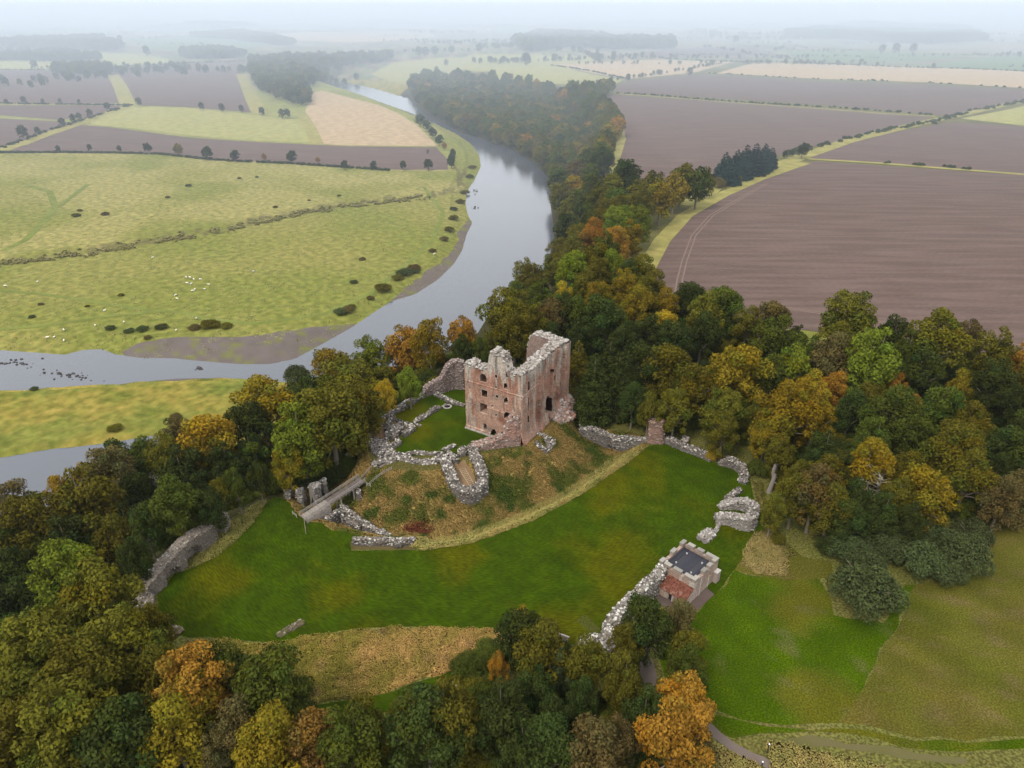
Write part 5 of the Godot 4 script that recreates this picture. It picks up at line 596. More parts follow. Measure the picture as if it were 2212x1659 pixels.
class Buf:
	var v := PackedVector3Array()
	var n := PackedVector3Array()
	var c := PackedColorArray()
	var u := PackedVector2Array()
	var u2 := PackedVector2Array()
	var i := PackedInt32Array()
	func vert(p: Vector3, nn: Vector3, cc: Color, uv := Vector2.ZERO) -> int:
		v.append(p); n.append(nn); c.append(cc); u.append(uv)
		return v.size() - 1
	func tri(a: int, b: int, d: int):
		i.append(a); i.append(b); i.append(d)
	func quad(a: Vector3, b: Vector3, d: Vector3, e: Vector3, cc: Color):
		# corners in order round the face, clockwise seen from the front
		var nn := (d - a).cross(b - a)
		nn = nn.normalized() if nn.length() > 1e-9 else Vector3.UP
		var s := v.size()
		for q in [a, b, d, e]:
			vert(q, nn, cc, Vector2(q.x + q.z, q.y))
		tri(s, s + 1, s + 2); tri(s, s + 2, s + 3)
	func box(t: Transform3D, size: Vector3, cc: Color):
		var h := size / 2
		var k := []
		for x in [-1, 1]:
			for y in [-1, 1]:
				for z in [-1, 1]:
					k.append(t * (Vector3(x, y, z) * h))
		for f in [[0, 1, 3, 2], [4, 6, 7, 5], [0, 4, 5, 1], [2, 3, 7, 6], [0, 2, 6, 4], [1, 5, 7, 3]]:
			var a: Vector3 = k[f[0]]
			var nn: Vector3 = (k[f[2]] - a).cross(k[f[1]] - a)
			var mid: Vector3 = (k[f[0]] + k[f[2]]) / 2 - t.origin
			if nn.dot(mid) > 0:
				quad(k[f[0]], k[f[1]], k[f[2]], k[f[3]], cc)
			else:
				quad(k[f[3]], k[f[2]], k[f[1]], k[f[0]], cc)
	func tube(pts: Array, radii: Array, cc: Color, sides := 6):
		var start := v.size()
		var along := Vector3.UP
		for k in pts.size():
			var dir: Vector3 = (pts[mini(k + 1, pts.size() - 1)] - pts[maxi(k - 1, 0)]).normalized()
			var side := dir.cross(Vector3(0.31, 0.2, 0.93)).normalized()
			var up := side.cross(dir)
			for s in sides:
				var an := TAU * s / sides
				var o := side * cos(an) + up * sin(an)
				vert(pts[k] + o * radii[k], o, cc, Vector2(an, k))
		for k in pts.size() - 1:
			for s in sides:
				var a := start + k * sides + s
				var b := start + k * sides + (s + 1) % sides
				tri(a, b, a + sides); tri(b, b + sides, a + sides)
	func stone(at: Vector3, size: Vector3, turn: Basis, cc: Color, r: RandomNumberGenerator):
		var s := v.size()
		for x in [-1, 1]:
			for y in [-1, 1]:
				for z in [-1, 1]:
					var q := Vector3(x + r.randf_range(-.3, .3), y + r.randf_range(-.3, .3), z + r.randf_range(-.3, .3))
					vert(at + turn * (q * size), (turn * (q / size)).normalized(), cc, Vector2(at.x + x, at.y + y))
		for f in [[0, 1, 3, 2], [4, 6, 7, 5], [0, 4, 5, 1], [2, 3, 7, 6], [0, 2, 6, 4], [1, 5, 7, 3]]:
			tri(s + f[0], s + f[2], s + f[1]); tri(s + f[0], s + f[3], s + f[2])
	func mesh() -> ArrayMesh:
		# every face turned the way its normals point
		for k in range(0, i.size(), 3):
			var g := (v[i[k + 2]] - v[i[k]]).cross(v[i[k + 1]] - v[i[k]])
			if g.dot(n[i[k]] + n[i[k + 1]] + n[i[k + 2]]) < 0:
				var e := i[k + 1]
				i[k + 1] = i[k + 2]
				i[k + 2] = e
		for k in c.size():
			c[k].a = 1.0
		var a := []
		a.resize(Mesh.ARRAY_MAX)
		a[Mesh.ARRAY_VERTEX] = v; a[Mesh.ARRAY_NORMAL] = n; a[Mesh.ARRAY_COLOR] = c
		a[Mesh.ARRAY_TEX_UV] = u; a[Mesh.ARRAY_TEX_UV2] = u2 if u2.size() == u.size() else u; a[Mesh.ARRAY_INDEX] = i
		var m := ArrayMesh.new()
		m.add_surface_from_arrays(Mesh.PRIMITIVE_TRIANGLES, a)
		return m

# ---------------------------------------------------------------- the scene
func _ready():
	var cam := Camera3D.new()
	cam.name = "camera"
	cam.fov = 56.74
	cam.far = 60000.0
	cam.near = .5
	add_child(cam)
	cam.position = Vector3(0, 110, 0)
	cam.rotation_degrees = Vector3(-27.8, 0, 0)
	cam.current = true
	var env := Environment.new()
	env.background_mode = Environment.BG_SKY
	var sky := Sky.new()
	var air := ProceduralSkyMaterial.new()
	air.sky_top_color = Color(.91, .92, .935)
	air.sky_horizon_color = Color(.96, .965, .975)
	air.sky_curve = .2
	air.ground_horizon_color = Color(.90, .92, .94)
	air.ground_bottom_color = Color(.45, .47, .45)
	air.sun_angle_max = 1.0
	sky.sky_material = air
	env.sky = sky
	env.background_energy_multiplier = 1.0
	env.tonemap_mode = Environment.TONE_MAPPER_LINEAR
	env.tonemap_exposure = 2.05
	env.fog_enabled = true
	env.fog_density = .00003
	env.volumetric_fog_enabled = true
	env.volumetric_fog_density = 0.0
	env.fog_light_color = Color(.90, .94, 1.0)
	env.sdfgi_enabled = true
	env.ssao_enabled = true
	env.ssil_enabled = true
	var we := WorldEnvironment.new()
	we.name = "environment"
	we.environment = env
	add_child(we)
	var sun := DirectionalLight3D.new()
	sun.name = "sun"
	sun.light_energy = .5
	sun.light_angular_distance = 14.0
	sun.light_color = Color(1.0, .97, .92)
	sun.shadow_enabled = true
	add_child(sun)
	sun.rotation_degrees = Vector3(-52, -38, 0)
	rng.seed = 1
	noise.seed = 4; noise.frequency = .01; noise.fractal_octaves = 4
	fine.seed = 9; fine.frequency = .05; fine.fractal_octaves = 3
	cells.seed = 3; cells.frequency = .0036; cells.noise_type = FastNoiseLite.TYPE_CELLULAR; cells.cellular_return_type = FastNoiseLite.RETURN_CELL_VALUE
	cells.cellular_jitter = .75
	for e in [["river", RIVER], ["channel", CHANNEL], ["left", LEFT_BANK], ["plateau", PLATEAU], ["motte", MOTTE], ["moat", MOAT], ["trench", TRENCH], ["barbican", BARBICAN_FLOOR], ["terrace", TERRACE]]:
		poly[e[0]] = Poly.new(e[1])
	var blot := grain(.02, .78, 1.0, 2)
	mat("soil", .97, grain(.07, .4, 1.0, 13), 1 / 26.0, blot, 1 / 170.0)
	var soft := grain(.07, .5, 1.0, 11)
	mat("turf", .97, soft, 1 / 17.0, blot, 1 / 130.0)
	mat("lawn", .97, grain(.06, .55, 1.0, 12), 1 / 14.0, blot, 1 / 60.0)
	mats.lawn.uv1_scale = Vector3(1 / 12.0, 1 / 30.0, 1)
	mat("meadow", .97, grain(.035, .45, 1.0, 21, 5, 1024), 1 / 190.0, grain(.03, .7, 1.0, 22), 1 / 90.0)
	var tone := Gradient.new()
	tone.set_color(0, lin(.46, .55, .36)); tone.set_color(1, lin(1.0, .92, .80))
	tone.add_point(.45, lin(.70, .76, .55))
	mats.meadow.albedo_texture.color_ramp = tone
	mat("earth", .98, grain(.06, .75, 1.0, 7), 1 / 30.0, grain(.02, .78, 1.0, 6), 1 / 50.0)
	mats.earth.uv1_scale = Vector3(1 / 120.0, 1 / 12.0, 1)
	mats.earth.uv2_scale = Vector3(1 / 700.0, 1 / 60.0, 1)
	mat("shingle", .95, grain(.2, .5, 1.0, 3), 1 / 3.0)
	var rock := grain(.12, .5, 1.0, 5)
	mat("masonry", .95, rock, 1 / 2.2, null, 1, .9)
	mats.masonry.uv1_triplanar = true
	mats.masonry.uv1_world_triplanar = true
	mat("wood", .85, rock, 1 / 1.5)
	mat("plain", .7)
	mat("wool", 1.0)
	mat("tile", .85)
	mat("bark", .95)
	mat("lead", .55, rock, .2)
	mat("glass", .12)
	mat("foliage", .85, null, 1, null, 1, 0, .1)
	mats.foliage.backlight_enabled = true
	mats.foliage.backlight = lin(.04, .045, .008)
	mat("foliage_grass", .9, null, 1, null, 1, 0, .1)
	for e in ["soil", "turf", "lawn", "meadow", "earth", "shingle"]:
		mats[e].albedo_color = lin(.84, .84, .84)
	build_ground()
	# the river
	var water := StandardMaterial3D.new()
	water.resource_name = "river_water"
	water.albedo_color = lin(.06, .066, .08)
	water.roughness = .07
	water.metallic_specular = .5
	var rip := FastNoiseLite.new()
	rip.frequency = .03; rip.fractal_octaves = 4; rip.seed = 8
	var rt := NoiseTexture2D.new()
	rt.width = 512; rt.height = 512; rt.seamless = true; rt.as_normal_map = true; rt.bump_strength = 2.0; rt.noise = rip
	water.normal_enabled = true
	water.normal_texture = rt
	water.normal_scale = .3
	water.uv1_scale = Vector3(1 / 26.0, 1 / 26.0, 1)
	var wb := Buf.new()
	for e in [[-1600, -2000], [700, -2000], [700, -60], [-1600, -60]]:
		wb.vert(Vector3(e[0], -25, e[1]), Vector3.UP, Color.WHITE, Vector2(e[0], e[1]))
	wb.tri(0, 1, 2); wb.tri(0, 2, 3)
	tag(put("river", wb.mesh(), water), "", "", "", "structure")
	# thicker haze lying over the far valley
	for e in [[-290.0, .00014], [-450.0, .00022], [-1100.0, .00024]]:
		var f := FogVolume.new()
		f.name = numbered("valley_haze")
		f.size = Vector3(44000, 190, 22000.0 + e[0])
		f.position = Vector3(0, 60, (-22000.0 + e[0]) / 2)
		var fm := FogMaterial.new()
		fm.density = e[1]
		fm.albedo = Color(.90, .95, 1.0)
		f.material = fm
		add_child(f)
		tag(f, "", "", "", "stuff")
	rng.seed = 2
	build_keep()
	for w in WALLS:
		var niches := []
		var toward := Vector2.ZERO
		if w[0] == "outer_wall":
			niches = [[Vector2(-69.9, -131.8), 1.3, 2.4], [Vector2(-73.2, -124.4), 2.0, 3.0], [Vector2(-75.1, -117.9), 2.0, 2.2]]; toward = Vector2(-20, -120)
		elif w[0] == "gate_wall":
			niches = [[Vector2(19.8, -100.5), 1.4, 3.4]]; toward = Vector2(60, -100)
		elif "drain arch" in w[1]:
			niches = [[Vector2(29.0, -173.9), .8, 1.7]]; toward = Vector2(0, -140)
		rubble_wall(w[0], w[1], w[2], w[3], w[4], niches, toward)
	build_gatehouse()
	build_bridge()
	build_small()
	build_forms()
	build_trees()
	build_woods()
	build_undergrowth()
	build_far_hedges()
	build_scarp()
	build_rocks()
	build_bank_bushes()
	build_grass()
	build_sheep()
	build_houses()

# ---------------------------------------------------------------- names and nodes
func numbered(called: String) -> String:
	var k: int = used.get(called, -1) + 1
	used[called] = k
	return called if k == 0 else "%s_%03d" % [called, k]
func tag(o: Node, label := "", category := "", group := "", kind := "") -> Node:
	if label: o.set_meta("label", label)
	if category: o.set_meta("category", category)
	if group: o.set_meta("group", group)
	if kind: o.set_meta("kind", kind)
	return o
func thing(called: String, label: String, category: String, at := Vector3.ZERO, group := "") -> Node3D:
	var o := Node3D.new()
	o.name = numbered(called)
	add_child(o)
	o.position = at
	tag(o, label, category, group)
	return o
func put(called: String, m: Mesh, mat: Material, parent: Node = self) -> MeshInstance3D:
	var o := MeshInstance3D.new()
	o.name = numbered(called) if parent == self else called
	o.mesh = m
	o.material_override = mat
	parent.add_child(o, true)
	return o

# ---------------------------------------------------------------- materials
func lin(r: float, g: float, b: float) -> Color:
	return Color(r, g, b).linear_to_srgb()
func grain(freq: float, lo: float, hi: float, seed_: int, octaves := 4, size := 512) -> NoiseTexture2D:
	var f := FastNoiseLite.new()
	f.seed = seed_; f.frequency = freq; f.fractal_octaves = octaves
	var t := NoiseTexture2D.new()
	t.width = size; t.height = size; t.seamless = true; t.noise = f
	var g := Gradient.new()
	g.set_color(0, lin(lo, lo, lo)); g.set_color(1, lin(hi, hi, hi))
	g.set_offset(0, .25); g.set_offset(1, .75)
	t.color_ramp = g
	return t
func mat(called: String, rough := 0.95, tex: Texture2D = null, scale := 1.0, detail: Texture2D = null, dscale := 1.0, bump := 0.0, spec := 0.15) -> StandardMaterial3D:
	var m := StandardMaterial3D.new()
	m.resource_name = called
	m.vertex_color_use_as_albedo = true
	m.roughness = rough
	m.metallic_specular = spec
	if tex:
		m.albedo_texture = tex
		m.uv1_scale = Vector3(scale, scale, scale)
	if detail:
		m.detail_enabled = true
		m.detail_albedo = detail
		m.detail_blend_mode = BaseMaterial3D.BLEND_MODE_MUL
		m.detail_uv_layer = BaseMaterial3D.DETAIL_UV_2
		m.uv2_scale = Vector3(dscale, dscale, dscale)
	if bump > 0.0 and tex:
		m.heightmap_enabled = true
		m.heightmap_texture = tex
		m.heightmap_scale = bump
	mats[called] = m
	return m

# ---------------------------------------------------------------- terrain
func roll(x: float, z: float) -> float:
	return sin(x * .0031 + 1.3) * cos(z * .0026 + .4) + .6 * sin(x * .0067 - z * .0051 + 2.0) + .35 * sin(x * .013 + z * .011)
func ground(x: float, z: float) -> float:
	var p := Vector2(x, z)
	var dd := p.length()
	var amp := 4.0 * smoothstep(450, 1400, dd) + 14 * smoothstep(2500, 7000, dd) + 20 * smoothstep(7000, 16000, dd)
	var far := smoothstep(1500, 2400, -z)
	var r := roll(x, z) * amp
	var f := 6 * far + r + 8 * smoothstep(3000, 12000, dd)
	if far >= 1.0:
		return f
	var b := 0.0
	var d: float = minf(poly.river.dist(p), poly.channel.dist(p))
	if poly.river.has(p) or poly.channel.has(p):
		b = -25.3 - minf(d * .4, 3)
	elif poly.left.has(p):
		b = -22.6 + 14 * smoothstep(520, 1500, -z) + r * .8
		if poly.terrace.has(p):
			b += 1.4 * smoothstep(0, 5, poly.terrace.dist(p))
		b = minf(b, -25.3 + d * .16 if d < 12 else -25.3 + 1.92 + (d - 12) * .5)
	else:
		if poly.plateau.has(p):
			b = r * .7
		else:
			b = -23.8 + (23.8 + r * .7) * (1 - smoothstep(0, 34, poly.plateau.dist(p)))
		b = minf(b, -25.3 + d * .75)
	if x > -90 and x < 70 and z > -215 and z < -85:
		if poly.motte.has(p):
			b = 4.0
		elif poly.moat.has(p):
			var dm: float = poly.motte.dist(p)
			var t: float = dm / (dm + poly.moat.dist(p) + 1e-6)
			b = 4 - 7.5 * smoothstep(0, .78, t) if t < .78 else -3.5 + 3.5 * smoothstep(.78, 1.0, t)
		if poly.trench.has(p):
			b = -1.3
		if poly.barbican.has(p):
			b = 2.6
	return b * (1 - far) + f * far
func lines(spans: Array) -> PackedFloat32Array:
	# spans: [from, to, first step, growth]
	var a := PackedFloat32Array()
	for s in spans:
		var x: float = s[0]
		var step: float = s[2]
		while x < s[1] - step * .4:
			a.append(x)
			x += step
			step *= s[3]
	a.append(spans[-1][1])
	return a
func mirror(a: PackedFloat32Array) -> PackedFloat32Array:
	var b := PackedFloat32Array()
	for k in range(a.size() - 1, -1, -1):
		b.append(-a[k])
	return b
func locate(a: PackedFloat32Array, x: float) -> int:
	return clampi(a.bsearch(x, false) - 1, 0, a.size() - 2)
func lie(x: float, z: float) -> float:
	# height of the ground mesh itself
	var i := locate(xs, x)
	var j := locate(zs, z)
	var fx := (x - xs[i]) / (xs[i + 1] - xs[i])
	var fz := (z - zs[j]) / (zs[j + 1] - zs[j])
	var w := xs.size()
	var a := hs[j * w + i]
	var b := hs[j * w + i + 1]
	var c := hs[(j + 1) * w + i]
	var d := hs[(j + 1) * w + i + 1]
	return a + (b - a) * fx + (d - b) * fz if fx > fz else a + (c - a) * fz + (d - c) * fx
func slope(i: int, j: int) -> Vector3:
	var w := xs.size()
	var i0 := maxi(i - 1, 0); var i1 := mini(i + 1, w - 1)
	var j0 := maxi(j - 1, 0); var j1 := mini(j + 1, zs.size() - 1)
	return Vector3(-(hs[j * w + i1] - hs[j * w + i0]) / (xs[i1] - xs[i0]), 1, -(hs[j1 * w + i] - hs[j0 * w + i]) / (zs[j1] - zs[j0])).normalized()
func n01(x: float, z: float, f: float) -> float:
	return noise.get_noise_2d(x * f, z * f) * .5 + .5
func mixc(a: Color, b: Color, t: float) -> Color:
	return a.lerp(b, clampf(t, 0, 1))
# real-world base colours of what grows or lies on the ground
func tint(kind: String, x: float, z: float) -> Color:
	var a := n01(x, z, 3.0)
	var b := n01(x + 500, z, 14.0)
	var f := fine.get_noise_2d(x * 2.0, z * 2.0) * .5 + .5
	match kind:
		"lawn":
			var q := Vector2(x - 2, z + 182)
			var stripe := .5 + .5 * sin(q.length() * 2.6 + 2.0 * a)
			var c := mixc(Color(.032, .060, .0012), Color(.054, .086, .0018), b * .8 + stripe * .2)
			c = mixc(c, Color(.085, .088, .004), smoothstep(.52, .72, a) * .85)
			return mixc(c, Color(.03, .048, .003), smoothstep(.6, .75, f) * .5)
		"lawn_bright":
			var c := mixc(Color(.046, .086, .0025), Color(.075, .118, .004), b)
			c = mixc(c, Color(.12, .115, .012), smoothstep(.46, .66, a) * .9)
			return mixc(c, Color(.15, .13, .05), smoothstep(.62, .8, f) * .4)
		"meadow_olive":
			var c := mixc(Color(.092, .108, .01), Color(.15, .12, .025), a * 1.4 - .2)
			return mixc(c, Color(.17, .125, .05), smoothstep(.55, .75, b) * .6)
		"flood":
			var u := n01(x, z, .7)
			var c := mixc(Color(.255, .255, .075), Color(.32, .285, .105), smoothstep(.3, .7, u))
			if poly.terrace.has(Vector2(x, z)):
				c = mixc(c, Color(.41, .345, .16), smoothstep(.32, .6, n01(x + 90, z, 1.0)) * .85)
			var e: float = poly.terrace.dist(Vector2(x, z))
			if e < 5:
				c = mixc(c, Color(.20, .165, .09), smoothstep(.3, .6, f))
			return c
		"strip":
			return mixc(mixc(Color(.33, .265, .075), Color(.25, .245, .07), smoothstep(.35, .65, n01(x, z, 3.0))), Color(.17, .19, .045), smoothstep(.6, .75, n01(x + 40, z, 5.0)) * .7)
		"worn_lawn":
			return mixc(Color(.075, .10, .01), Color(.13, .115, .035), b)
		"track":
			return mixc(Color(.19, .235, .05), Color(.26, .28, .075), b)
		"pale_soil":
			return mixc(Color(.27, .20, .165), Color(.20, .145, .115), b)
		"clearing":
			return mixc(Color(.20, .23, .04), Color(.27, .26, .07), b)
		"dry_brown":
			return mixc(mixc(Color(.30, .25, .045), Color(.62, .37, .12), smoothstep(-40, 0, x + 30 * (a - .5)) + (b - .5) * 1.6), Color(.26, .16, .08), smoothstep(.6, .8, f) * .6)
		"dry_tan":
			return mixc(Color(.52, .39, .15), Color(.36, .28, .09), b)
		"rough":
			var c := mixc(Color(.15, .17, .03), Color(.46, .31, .10), smoothstep(.34, .6, n01(x, z, 9.0)))
			return mixc(c, Color(.10, .14, .025), smoothstep(.6, .75, f))
		"plough":
			return mixc(Color(.135, .093, .079), Color(.162, .116, .10), a * .6 + b * .5)
		"stubble":
			return mixc(Color(.52, .38, .22), Color(.6, .45, .28), b)
		"pasture_pale":
			return mixc(Color(.33, .36, .10), Color(.47, .42, .16), a * .7 + b * .5)
		"pasture_green":
			return mixc(Color(.13, .21, .07), Color(.18, .25, .09), b)
		"margin":
			return mixc(Color(.46, .39, .13), Color(.30, .29, .09), b)
		"gravel":
			return mixc(mixc(Color(.135, .11, .10), Color(.20, .17, .155), b), Color(.19, .21, .035), smoothstep(.55, .78, n01(x, z, 9.0)) * .7)
		"path":
			return mixc(Color(.17, .13, .11), Color(.25, .20, .17), b)
		"paving":
			return mixc(Color(.11, .08, .07), Color(.15, .115, .10), b)
		"dirt":
			return mixc(Color(.23, .145, .08), Color(.30, .20, .115), b)
		"dirt_tan":
			return mixc(Color(.17, .135, .075), Color(.12, .125, .03), b)
		"mud":
			return mixc(Color(.12, .10, .045), Color(.19, .14, .06), b)
	return Color(.1, .1, .05)
func open_ground(x: float, z: float) -> Color:
	# what covers the ground sheet where no field or lawn is laid on it
	var p := Vector2(x, z)
	var a := n01(x, z, 1.2)
	var b := n01(x, z, 8.0)
	var f := fine.get_noise_2d(x, z) * .5 + .5
	if z < -1650 or absf(x) > 1400 or z < -1300 and x < -400 or p.length() > 1900:
		var k := cells.get_noise_2d(x * .8 + z * .1, z * .55)
		var pal := [Color(.16, .21, .08), Color(.22, .24, .10), Color(.36, .29, .17), Color(.17, .115, .09), Color(.13, .18, .07), Color(.27, .26, .12), Color(.42, .33, .2)]
		return pal[int(absf(k) * 997.0) % 7]
	if poly.left.has(p):
		var c := mixc(Color(.28, .31, .075), Color(.41, .38, .125), smoothstep(.3, .7, a) * .5 + (b - .5) * .5 + .1)
		if poly.terrace.has(p):
			c = mixc(c, Color(.47, .40, .18), smoothstep(.34, .6, n01(x + 90, z, 1.6)) * .75)
		c = mixc(c, Color(.20, .19, .08), smoothstep(.62, .78, f) * .5)
		var e: float = poly.terrace.dist(p)
		if e < 5 and poly.terrace.has(p) == false or e < 2:
			c = mixc(c, Color(.12, .10, .05), smoothstep(.35, .6, f + (b - .5)))
		var d: float = poly.river.dist(p)
		if d < 16:
			c = mixc(c, Color(.12, .095, .06), smoothstep(.4, .6, n01(x, z, 22.0)) * smoothstep(16, 6, d))
		return c
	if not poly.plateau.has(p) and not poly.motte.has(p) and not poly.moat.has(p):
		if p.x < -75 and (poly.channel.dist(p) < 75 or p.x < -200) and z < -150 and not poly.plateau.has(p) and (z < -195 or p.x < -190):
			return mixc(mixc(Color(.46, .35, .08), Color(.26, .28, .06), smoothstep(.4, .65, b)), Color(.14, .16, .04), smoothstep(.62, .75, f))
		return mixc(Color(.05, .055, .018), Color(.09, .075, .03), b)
	if poly.moat.has(p) and not poly.motte.has(p):
		return tint("rough", x, z)
	if poly.motte.has(p):
		return mixc(Color(.085, .10, .02), Color(.19, .15, .05), b)
	if p.length() > 260:
		return mixc(Color(.24, .21, .08), Color(.12, .13, .04), b)
	return mixc(Color(.12, .14, .025), Color(.22, .19, .06), b)
func along_mowing(e: Vector2) -> Vector2:
	# the mower goes round the moat, so the grain of the lawn does
	var q := e - Vector2(2, -182)
	return Vector2(q.length(), atan2(q.y, q.x) * 34.0)
func build_ground():
	var east := lines([[0.0, 64.0, 1.0, 1.0], [64.0, 150.0, 2.2, 1.015], [150.0, 22000.0, 5.0, 1.055]])
	var west := lines([[0.0, 88.0, 1.0, 1.0], [88.0, 240.0, 2.0, 1.015], [240.0, 22000.0, 5.0, 1.055]])
	var w := mirror(west)
	w.remove_at(w.size() - 1)
	xs = w + east
	var deep := mirror(lines([[86.0, 206.0, 1.0, 1.0], [206.0, 420.0, 2.0, 1.012], [420.0, 22000.0, 5.0, 1.03]]))
	zs = deep + PackedFloat32Array([-83.5, -80.5, -77, -73, -69, -64, -58, -50, -40, -28, -10, 20])
	hs.resize(xs.size() * zs.size())
	var buf := Buf.new()
	for j in zs.size():
		for i in xs.size():
			hs[j * xs.size() + i] = ground(xs[i], zs[j])
	for j in zs.size():
		for i in xs.size():
			var x := xs[i]; var z := zs[j]
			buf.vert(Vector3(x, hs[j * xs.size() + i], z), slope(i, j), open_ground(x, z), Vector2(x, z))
	for j in zs.size() - 1:
		for i in xs.size() - 1:
			var a := j * xs.size() + i
			var c := a + xs.size()
			buf.tri(a, a + 1, c + 1); buf.tri(a, c + 1, c)
	tag(put("ground", buf.mesh(), mats.soil), "", "", "", "structure")
	for s in SHEETS:
		lay(s[0], s[1], s[2], s[3])
func lay(called: String, kind: String, level: int, flat: Array):
	# a field or lawn: the ground's own faces inside an outline, a little above it
	var P := Poly.new(flat)
	var buf := Buf.new()
	var i0 := locate(xs, P.box.position.x); var i1 := locate(xs, P.box.end.x)
	var j0 := locate(zs, P.box.position.y); var j1 := locate(zs, P.box.end.y)
	var w := xs.size()
	var shape := P.p
	if not Geometry2D.triangulate_polygon(shape).size():
		var again := Geometry2D.offset_polygon(shape, .02)
		if again.size():
			shape = again[0]
	for j in range(j0, j1 + 1):
		for i in range(i0, i1 + 1):
			var q := [Vector2(xs[i], zs[j]), Vector2(xs[i + 1], zs[j]), Vector2(xs[i + 1], zs[j + 1]), Vector2(xs[i], zs[j + 1])]
			var k := [j * w + i, j * w + i + 1, (j + 1) * w + i + 1, (j + 1) * w + i]
			var m := [slope(i, j), slope(i + 1, j), slope(i + 1, j + 1), slope(i, j + 1)]
			var all := true
			for e in q:
				if not Geometry2D.is_point_in_polygon(e, shape):
					all = false
					break
			for t in [[0, 1, 2], [0, 2, 3]]:
				var a: Vector2 = q[t[0]]; var b: Vector2 = q[t[1]]; var c: Vector2 = q[t[2]]
				var pieces: Array = [PackedVector2Array([a, b, c])] if all else Geometry2D.intersect_polygons(PackedVector2Array([a, b, c]), shape)
				for piece in pieces:
					var order := Geometry2D.triangulate_polygon(piece)
					if order.is_empty():
						continue
					var s := buf.v.size()
					for e: Vector2 in piece:
						var den := (b.y - c.y) * (a.x - c.x) + (c.x - b.x) * (a.y - c.y)
						var wa := ((b.y - c.y) * (e.x - c.x) + (c.x - b.x) * (e.y - c.y)) / den
						var wb := ((c.y - a.y) * (e.x - c.x) + (a.x - c.x) * (e.y - c.y)) / den
						var wc := 1 - wa - wb
						var y: float = hs[k[t[0]]] * wa + hs[k[t[1]]] * wb + hs[k[t[2]]] * wc
						var nn: Vector3 = (m[t[0]] * wa + m[t[1]] * wb + m[t[2]] * wc).normalized()
						buf.vert(Vector3(e.x, y + level * (.012 + e.length() * .0001), e.y), nn, tint(kind, e.x, e.y), along_mowing(e) if kind == "lawn" else Vector2(e.x, e.y))
						buf.u2.append(e)
					for o in range(0, order.size(), 3):
						var A: Vector2 = piece[order[o]]; var B: Vector2 = piece[order[o + 1]]; var C: Vector2 = piece[order[o + 2]]
						if (B - A).cross(C - A) > 0:
							buf.tri(s + order[o], s + order[o + 1], s + order[o + 2])
						else:
							buf.tri(s + order[o], s + order[o + 2], s + order[o + 1])
	if buf.i.is_empty():
		print("empty sheet ", called)
		return
	var look := {"plough": "earth", "gravel": "shingle", "path": "shingle", "paving": "shingle", "dirt": "shingle", "mud": "shingle", "dirt_tan": "shingle", "pale_soil": "shingle"}
	tag(put(called, buf.mesh(), mats["lawn" if kind == "lawn" else "meadow" if kind in ["flood", "strip"] else look.get(kind, "turf")]), "", "", "", "structure")

# ---------------------------------------------------------------- masonry
const STONE := {
	"grey": [Color(.27, .245, .22), Color(.13, .115, .10), Color(.56, .53, .48), Color(.26, .20, .165), Color(.05, .045, .04)],
	"white": [Color(.40, .37, .33), Color(.17, .15, .125), Color(.66, .63, .58), Color(.30, .25, .20), Color(.08, .07, .06)],
	"pale": [Color(.38, .35, .32), Color(.27, .24, .21), Color(.50, .48, .45), Color(.33, .28, .24), Color(.13, .11, .10)],
	"red": [Color(.36, .23, .18), Color(.28, .18, .145), Color(.46, .38, .33), Color(.25, .20, .175), Color(.10, .07, .06)],
	"grey_red": [Color(.32, .26, .23), Color(.34, .20, .155), Color(.50, .45, .41), Color(.36, .19, .14), Color(.09, .07, .06)],
	"grey_pink": [Color(.30, .25, .23), Color(.24, .17, .15), Color(.45, .41, .38), Color(.33, .23, .19), Color(.08, .07, .06)],
	"grey_wall": [Color(.30, .26, .22), Color(.22, .185, .15), Color(.40, .37, .32), Color(.32, .24, .19), Color(.12, .10, .08)],
	"moss": [Color(.16, .13, .09), Color(.12, .12, .04), Color(.30, .26, .22), Color(.20, .15, .10), Color(.08, .07, .04)],
}
func stone_colour(style: String) -> Color:
	var pal: Array = STONE[style]
	var r := rng.randf()
	var c: Color = pal[0] if r < .32 else pal[1] if r < .58 else pal[2] if r < .78 else pal[3] if r < .92 else pal[4]
	return c * rng.randf_range(.8, 1.15)
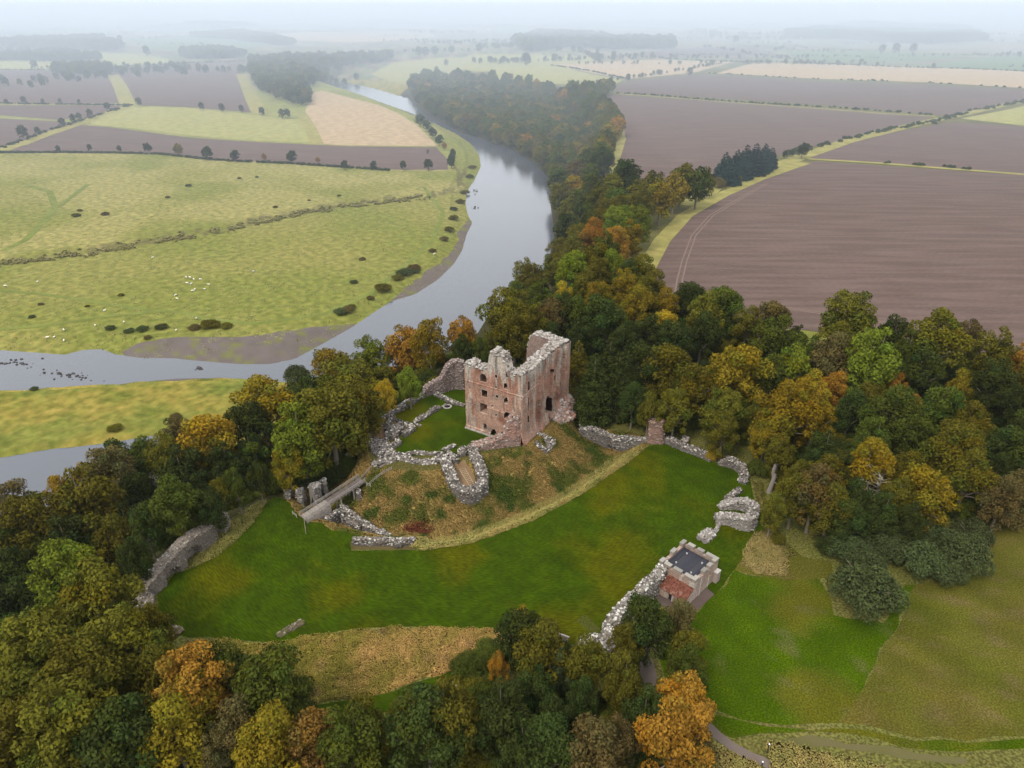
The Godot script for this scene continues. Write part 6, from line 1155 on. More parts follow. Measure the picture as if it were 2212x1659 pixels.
# a broken wall: a body with an uneven surface and the stones that stick out of it
func rubble_wall(called: String, label: String, style: String, width: float, flat: Array, niches := [], toward := Vector2.ZERO):
	var path := []
	for k in range(0, flat.size(), 4):
		path.append([Vector2(flat[k], flat[k + 1]), flat[k + 2], flat[k + 3]])
	var st := []
	var step := .5
	var total := 0.0
	for k in path.size() - 1:
		var a: Vector2 = path[k][0]; var b: Vector2 = path[k + 1][0]
		var n := maxi(1, int(a.distance_to(b) / step))
		for m in n:
			var t := float(m) / n
			st.append([a.lerp(b, t), lerpf(path[k][1], path[k + 1][1], t), lerpf(path[k][2], path[k + 1][2], t)])
	st.append(path[-1])
	var at := Vector3(st[0][0].x, st[0][2], st[0][0].y)
	var o := thing(called, label, "wall" if "wall" in called else "ruin", at)
	var body := Buf.new()
	var tall := 0.0
	for s in st:
		tall = maxf(tall, s[1] - s[2])
	var rows := maxi(2, int((tall + .8) / .5))
	var ring := rows * 2 + 4
	var base: Color = (STONE[style][0] * .5 + STONE[style][1] * .5) * .72
	var grid := []
	var run := 0.0
	for k in st.size():
		var p: Vector2 = st[k][0]
		var a: Vector2 = st[maxi(k - 1, 0)][0]; var b: Vector2 = st[mini(k + 1, st.size() - 1)][0]
		var dir := (b - a).normalized()
		var nor := Vector2(-dir.y, dir.x)
		if k > 0:
			run += p.distance_to(st[k - 1][0])
		var half := width / 2 * (1 + .14 * fine.get_noise_2d(p.x * 9, p.y * 9))
		if k == 0 or k == st.size() - 1:
			half *= .72
		var top: float = st[k][1] + .35 * fine.get_noise_2d(p.x * 14 + 70, p.y * 14) * clampf(tall, .3, 1.4)
		var foot: float = minf(st[k][2], minf(lie(p.x + nor.x * half, p.y + nor.y * half), lie(p.x - nor.x * half, p.y - nor.y * half))) - .4
		var line := []
		for r in ring + 1:
			var off := 0.0
			var y := 0.0
			if r <= rows:
				off = -half - .12 * (1 - float(r) / rows); y = lerpf(foot, top - .12, float(r) / rows)
			elif r < ring - rows:
				off = lerpf(-half, half, float(r - rows) / (ring - 2 * rows)); y = top + .1
			else:
				off = half + .12 * (1 - float(ring - r) / rows); y = lerpf(foot, top - .12, float(ring - r) / rows)
			var q := Vector3(p.x + nor.x * off, y, p.y + nor.y * off)
			var j := Vector3(fine.get_noise_3d(q.x * 22, q.y * 22, q.z * 22), fine.get_noise_3d(q.x * 22 + 50, q.y * 22, q.z * 22), fine.get_noise_3d(q.x * 22, q.y * 22 + 50, q.z * 22)) * .22
			q += j
			for e in niches:
				# [where, half width, height]
				var ds: float = absf((p - e[0]).dot(dir)) if p.distance_to(e[0]) < 9 else 99.0
				var side := signf((toward - p).dot(nor)) * signf(off)
				if side > 0 and (r <= rows or r >= ring - rows) and ds < e[1]:
					var crown: float = st[k][2] + e[2] * sqrt(1 - pow(ds / e[1], 2)) * .45 + e[2] * .55
					if y < crown:
						q -= Vector3(nor.x, 0, nor.y) * signf(off) * (width * .55)
			line.append(q - at)
		grid.append(line)
	for k in grid.size():
		for r in ring + 1:
			var q: Vector3 = grid[k][r]
			var gx: Vector3 = grid[mini(k + 1, grid.size() - 1)][r] - grid[maxi(k - 1, 0)][r]
			var gy: Vector3 = grid[k][mini(r + 1, ring)] - grid[k][maxi(r - 1, 0)]
			var f := fine.get_noise_3d((q.x + at.x) * 9, (q.y + at.y) * 9, (q.z + at.z) * 9)
			var c := base * (1.0 + .5 * f)
			if style == "grey_red" and noise.get_noise_3d((q.x + at.x) * 6, (q.y + at.y) * 6, (q.z + at.z) * 6) > -.05 and r > ring - rows:
				c = Color(.36, .21, .165) * (1 + .3 * f)
			body.vert(q, gy.cross(gx).normalized() * -1.0, c, Vector2(run, q.y))
	for k in grid.size() - 1:
		for r in ring:
			var a := k * (ring + 1) + r
			var b := a + ring + 1
			body.tri(a, b, b + 1); body.tri(a, b + 1, a + 1)
	for k in [0, grid.size() - 1]:
		var mid := Vector3.ZERO
		for q in grid[k]:
			mid += q / (ring + 1)
		for r in ring:
			var s := body.v.size()
			var outw := Vector3(st[0][0].x - st[1][0].x, 0, st[0][0].y - st[1][0].y).normalized() if k == 0 else Vector3(st[-1][0].x - st[-2][0].x, 0, st[-1][0].y - st[-2][0].y).normalized()
			body.vert(mid, outw, base); body.vert(grid[k][r], outw, base); body.vert(grid[k][r + 1], outw, base)
			if k == 0: body.tri(s, s + 1, s + 2)
			else: body.tri(s, s + 2, s + 1)
	put("core", body.mesh(), mats.masonry, o)
	var loose := Buf.new()
	var big := 1.0 if style != "grey_wall" else .8
	for k in grid.size() - 1:
		for r in ring:
			var a: Vector3 = grid[k][r]; var b: Vector3 = grid[k + 1][r]; var c: Vector3 = grid[k + 1][r + 1]; var d: Vector3 = grid[k][r + 1]
			var area := (b - a).cross(d - a).length()
			var on_top := r >= rows - 1 and r <= ring - rows
			var want := area * ((5.2 if on_top else 3.0) if style != "grey_wall" else (4.6 if on_top else 3.4))
			if area > 1.5: want = 1.0
			var nrm := (b - a).cross(d - a).normalized()
			while want > rng.randf():
				want -= 1.0
				var uu := rng.randf(); var vv := rng.randf()
				var q := a.lerp(b, uu).lerp(d.lerp(c, uu), vv)
				var sz := rng.randf_range(.09, .23) * big
				var turn := Basis(Vector3.UP, atan2(b.z - a.z, a.x - b.x) + rng.randf_range(-.5, .5))
				if on_top:
					turn = turn * Basis.from_euler(Vector3(rng.randf_range(-.6, .6), 0, rng.randf_range(-.6, .6)))
				var sc := stone_colour(style)
				if not on_top:
					# coursed facing: flatter stones, bedded level, standing little proud of the mortar
					q.y = round((q.y + at.y) / .3) * .3 - at.y
					sc = sc.lerp(base / .72, .35)
					loose.stone(q, Vector3(sz * rng.randf_range(1.2, 1.9), sz * .62, sz * .55), Basis(Vector3.UP, atan2(b.z - a.z, a.x - b.x) * -1.0 + PI), sc, rng)
				else:
					loose.stone(q, Vector3(sz * rng.randf_range(1.0, 1.6), sz * rng.randf_range(.55, .9), sz), turn, sc, rng)
	if loose.i.size():
		tag(put("rubble_stones", loose.mesh(), mats.masonry, o), "", "", "", "stuff")
	return o
# a plain standing wall of coursed stone with recessed openings, a ragged top and a thickness
func coursed(buf: Buf, o: Vector3, d: Vector3, out: Vector3, length: float, foot: float, top: Callable, thick: float, cell: Vector2, shift: Callable, colour: Callable):
	var nx := int(ceil(length / cell.x))
	var most := foot
	for i in nx + 1:
		most = maxf(most, top.call(length * i / nx))
	var ny := int(ceil((most - foot) / cell.y))
	var at := func(i: int, j: int) -> Vector3:
		var s: float = length * i / nx
		var y: float = minf(foot + j * cell.y, top.call(s))
		var q := o + d * s + Vector3.UP * y
		return q + out * (maxf(float(shift.call(s, y)), -.18) + .05 * fine.get_noise_3d(q.x * 30, q.y * 30, q.z * 30))
	var hollow := func(i: int, j: int) -> float:
		return minf(0.0, float(shift.call(length * (i + .5) / nx, foot + (j + .5) * cell.y)) + .18)
	for i in nx:
		var s0: float = length * i / nx
		var t0: float = top.call(s0); var t1: float = top.call(length * (i + 1) / nx)
		for j in ny:
			var y := foot + j * cell.y
			if y >= maxf(t0, t1):
				break
			var c: Color = colour.call(s0 + cell.x * .5, y + cell.y * .5)
			var p := [at.call(i, j), at.call(i + 1, j), at.call(i + 1, j + 1), at.call(i, j + 1)]
			var deep: float = hollow.call(i, j)
			if deep < 0:
				# an opening: the reveals run back through the wall
				var near := [hollow.call(i, j - 1), hollow.call(i + 1, j), hollow.call(i, j + 1), hollow.call(i - 1, j)]
				for e in 4:
					if near[e] >= 0:
						var f0: Vector3 = p[e]; var f1: Vector3 = p[(e + 1) % 4]
						var inward: Vector3 = ((p[0] + p[2]) / 2 - (f0 + f1) / 2).normalized()
						var k0 := buf.v.size()
						for q in [f0, f1, f1 + out * deep, f0 + out * deep]:
							buf.vert(q, inward, c, Vector2(q.x + q.z, q.y))
						buf.tri(k0, k0 + 1, k0 + 2); buf.tri(k0, k0 + 2, k0 + 3)
				for e in 4:
					p[e] += out * deep
			else:
				for e in [[0, 1], [0, -1], [1, 0], [-1, 0]]:
					if float(hollow.call(i + e[0], j + e[1])) < 0:
						c = c.lerp(Color(.42, .345, .28), .45)
						break
			var nn: Vector3 = (p[2] - p[0]).cross(p[3] - p[1])
			nn = nn.normalized() if nn.length() > 1e-9 else out
			if nn.dot(out) < 0 and absf(nn.dot(out)) > .05: nn = -nn
			var k := buf.v.size()
			for q in p:
				buf.vert(q, nn, c, Vector2(q.x + q.z, q.y))
			buf.tri(k, k + 2, k + 1); buf.tri(k, k + 3, k + 2)
		# top and inner face
		var a := o + d * s0 + Vector3.UP * t0; var b: Vector3 = o + d * (length * (i + 1) / nx) + Vector3.UP * t1
		var ai := a - out * thick; var bi := b - out * thick
		var tc: Color = colour.call(s0, t0 - .1)
		var mid := 3
		for m in mid:
			var e0 := float(m) / mid; var e1 := float(m + 1) / mid
			var wob := func(q: Vector3) -> Vector3: return q + Vector3.UP * (.22 * fine.get_noise_3d(q.x * 16, 7, q.z * 16))
			buf.quad(wob.call(a.lerp(ai, e0)), wob.call(a.lerp(ai, e1)), wob.call(b.lerp(bi, e1)), wob.call(b.lerp(bi, e0)), tc * rng.randf_range(.8, 1.15))
		var lo := foot
		while lo < minf(t0, t1):
			var hi := minf(lo + cell.y * 2, minf(t0, t1)) if lo + cell.y * 2 < minf(t0, t1) - .05 else 0.0
			var c := Color(.26, .19, .16) * rng.randf_range(.7, 1.25)
			var A := Vector3(ai.x, o.y + lo, ai.z); var B := Vector3(bi.x, o.y + lo, bi.z)
			if hi == 0.0:
				buf.quad(A, ai, bi, B, c)
				break
			buf.quad(A, Vector3(ai.x, o.y + hi, ai.z), Vector3(bi.x, o.y + hi, bi.z), B, c)
			lo = hi
func end_cap(buf: Buf, o: Vector3, d: Vector3, out: Vector3, foot: float, top: float, thick: float):
	var y := foot
	while y < top - .01:
		var e := minf(y + .45, top)
		var c := Color(.33, .27, .24) * rng.randf_range(.7, 1.3)
		var j0 := d * (.25 * fine.get_noise_3d(o.x * 5, y * 20, 3)); var j1 := d * (.25 * fine.get_noise_3d(o.x * 5, e * 20, 3))
		buf.quad(o + Vector3.UP * y + j0, o + Vector3.UP * e + j1, o + Vector3.UP * e - out * thick + j1, o + Vector3.UP * y - out * thick + j0, c)
		y = e
func along(prof: Array, s: float) -> float:
	for k in range(prof.size() - 1):
		if s <= prof[k + 1].x:
			return lerpf(prof[k].y, prof[k + 1].y, clampf((s - prof[k].x) / maxf(prof[k + 1].x - prof[k].x, .001), 0, 1))
	return prof[-1].y
func crumble(buf: Buf, o: Vector3, d: Vector3, out: Vector3, length: float, top: Callable, thick: float, style: String, per := 6.0):
	for k in int(length * thick * per):
		var s := rng.randf() * length
		var q := o + d * s + Vector3.UP * (float(top.call(s)) + rng.randf_range(-.05, .12)) - out * rng.randf_range(-.05, thick)
		var sz := rng.randf_range(.12, .3)
		buf.stone(q, Vector3(sz * 1.4, sz * .7, sz), Basis.from_euler(Vector3(rng.randf_range(-.4, .4), rng.randf() * TAU, rng.randf_range(-.4, .4))), stone_colour(style), rng)
func keep_colour(seed_: float, high: float) -> Callable:
	# red sandstone, weathered to grey lichen in streaks that run down from the wall head
	return func(s: float, y: float) -> Color:
		var red := mixc(Color(.36, .19, .135), Color(.46, .30, .225), noise.get_noise_2d(s * 7 + seed_, y * 5) * .9 + .45)
		red = mixc(red, Color(.27, .125, .085), smoothstep(.12, .45, noise.get_noise_2d(s * 9 - seed_, y * 7 + 90)))
		var drip := noise.get_noise_2d(s * 42 + seed_, y * 2.2)
		var mask := smoothstep(-.05, .25, drip + (y - high) * .11 + .28)
		var c := mixc(red, Color(.46, .42, .36), mask * .9)
		c = mixc(c, Color(.54, .46, .38), smoothstep(.12, .36, noise.get_noise_2d(s * 26 + 40, y * 4 + seed_)) * .6)
		c = mixc(c, Color(.27, .215, .18), smoothstep(.1, .4, noise.get_noise_2d(s * 16 - 60, y * 16 + seed_)) * .55)
		c = mixc(c, Color(.20, .13, .10), smoothstep(.28, .5, noise.get_noise_2d(s * 60 + 5, y * 9 + seed_)) * .6)
		c = mixc(c, Color(.15, .125, .11), smoothstep(.3, .5, noise.get_noise_2d(s * 50 + 7, y * 3.5 - seed_)) * smoothstep(.1, .6, mask) * .8)
		return c * rng.randf_range(.6, 1.12)
func build_keep():
	var L := Vector3(-13.1, 4, -174.6)
	var a := Vector3(.847, 0, .5316).normalized()
	var b := Vector3(a.z, 0, -a.x)
	var N := L + a * 18.3
	var R := N + b * 26.0
	var B := L + b * 26.0
	var keep := thing("castle_keep", "tall roofless red sandstone keep with a broken turret on its window wall", "castle keep", Vector3(1.6, 4, -180.7))
	var zero := keep.position
	var prof_l := [Vector2(0, 19.8), Vector2(.6, 20.6), Vector2(2, 20.7), Vector2(4, 20.1), Vector2(6.6, 19.8), Vector2(7.4, 20.9), Vector2(7.9, 22.5), Vector2(8.3, 25.2), Vector2(9.2, 26.3), Vector2(9.9, 26.4), Vector2(10.6, 25.5), Vector2(11.6, 25.3), Vector2(12.5, 26.0), Vector2(12.8, 24.4), Vector2(13.4, 23.0), Vector2(13.7, 21.2), Vector2(14.3, 20.2), Vector2(15.2, 21.1), Vector2(16.6, 21.3), Vector2(18.3, 21.6)]
	var prof_r := [Vector2(0, 21.6), Vector2(3, 21.1), Vector2(6, 21.0), Vector2(9.6, 21.6), Vector2(13, 21.6), Vector2(17, 22.1), Vector2(21.6, 22.2), Vector2(24.5, 21.6), Vector2(26, 21.8)]
	var prof_b := [Vector2(0, 21.8), Vector2(4, 22.0), Vector2(7, 22.5), Vector2(9.9, 22.3), Vector2(10.8, 21.2), Vector2(11.5, 19.2), Vector2(12.0, 15.0), Vector2(12.4, 9.0), Vector2(18.3, 8.0)]
	var ragged := func(prof: Array, k: float) -> Callable:
		return func(s: float) -> float: return along(prof, s) + .35 * fine.get_noise_2d(s * 22, k)
	# [from, to along the wall, bottom, top above the court, round head]
	var holes_l := [[5.2, 7.2, 16.6, 18.7, 1], [5.9, 7.3, 12.0, 13.9, 0], [5.0, 7.1, 6.6, 9.4, 0], [6.0, 6.9, 1.7, 3.2, 1], [8.7, 10.1, -1, 2.2, 1], [10.2, 10.6, 18.9, 19.5, 0], [10.15, 10.5, 15.6, 16.2, 0], [10.5, 10.85, 12.9, 13.4, 0], [8.9, 9.25, 9.4, 10.0, 0], [10.2, 10.55, 6.8, 7.4, 0], [13.1, 13.8, 16.3, 17.9, 1], [13.1, 13.95, 11.9, 13.5, 1], [13.1, 14.7, 7.0, 9.1, 1], [13.5, 14.2, 20.0, 24, 0]]
	var holes_r := [[3.5, 4.2, 15.3, 18.2, 1], [3.5, 4.3, 9.2, 13.1, 1], [3.7, 4.2, 5.2, 7.4, 0], [6.7, 7.2, 16.8, 18.2, 0], [18.7, 19.2, 11.8, 13.4, 0], [19.0, 19.5, 6.5, 7.8, 0], [13.8, 16.0, 3.2, 8.6, 1], [11.0, 11.6, 12.2, 14.5, 0], [11.2, 11.8, 6.2, 8.4, 0], [16.0, 16.5, 15.5, 16.6, 0]]
	var recess := func(holes: Array, s: float, y: float) -> float:
		for e in holes:
			if s > e[0] - .12 and s < e[1] + .12 and y > e[2] - .1:
				var head: float = e[3]
				if e[4]:
					var m: float = (e[0] + e[1]) / 2; var r: float = (e[1] - e[0]) / 2
					head = e[3] - r + sqrt(maxf(0, r * r - (s - m) * (s - m)))
				if y < head:
					return -3.2
		return 0.0
	var shift_l := func(s: float, y: float) -> float:
		var x: float = recess.call(holes_l, s, y)
		if x < 0: return x
		if absf(y - 15.26) < .16: return .2
		if absf(y - 8.7) < .14 and s < 13: return .14
		if y < .9: return .35
		return .03 * sin(s * 40) * sin(y * 31)
	var ribs := [[9.4, 11.2, .6], [16.2, 17.2, .7], [20.0, 21.0, .5], [23.4, 26.1, .8], [0.0, 3.1, .3]]
	var shift_r := func(s: float, y: float) -> float:
		var x: float = recess.call(holes_r, s, y)
		if x < 0: return x
		var p := 0.0
		for e in ribs:
			if s > e[0] and s < e[1]: p = e[2]
		if absf(y - 15.0) < .16 and s < 9.5: p += .18
		if s > 9 and s < 24:
			p += .25 * fine.get_noise_2d(s * 9, y * 6) - .1
		# battered foot
		p += clampf((3.2 - y) * .28, 0, 1.2) if s < 15 else clampf((4.5 - y) * .42, 0, 2.0) if s > 17.5 else 0.0
		return p
	var plain_shift := func(s: float, y: float) -> float: return .12 * fine.get_noise_2d(s * 9, y * 9)
	var cell := Vector2(.26, .23)
	for w in [["window_wall", L, a, -b, 18.3, prof_l, shift_l, 11.0, 21.0], ["long_wall", N, b, a, 26.0, prof_r, shift_r, 77.0, 20.0], ["back_wall", R, -a, b, 18.3, prof_b, plain_shift, 140.0, 18.0], ["court_wall", B, -b, -a, 26.0, [Vector2(0, 8), Vector2(12, 9.5), Vector2(18, 13), Vector2(24, 19.2), Vector2(26, 19.8)], plain_shift, 210.0, 18.0]]:
		var buf := Buf.new()
		var top: Callable = ragged.call(w[5], w[7])
		var thick: float = 3.5
		coursed(buf, w[1] - zero, w[2], w[3], w[4], -1.5, top, thick, cell, w[6], keep_colour(w[7], w[8]))
		var part := put(w[0], buf.mesh(), mats.masonry, keep)
		var loose := Buf.new()
		crumble(loose, w[1] - zero, w[2], w[3], w[4], top, thick, "pale", 7.0)
		tag(put("wall_head_stones", loose.mesh(), mats.masonry, part), "", "", "", "stuff")
	# sloping plinth along the window wall and talus at the far right corner
	var pl := Buf.new()
	for k in 36:
		var s := k * .5
		var p := L - zero + a * s - b * .45
		pl.box(Transform3D(Basis(a, Vector3.UP, b), p + a * .25 + Vector3.UP * .1), Vector3(.47, .5, .7), Color(.40, .36, .32) * rng.randf_range(.8, 1.15))
	put("plinth", pl.mesh(), mats.masonry, keep)
	var tl := Buf.new()
	for k in 900:
		var s := rng.randf_range(16.5, 28.0)
		var t := pow(rng.randf(), 1.4)
		var reach := 4.6 - .25 * absf(s - 23)
		var q := N + b * s + a * (t * reach) - zero
		q.y = pow(1 - t, 1.5) * (4.2 - .34 * absf(s - 24)) + rng.randf_range(-.2, .15) - 1.0 * t
		var sz := rng.randf_range(.25, .55)
		tl.stone(q, Vector3(sz * 1.3, sz * .8, sz), Basis.from_euler(Vector3(rng.randf_range(-.5, .5), rng.randf() * TAU, rng.randf_range(-.5, .5))), stone_colour("grey_red"), rng)
	tag(put("talus", tl.mesh(), mats.masonry, keep), "", "", "", "stuff")

# ---------------------------------------------------------------- gatehouse
func build_gatehouse():
	var d := Vector3(.69805, 0, -.71605)
	var n := Vector3(-.71605, 0, -.69805)
	var zero := Vector3(35.58, 0, -108.49)
	var g := thing("gatehouse", "small square stone gatehouse with battlements, grey flat roof and red-tiled lean-to", "gatehouse", zero)
	var T := func(x: float, y: float, z: float) -> Vector3: return n * x + Vector3.UP * y + d * z
	var basis := Basis(n, Vector3.UP, d)
	var stone := func(k: float) -> Callable:
		return func(s: float, y: float) -> Color:
			var c := mixc(Color(.34, .235, .19), Color(.42, .33, .27), noise.get_noise_2d(s * 18 + k, y * 14) + .5)
			c = mixc(c, Color(.45, .41, .36), smoothstep(.05, .3, noise.get_noise_2d(s * 30 + k, y * 5) + (y - 4.6) * .12))
			return c * rng.randf_range(.78, 1.18)
	var hole := func(list: Array) -> Callable:
		return func(s: float, y: float) -> float:
			for e in list:
				if s > e[0] and s < e[1] and y > e[2] and y < e[3]: return -.3
			return 0.0
	var cell := Vector2(.3, .22)
	var x0 := 0.0; var x1 := 8.7; var z0 := 3.1; var z1 := 12.6
	for w in [[T.call(x0, 0, z0), d, -n, z1 - z0, [[3.0, 3.6, 1.6, 2.6], [6.2, 6.8, 2.8, 3.6]]], [T.call(x0, 0, z0), n, -d, x1 - x0, []], [T.call(x0, 0, z1), n, d, x1 - x0, []], [T.call(x1, 0, z0), d, n, z1 - z0, []]]:
		var buf := Buf.new()
		var level: Callable = (func(_s: float) -> float: return 5.05) if w[1] == d else (func(_s: float) -> float: return 5.064)
		coursed(buf, w[0], w[1], w[2], w[3], -.4, level, .75, cell, hole.call(w[4]), stone.call(w[3] * 10))
		put("wall", buf.mesh(), mats.masonry, g)
	# battlements
	var merlons := [[0, 3.1, 1.5, 0], [0, 6.6, 1.4, 0], [0, 11.7, 1.6, 0], [0, 8.9, 1.2, 0], [1, 0.0, 1.7, 3.1], [1, 3.4, 1.9, 3.1], [1, 6.0, 1.5, 3.1], [2, .9, 1.8, 0], [2, 3.4, 1.5, 0], [2, 5.7, 1.5, 0], [3, 3.1, 1.4, 0], [3, 7.2, 1.6, 0], [3, 11.0, 1.6, 0]]
	for e in merlons:
		var buf := Buf.new()
		var c := Color(.29, .27, .235) * rng.randf_range(.75, 1.2)
		var size := Vector3(.82, .72, e[2]) if e[0] in [0, 3] else Vector3(e[2], .72, .82)
		var at: Vector3
		match e[0]:
			0: at = T.call(.37, 5.4, minf(e[1] + e[2] / 2, z1 - e[2] / 2))
			1: at = T.call(e[1] + e[2] / 2, 5.4, z0 + .37)
			2: at = T.call(minf(e[1] + e[2] / 2, x1 - e[2] / 2), 5.4, z1 - .37)
			3: at = T.call(x1 - .37, 5.4, minf(e[1] + e[2] / 2, z1 - e[2] / 2))
		if e[0] in [1, 2] and (at - T.call(.37, 5.4, at.dot(d))).length() < .9:
			at += n * .85
		buf.box(Transform3D(basis, at + Vector3(0, .004, 0)), size, Color(.31, .255, .215) * rng.randf_range(.85, 1.1))
		buf.box(Transform3D(basis, at + Vector3.UP * .43), size + Vector3(.12, -.56, .12), c)
		put("merlon", buf.mesh(), mats.masonry, g)
	var roof := Buf.new()
	for k in 6:
		roof.box(Transform3D(basis, T.call(x0 + .75 + (k + .5) * (x1 - x0 - 1.5) / 6, 4.45, (z0 + z1) / 2)), Vector3((x1 - x0 - 1.5) / 6 - .02, .16, z1 - z0 - 1.5), Color(.05, .05, .06) * rng.randf_range(.9, 1.12))
	put("flat_roof", roof.mesh(), mats.lead, g)
	for q in [[2.3, 9.9], [6.3, 10.3], [6.4, 6.2], [2.4, 5.7]]:
		var buf := Buf.new()
		var p: Vector3 = T.call(q[0], 4.53, q[1])
		buf.tube([p, p + Vector3.UP * .22, p + Vector3.UP * .24, p + Vector3.UP * .36, p + Vector3.UP * .42], [.1, .1, .2, .18, .01], Color(.62, .62, .64), 10)
		put("roof_vent", buf.mesh(), mats.plain, g)
	# lean-to: walls, tiled roof, door, window
	var lean := Node3D.new()
	lean.name = "lean_to"
	g.add_child(lean)
	tag(lean, "low lean-to with a red pantile roof")
	var eave := func(_s: float) -> float: return 2.15
	var side := func(s: float) -> float: return 2.15 + s / 3.1 * 1.3
	for w in [[T.call(0, 0, .1), n, -d, 6.2, eave, [[3.1, 4.0, -1, 2.0], [1.3, 2.1, 1.0, 1.75]]], [T.call(0, 0, .1), d, -n, 3.0, side, []], [T.call(6.2, 0, .1), d, n, 3.0, side, []]]:
		var buf := Buf.new()
		coursed(buf, w[0], w[1], w[2], w[3], -.4, w[4], .4, cell, hole.call(w[5]), stone.call(44.0))
		put("lean_to_wall", buf.mesh(), mats.masonry, lean)
	var tiles := Buf.new()
	var up: Vector3 = (T.call(0, 3.62, 3.08) - T.call(0, 2.2, -.25)).normalized()
	var run: float = (T.call(0, 3.62, 3.08) - T.call(0, 2.2, -.25)).length()
	var nrm := up.cross(n).normalized()
	if nrm.y < 0: nrm = -nrm
	var cols := 26
	var rowsn := 9
	for r in rowsn:
		for k in cols:
			var c := Color(.125, .05, .035) * rng.randf_range(.6, 1.3)
			if noise.get_noise_2d(k * 9.0, r * 14.0) > .42: c = mixc(c, Color(.24, .15, .12), .5)
			var w := 6.5 / cols
			var start := tiles.v.size()
			for m in 5:
				var f := m / 4.0
				var bulge := sin(f * PI) * .07
				var base: Vector3 = T.call(-.15 + (k + f * 1.04) * w, 2.2, -.25)
				for e in 2:
					var q: Vector3 = base + up * ((r + e * 1.08) * run / rowsn) + nrm * (bulge + (.05 if e == 0 else .0))
					tiles.vert(q, (nrm + n * (f - .5) * 1.4).normalized(), c)
			for m in 4:
				var s := start + m * 2
				tiles.tri(s, s + 1, s + 3); tiles.tri(s, s + 3, s + 2)
	tag(put("roof_tiles", tiles.mesh(), mats.tile, lean), "", "", "", "stuff")
	var under := Buf.new()
	under.quad(T.call(-.15, 2.13, -.25), T.call(-.15, 3.55, 3.08), T.call(6.35, 3.55, 3.08), T.call(6.35, 2.13, -.25), Color(.12, .09, .07))
	put("roof_boards", under.mesh(), mats.plain, lean)
	var buf := Buf.new()
	buf.box(Transform3D(basis, T.call(3.55, .98, .34)), Vector3(.86, 1.96, .07), Color(.028, .022, .02))
	put("door", buf.mesh(), mats.plain, lean)
	buf = Buf.new()
	buf.box(Transform3D(basis, T.call(3.05, 1.0, .06)), Vector3(.09, 2.0, .12), Color(.5, .48, .44))
	put("door_post", buf.mesh(), mats.plain, lean)
	buf = Buf.new()
	buf.box(Transform3D(basis, T.call(1.7, 1.38, .34)), Vector3(.76, .72, .05), Color(.03, .03, .035))
	put("window", buf.mesh(), mats.glass, lean)
	buf = Buf.new()
	buf.box(Transform3D(basis, T.call(1.7, .98, .1)), Vector3(.95, .08, .22), Color(.45, .42, .38))
	put("window_sill", buf.mesh(), mats.plain, lean)
	for q in [[-.04, .02, 2.1], [-.05, 5.6, 4.6], [-.05, 9.0, 3.0]]:
		buf = Buf.new()
		var p: Vector3 = T.call(q[0] - .06, 0, q[1])
		buf.tube([p, p + Vector3.UP * q[2]], [.05, .05], Color(.5, .5, .48), 6)
		put("downpipe", buf.mesh(), mats.plain, g)
	# buttress at the far right corner
	buf = Buf.new()
	buf.box(Transform3D(basis, T.call(-.45, 1.2, 12.0)), Vector3(.9, 3.2, 1.5), Color(.36, .29, .25))
	buf.box(Transform3D(basis, T.call(-.45, 2.87, 12.0)), Vector3(1.0, .14, 1.6), Color(.47, .44, .40))
	put("buttress", buf.mesh(), mats.masonry, g)

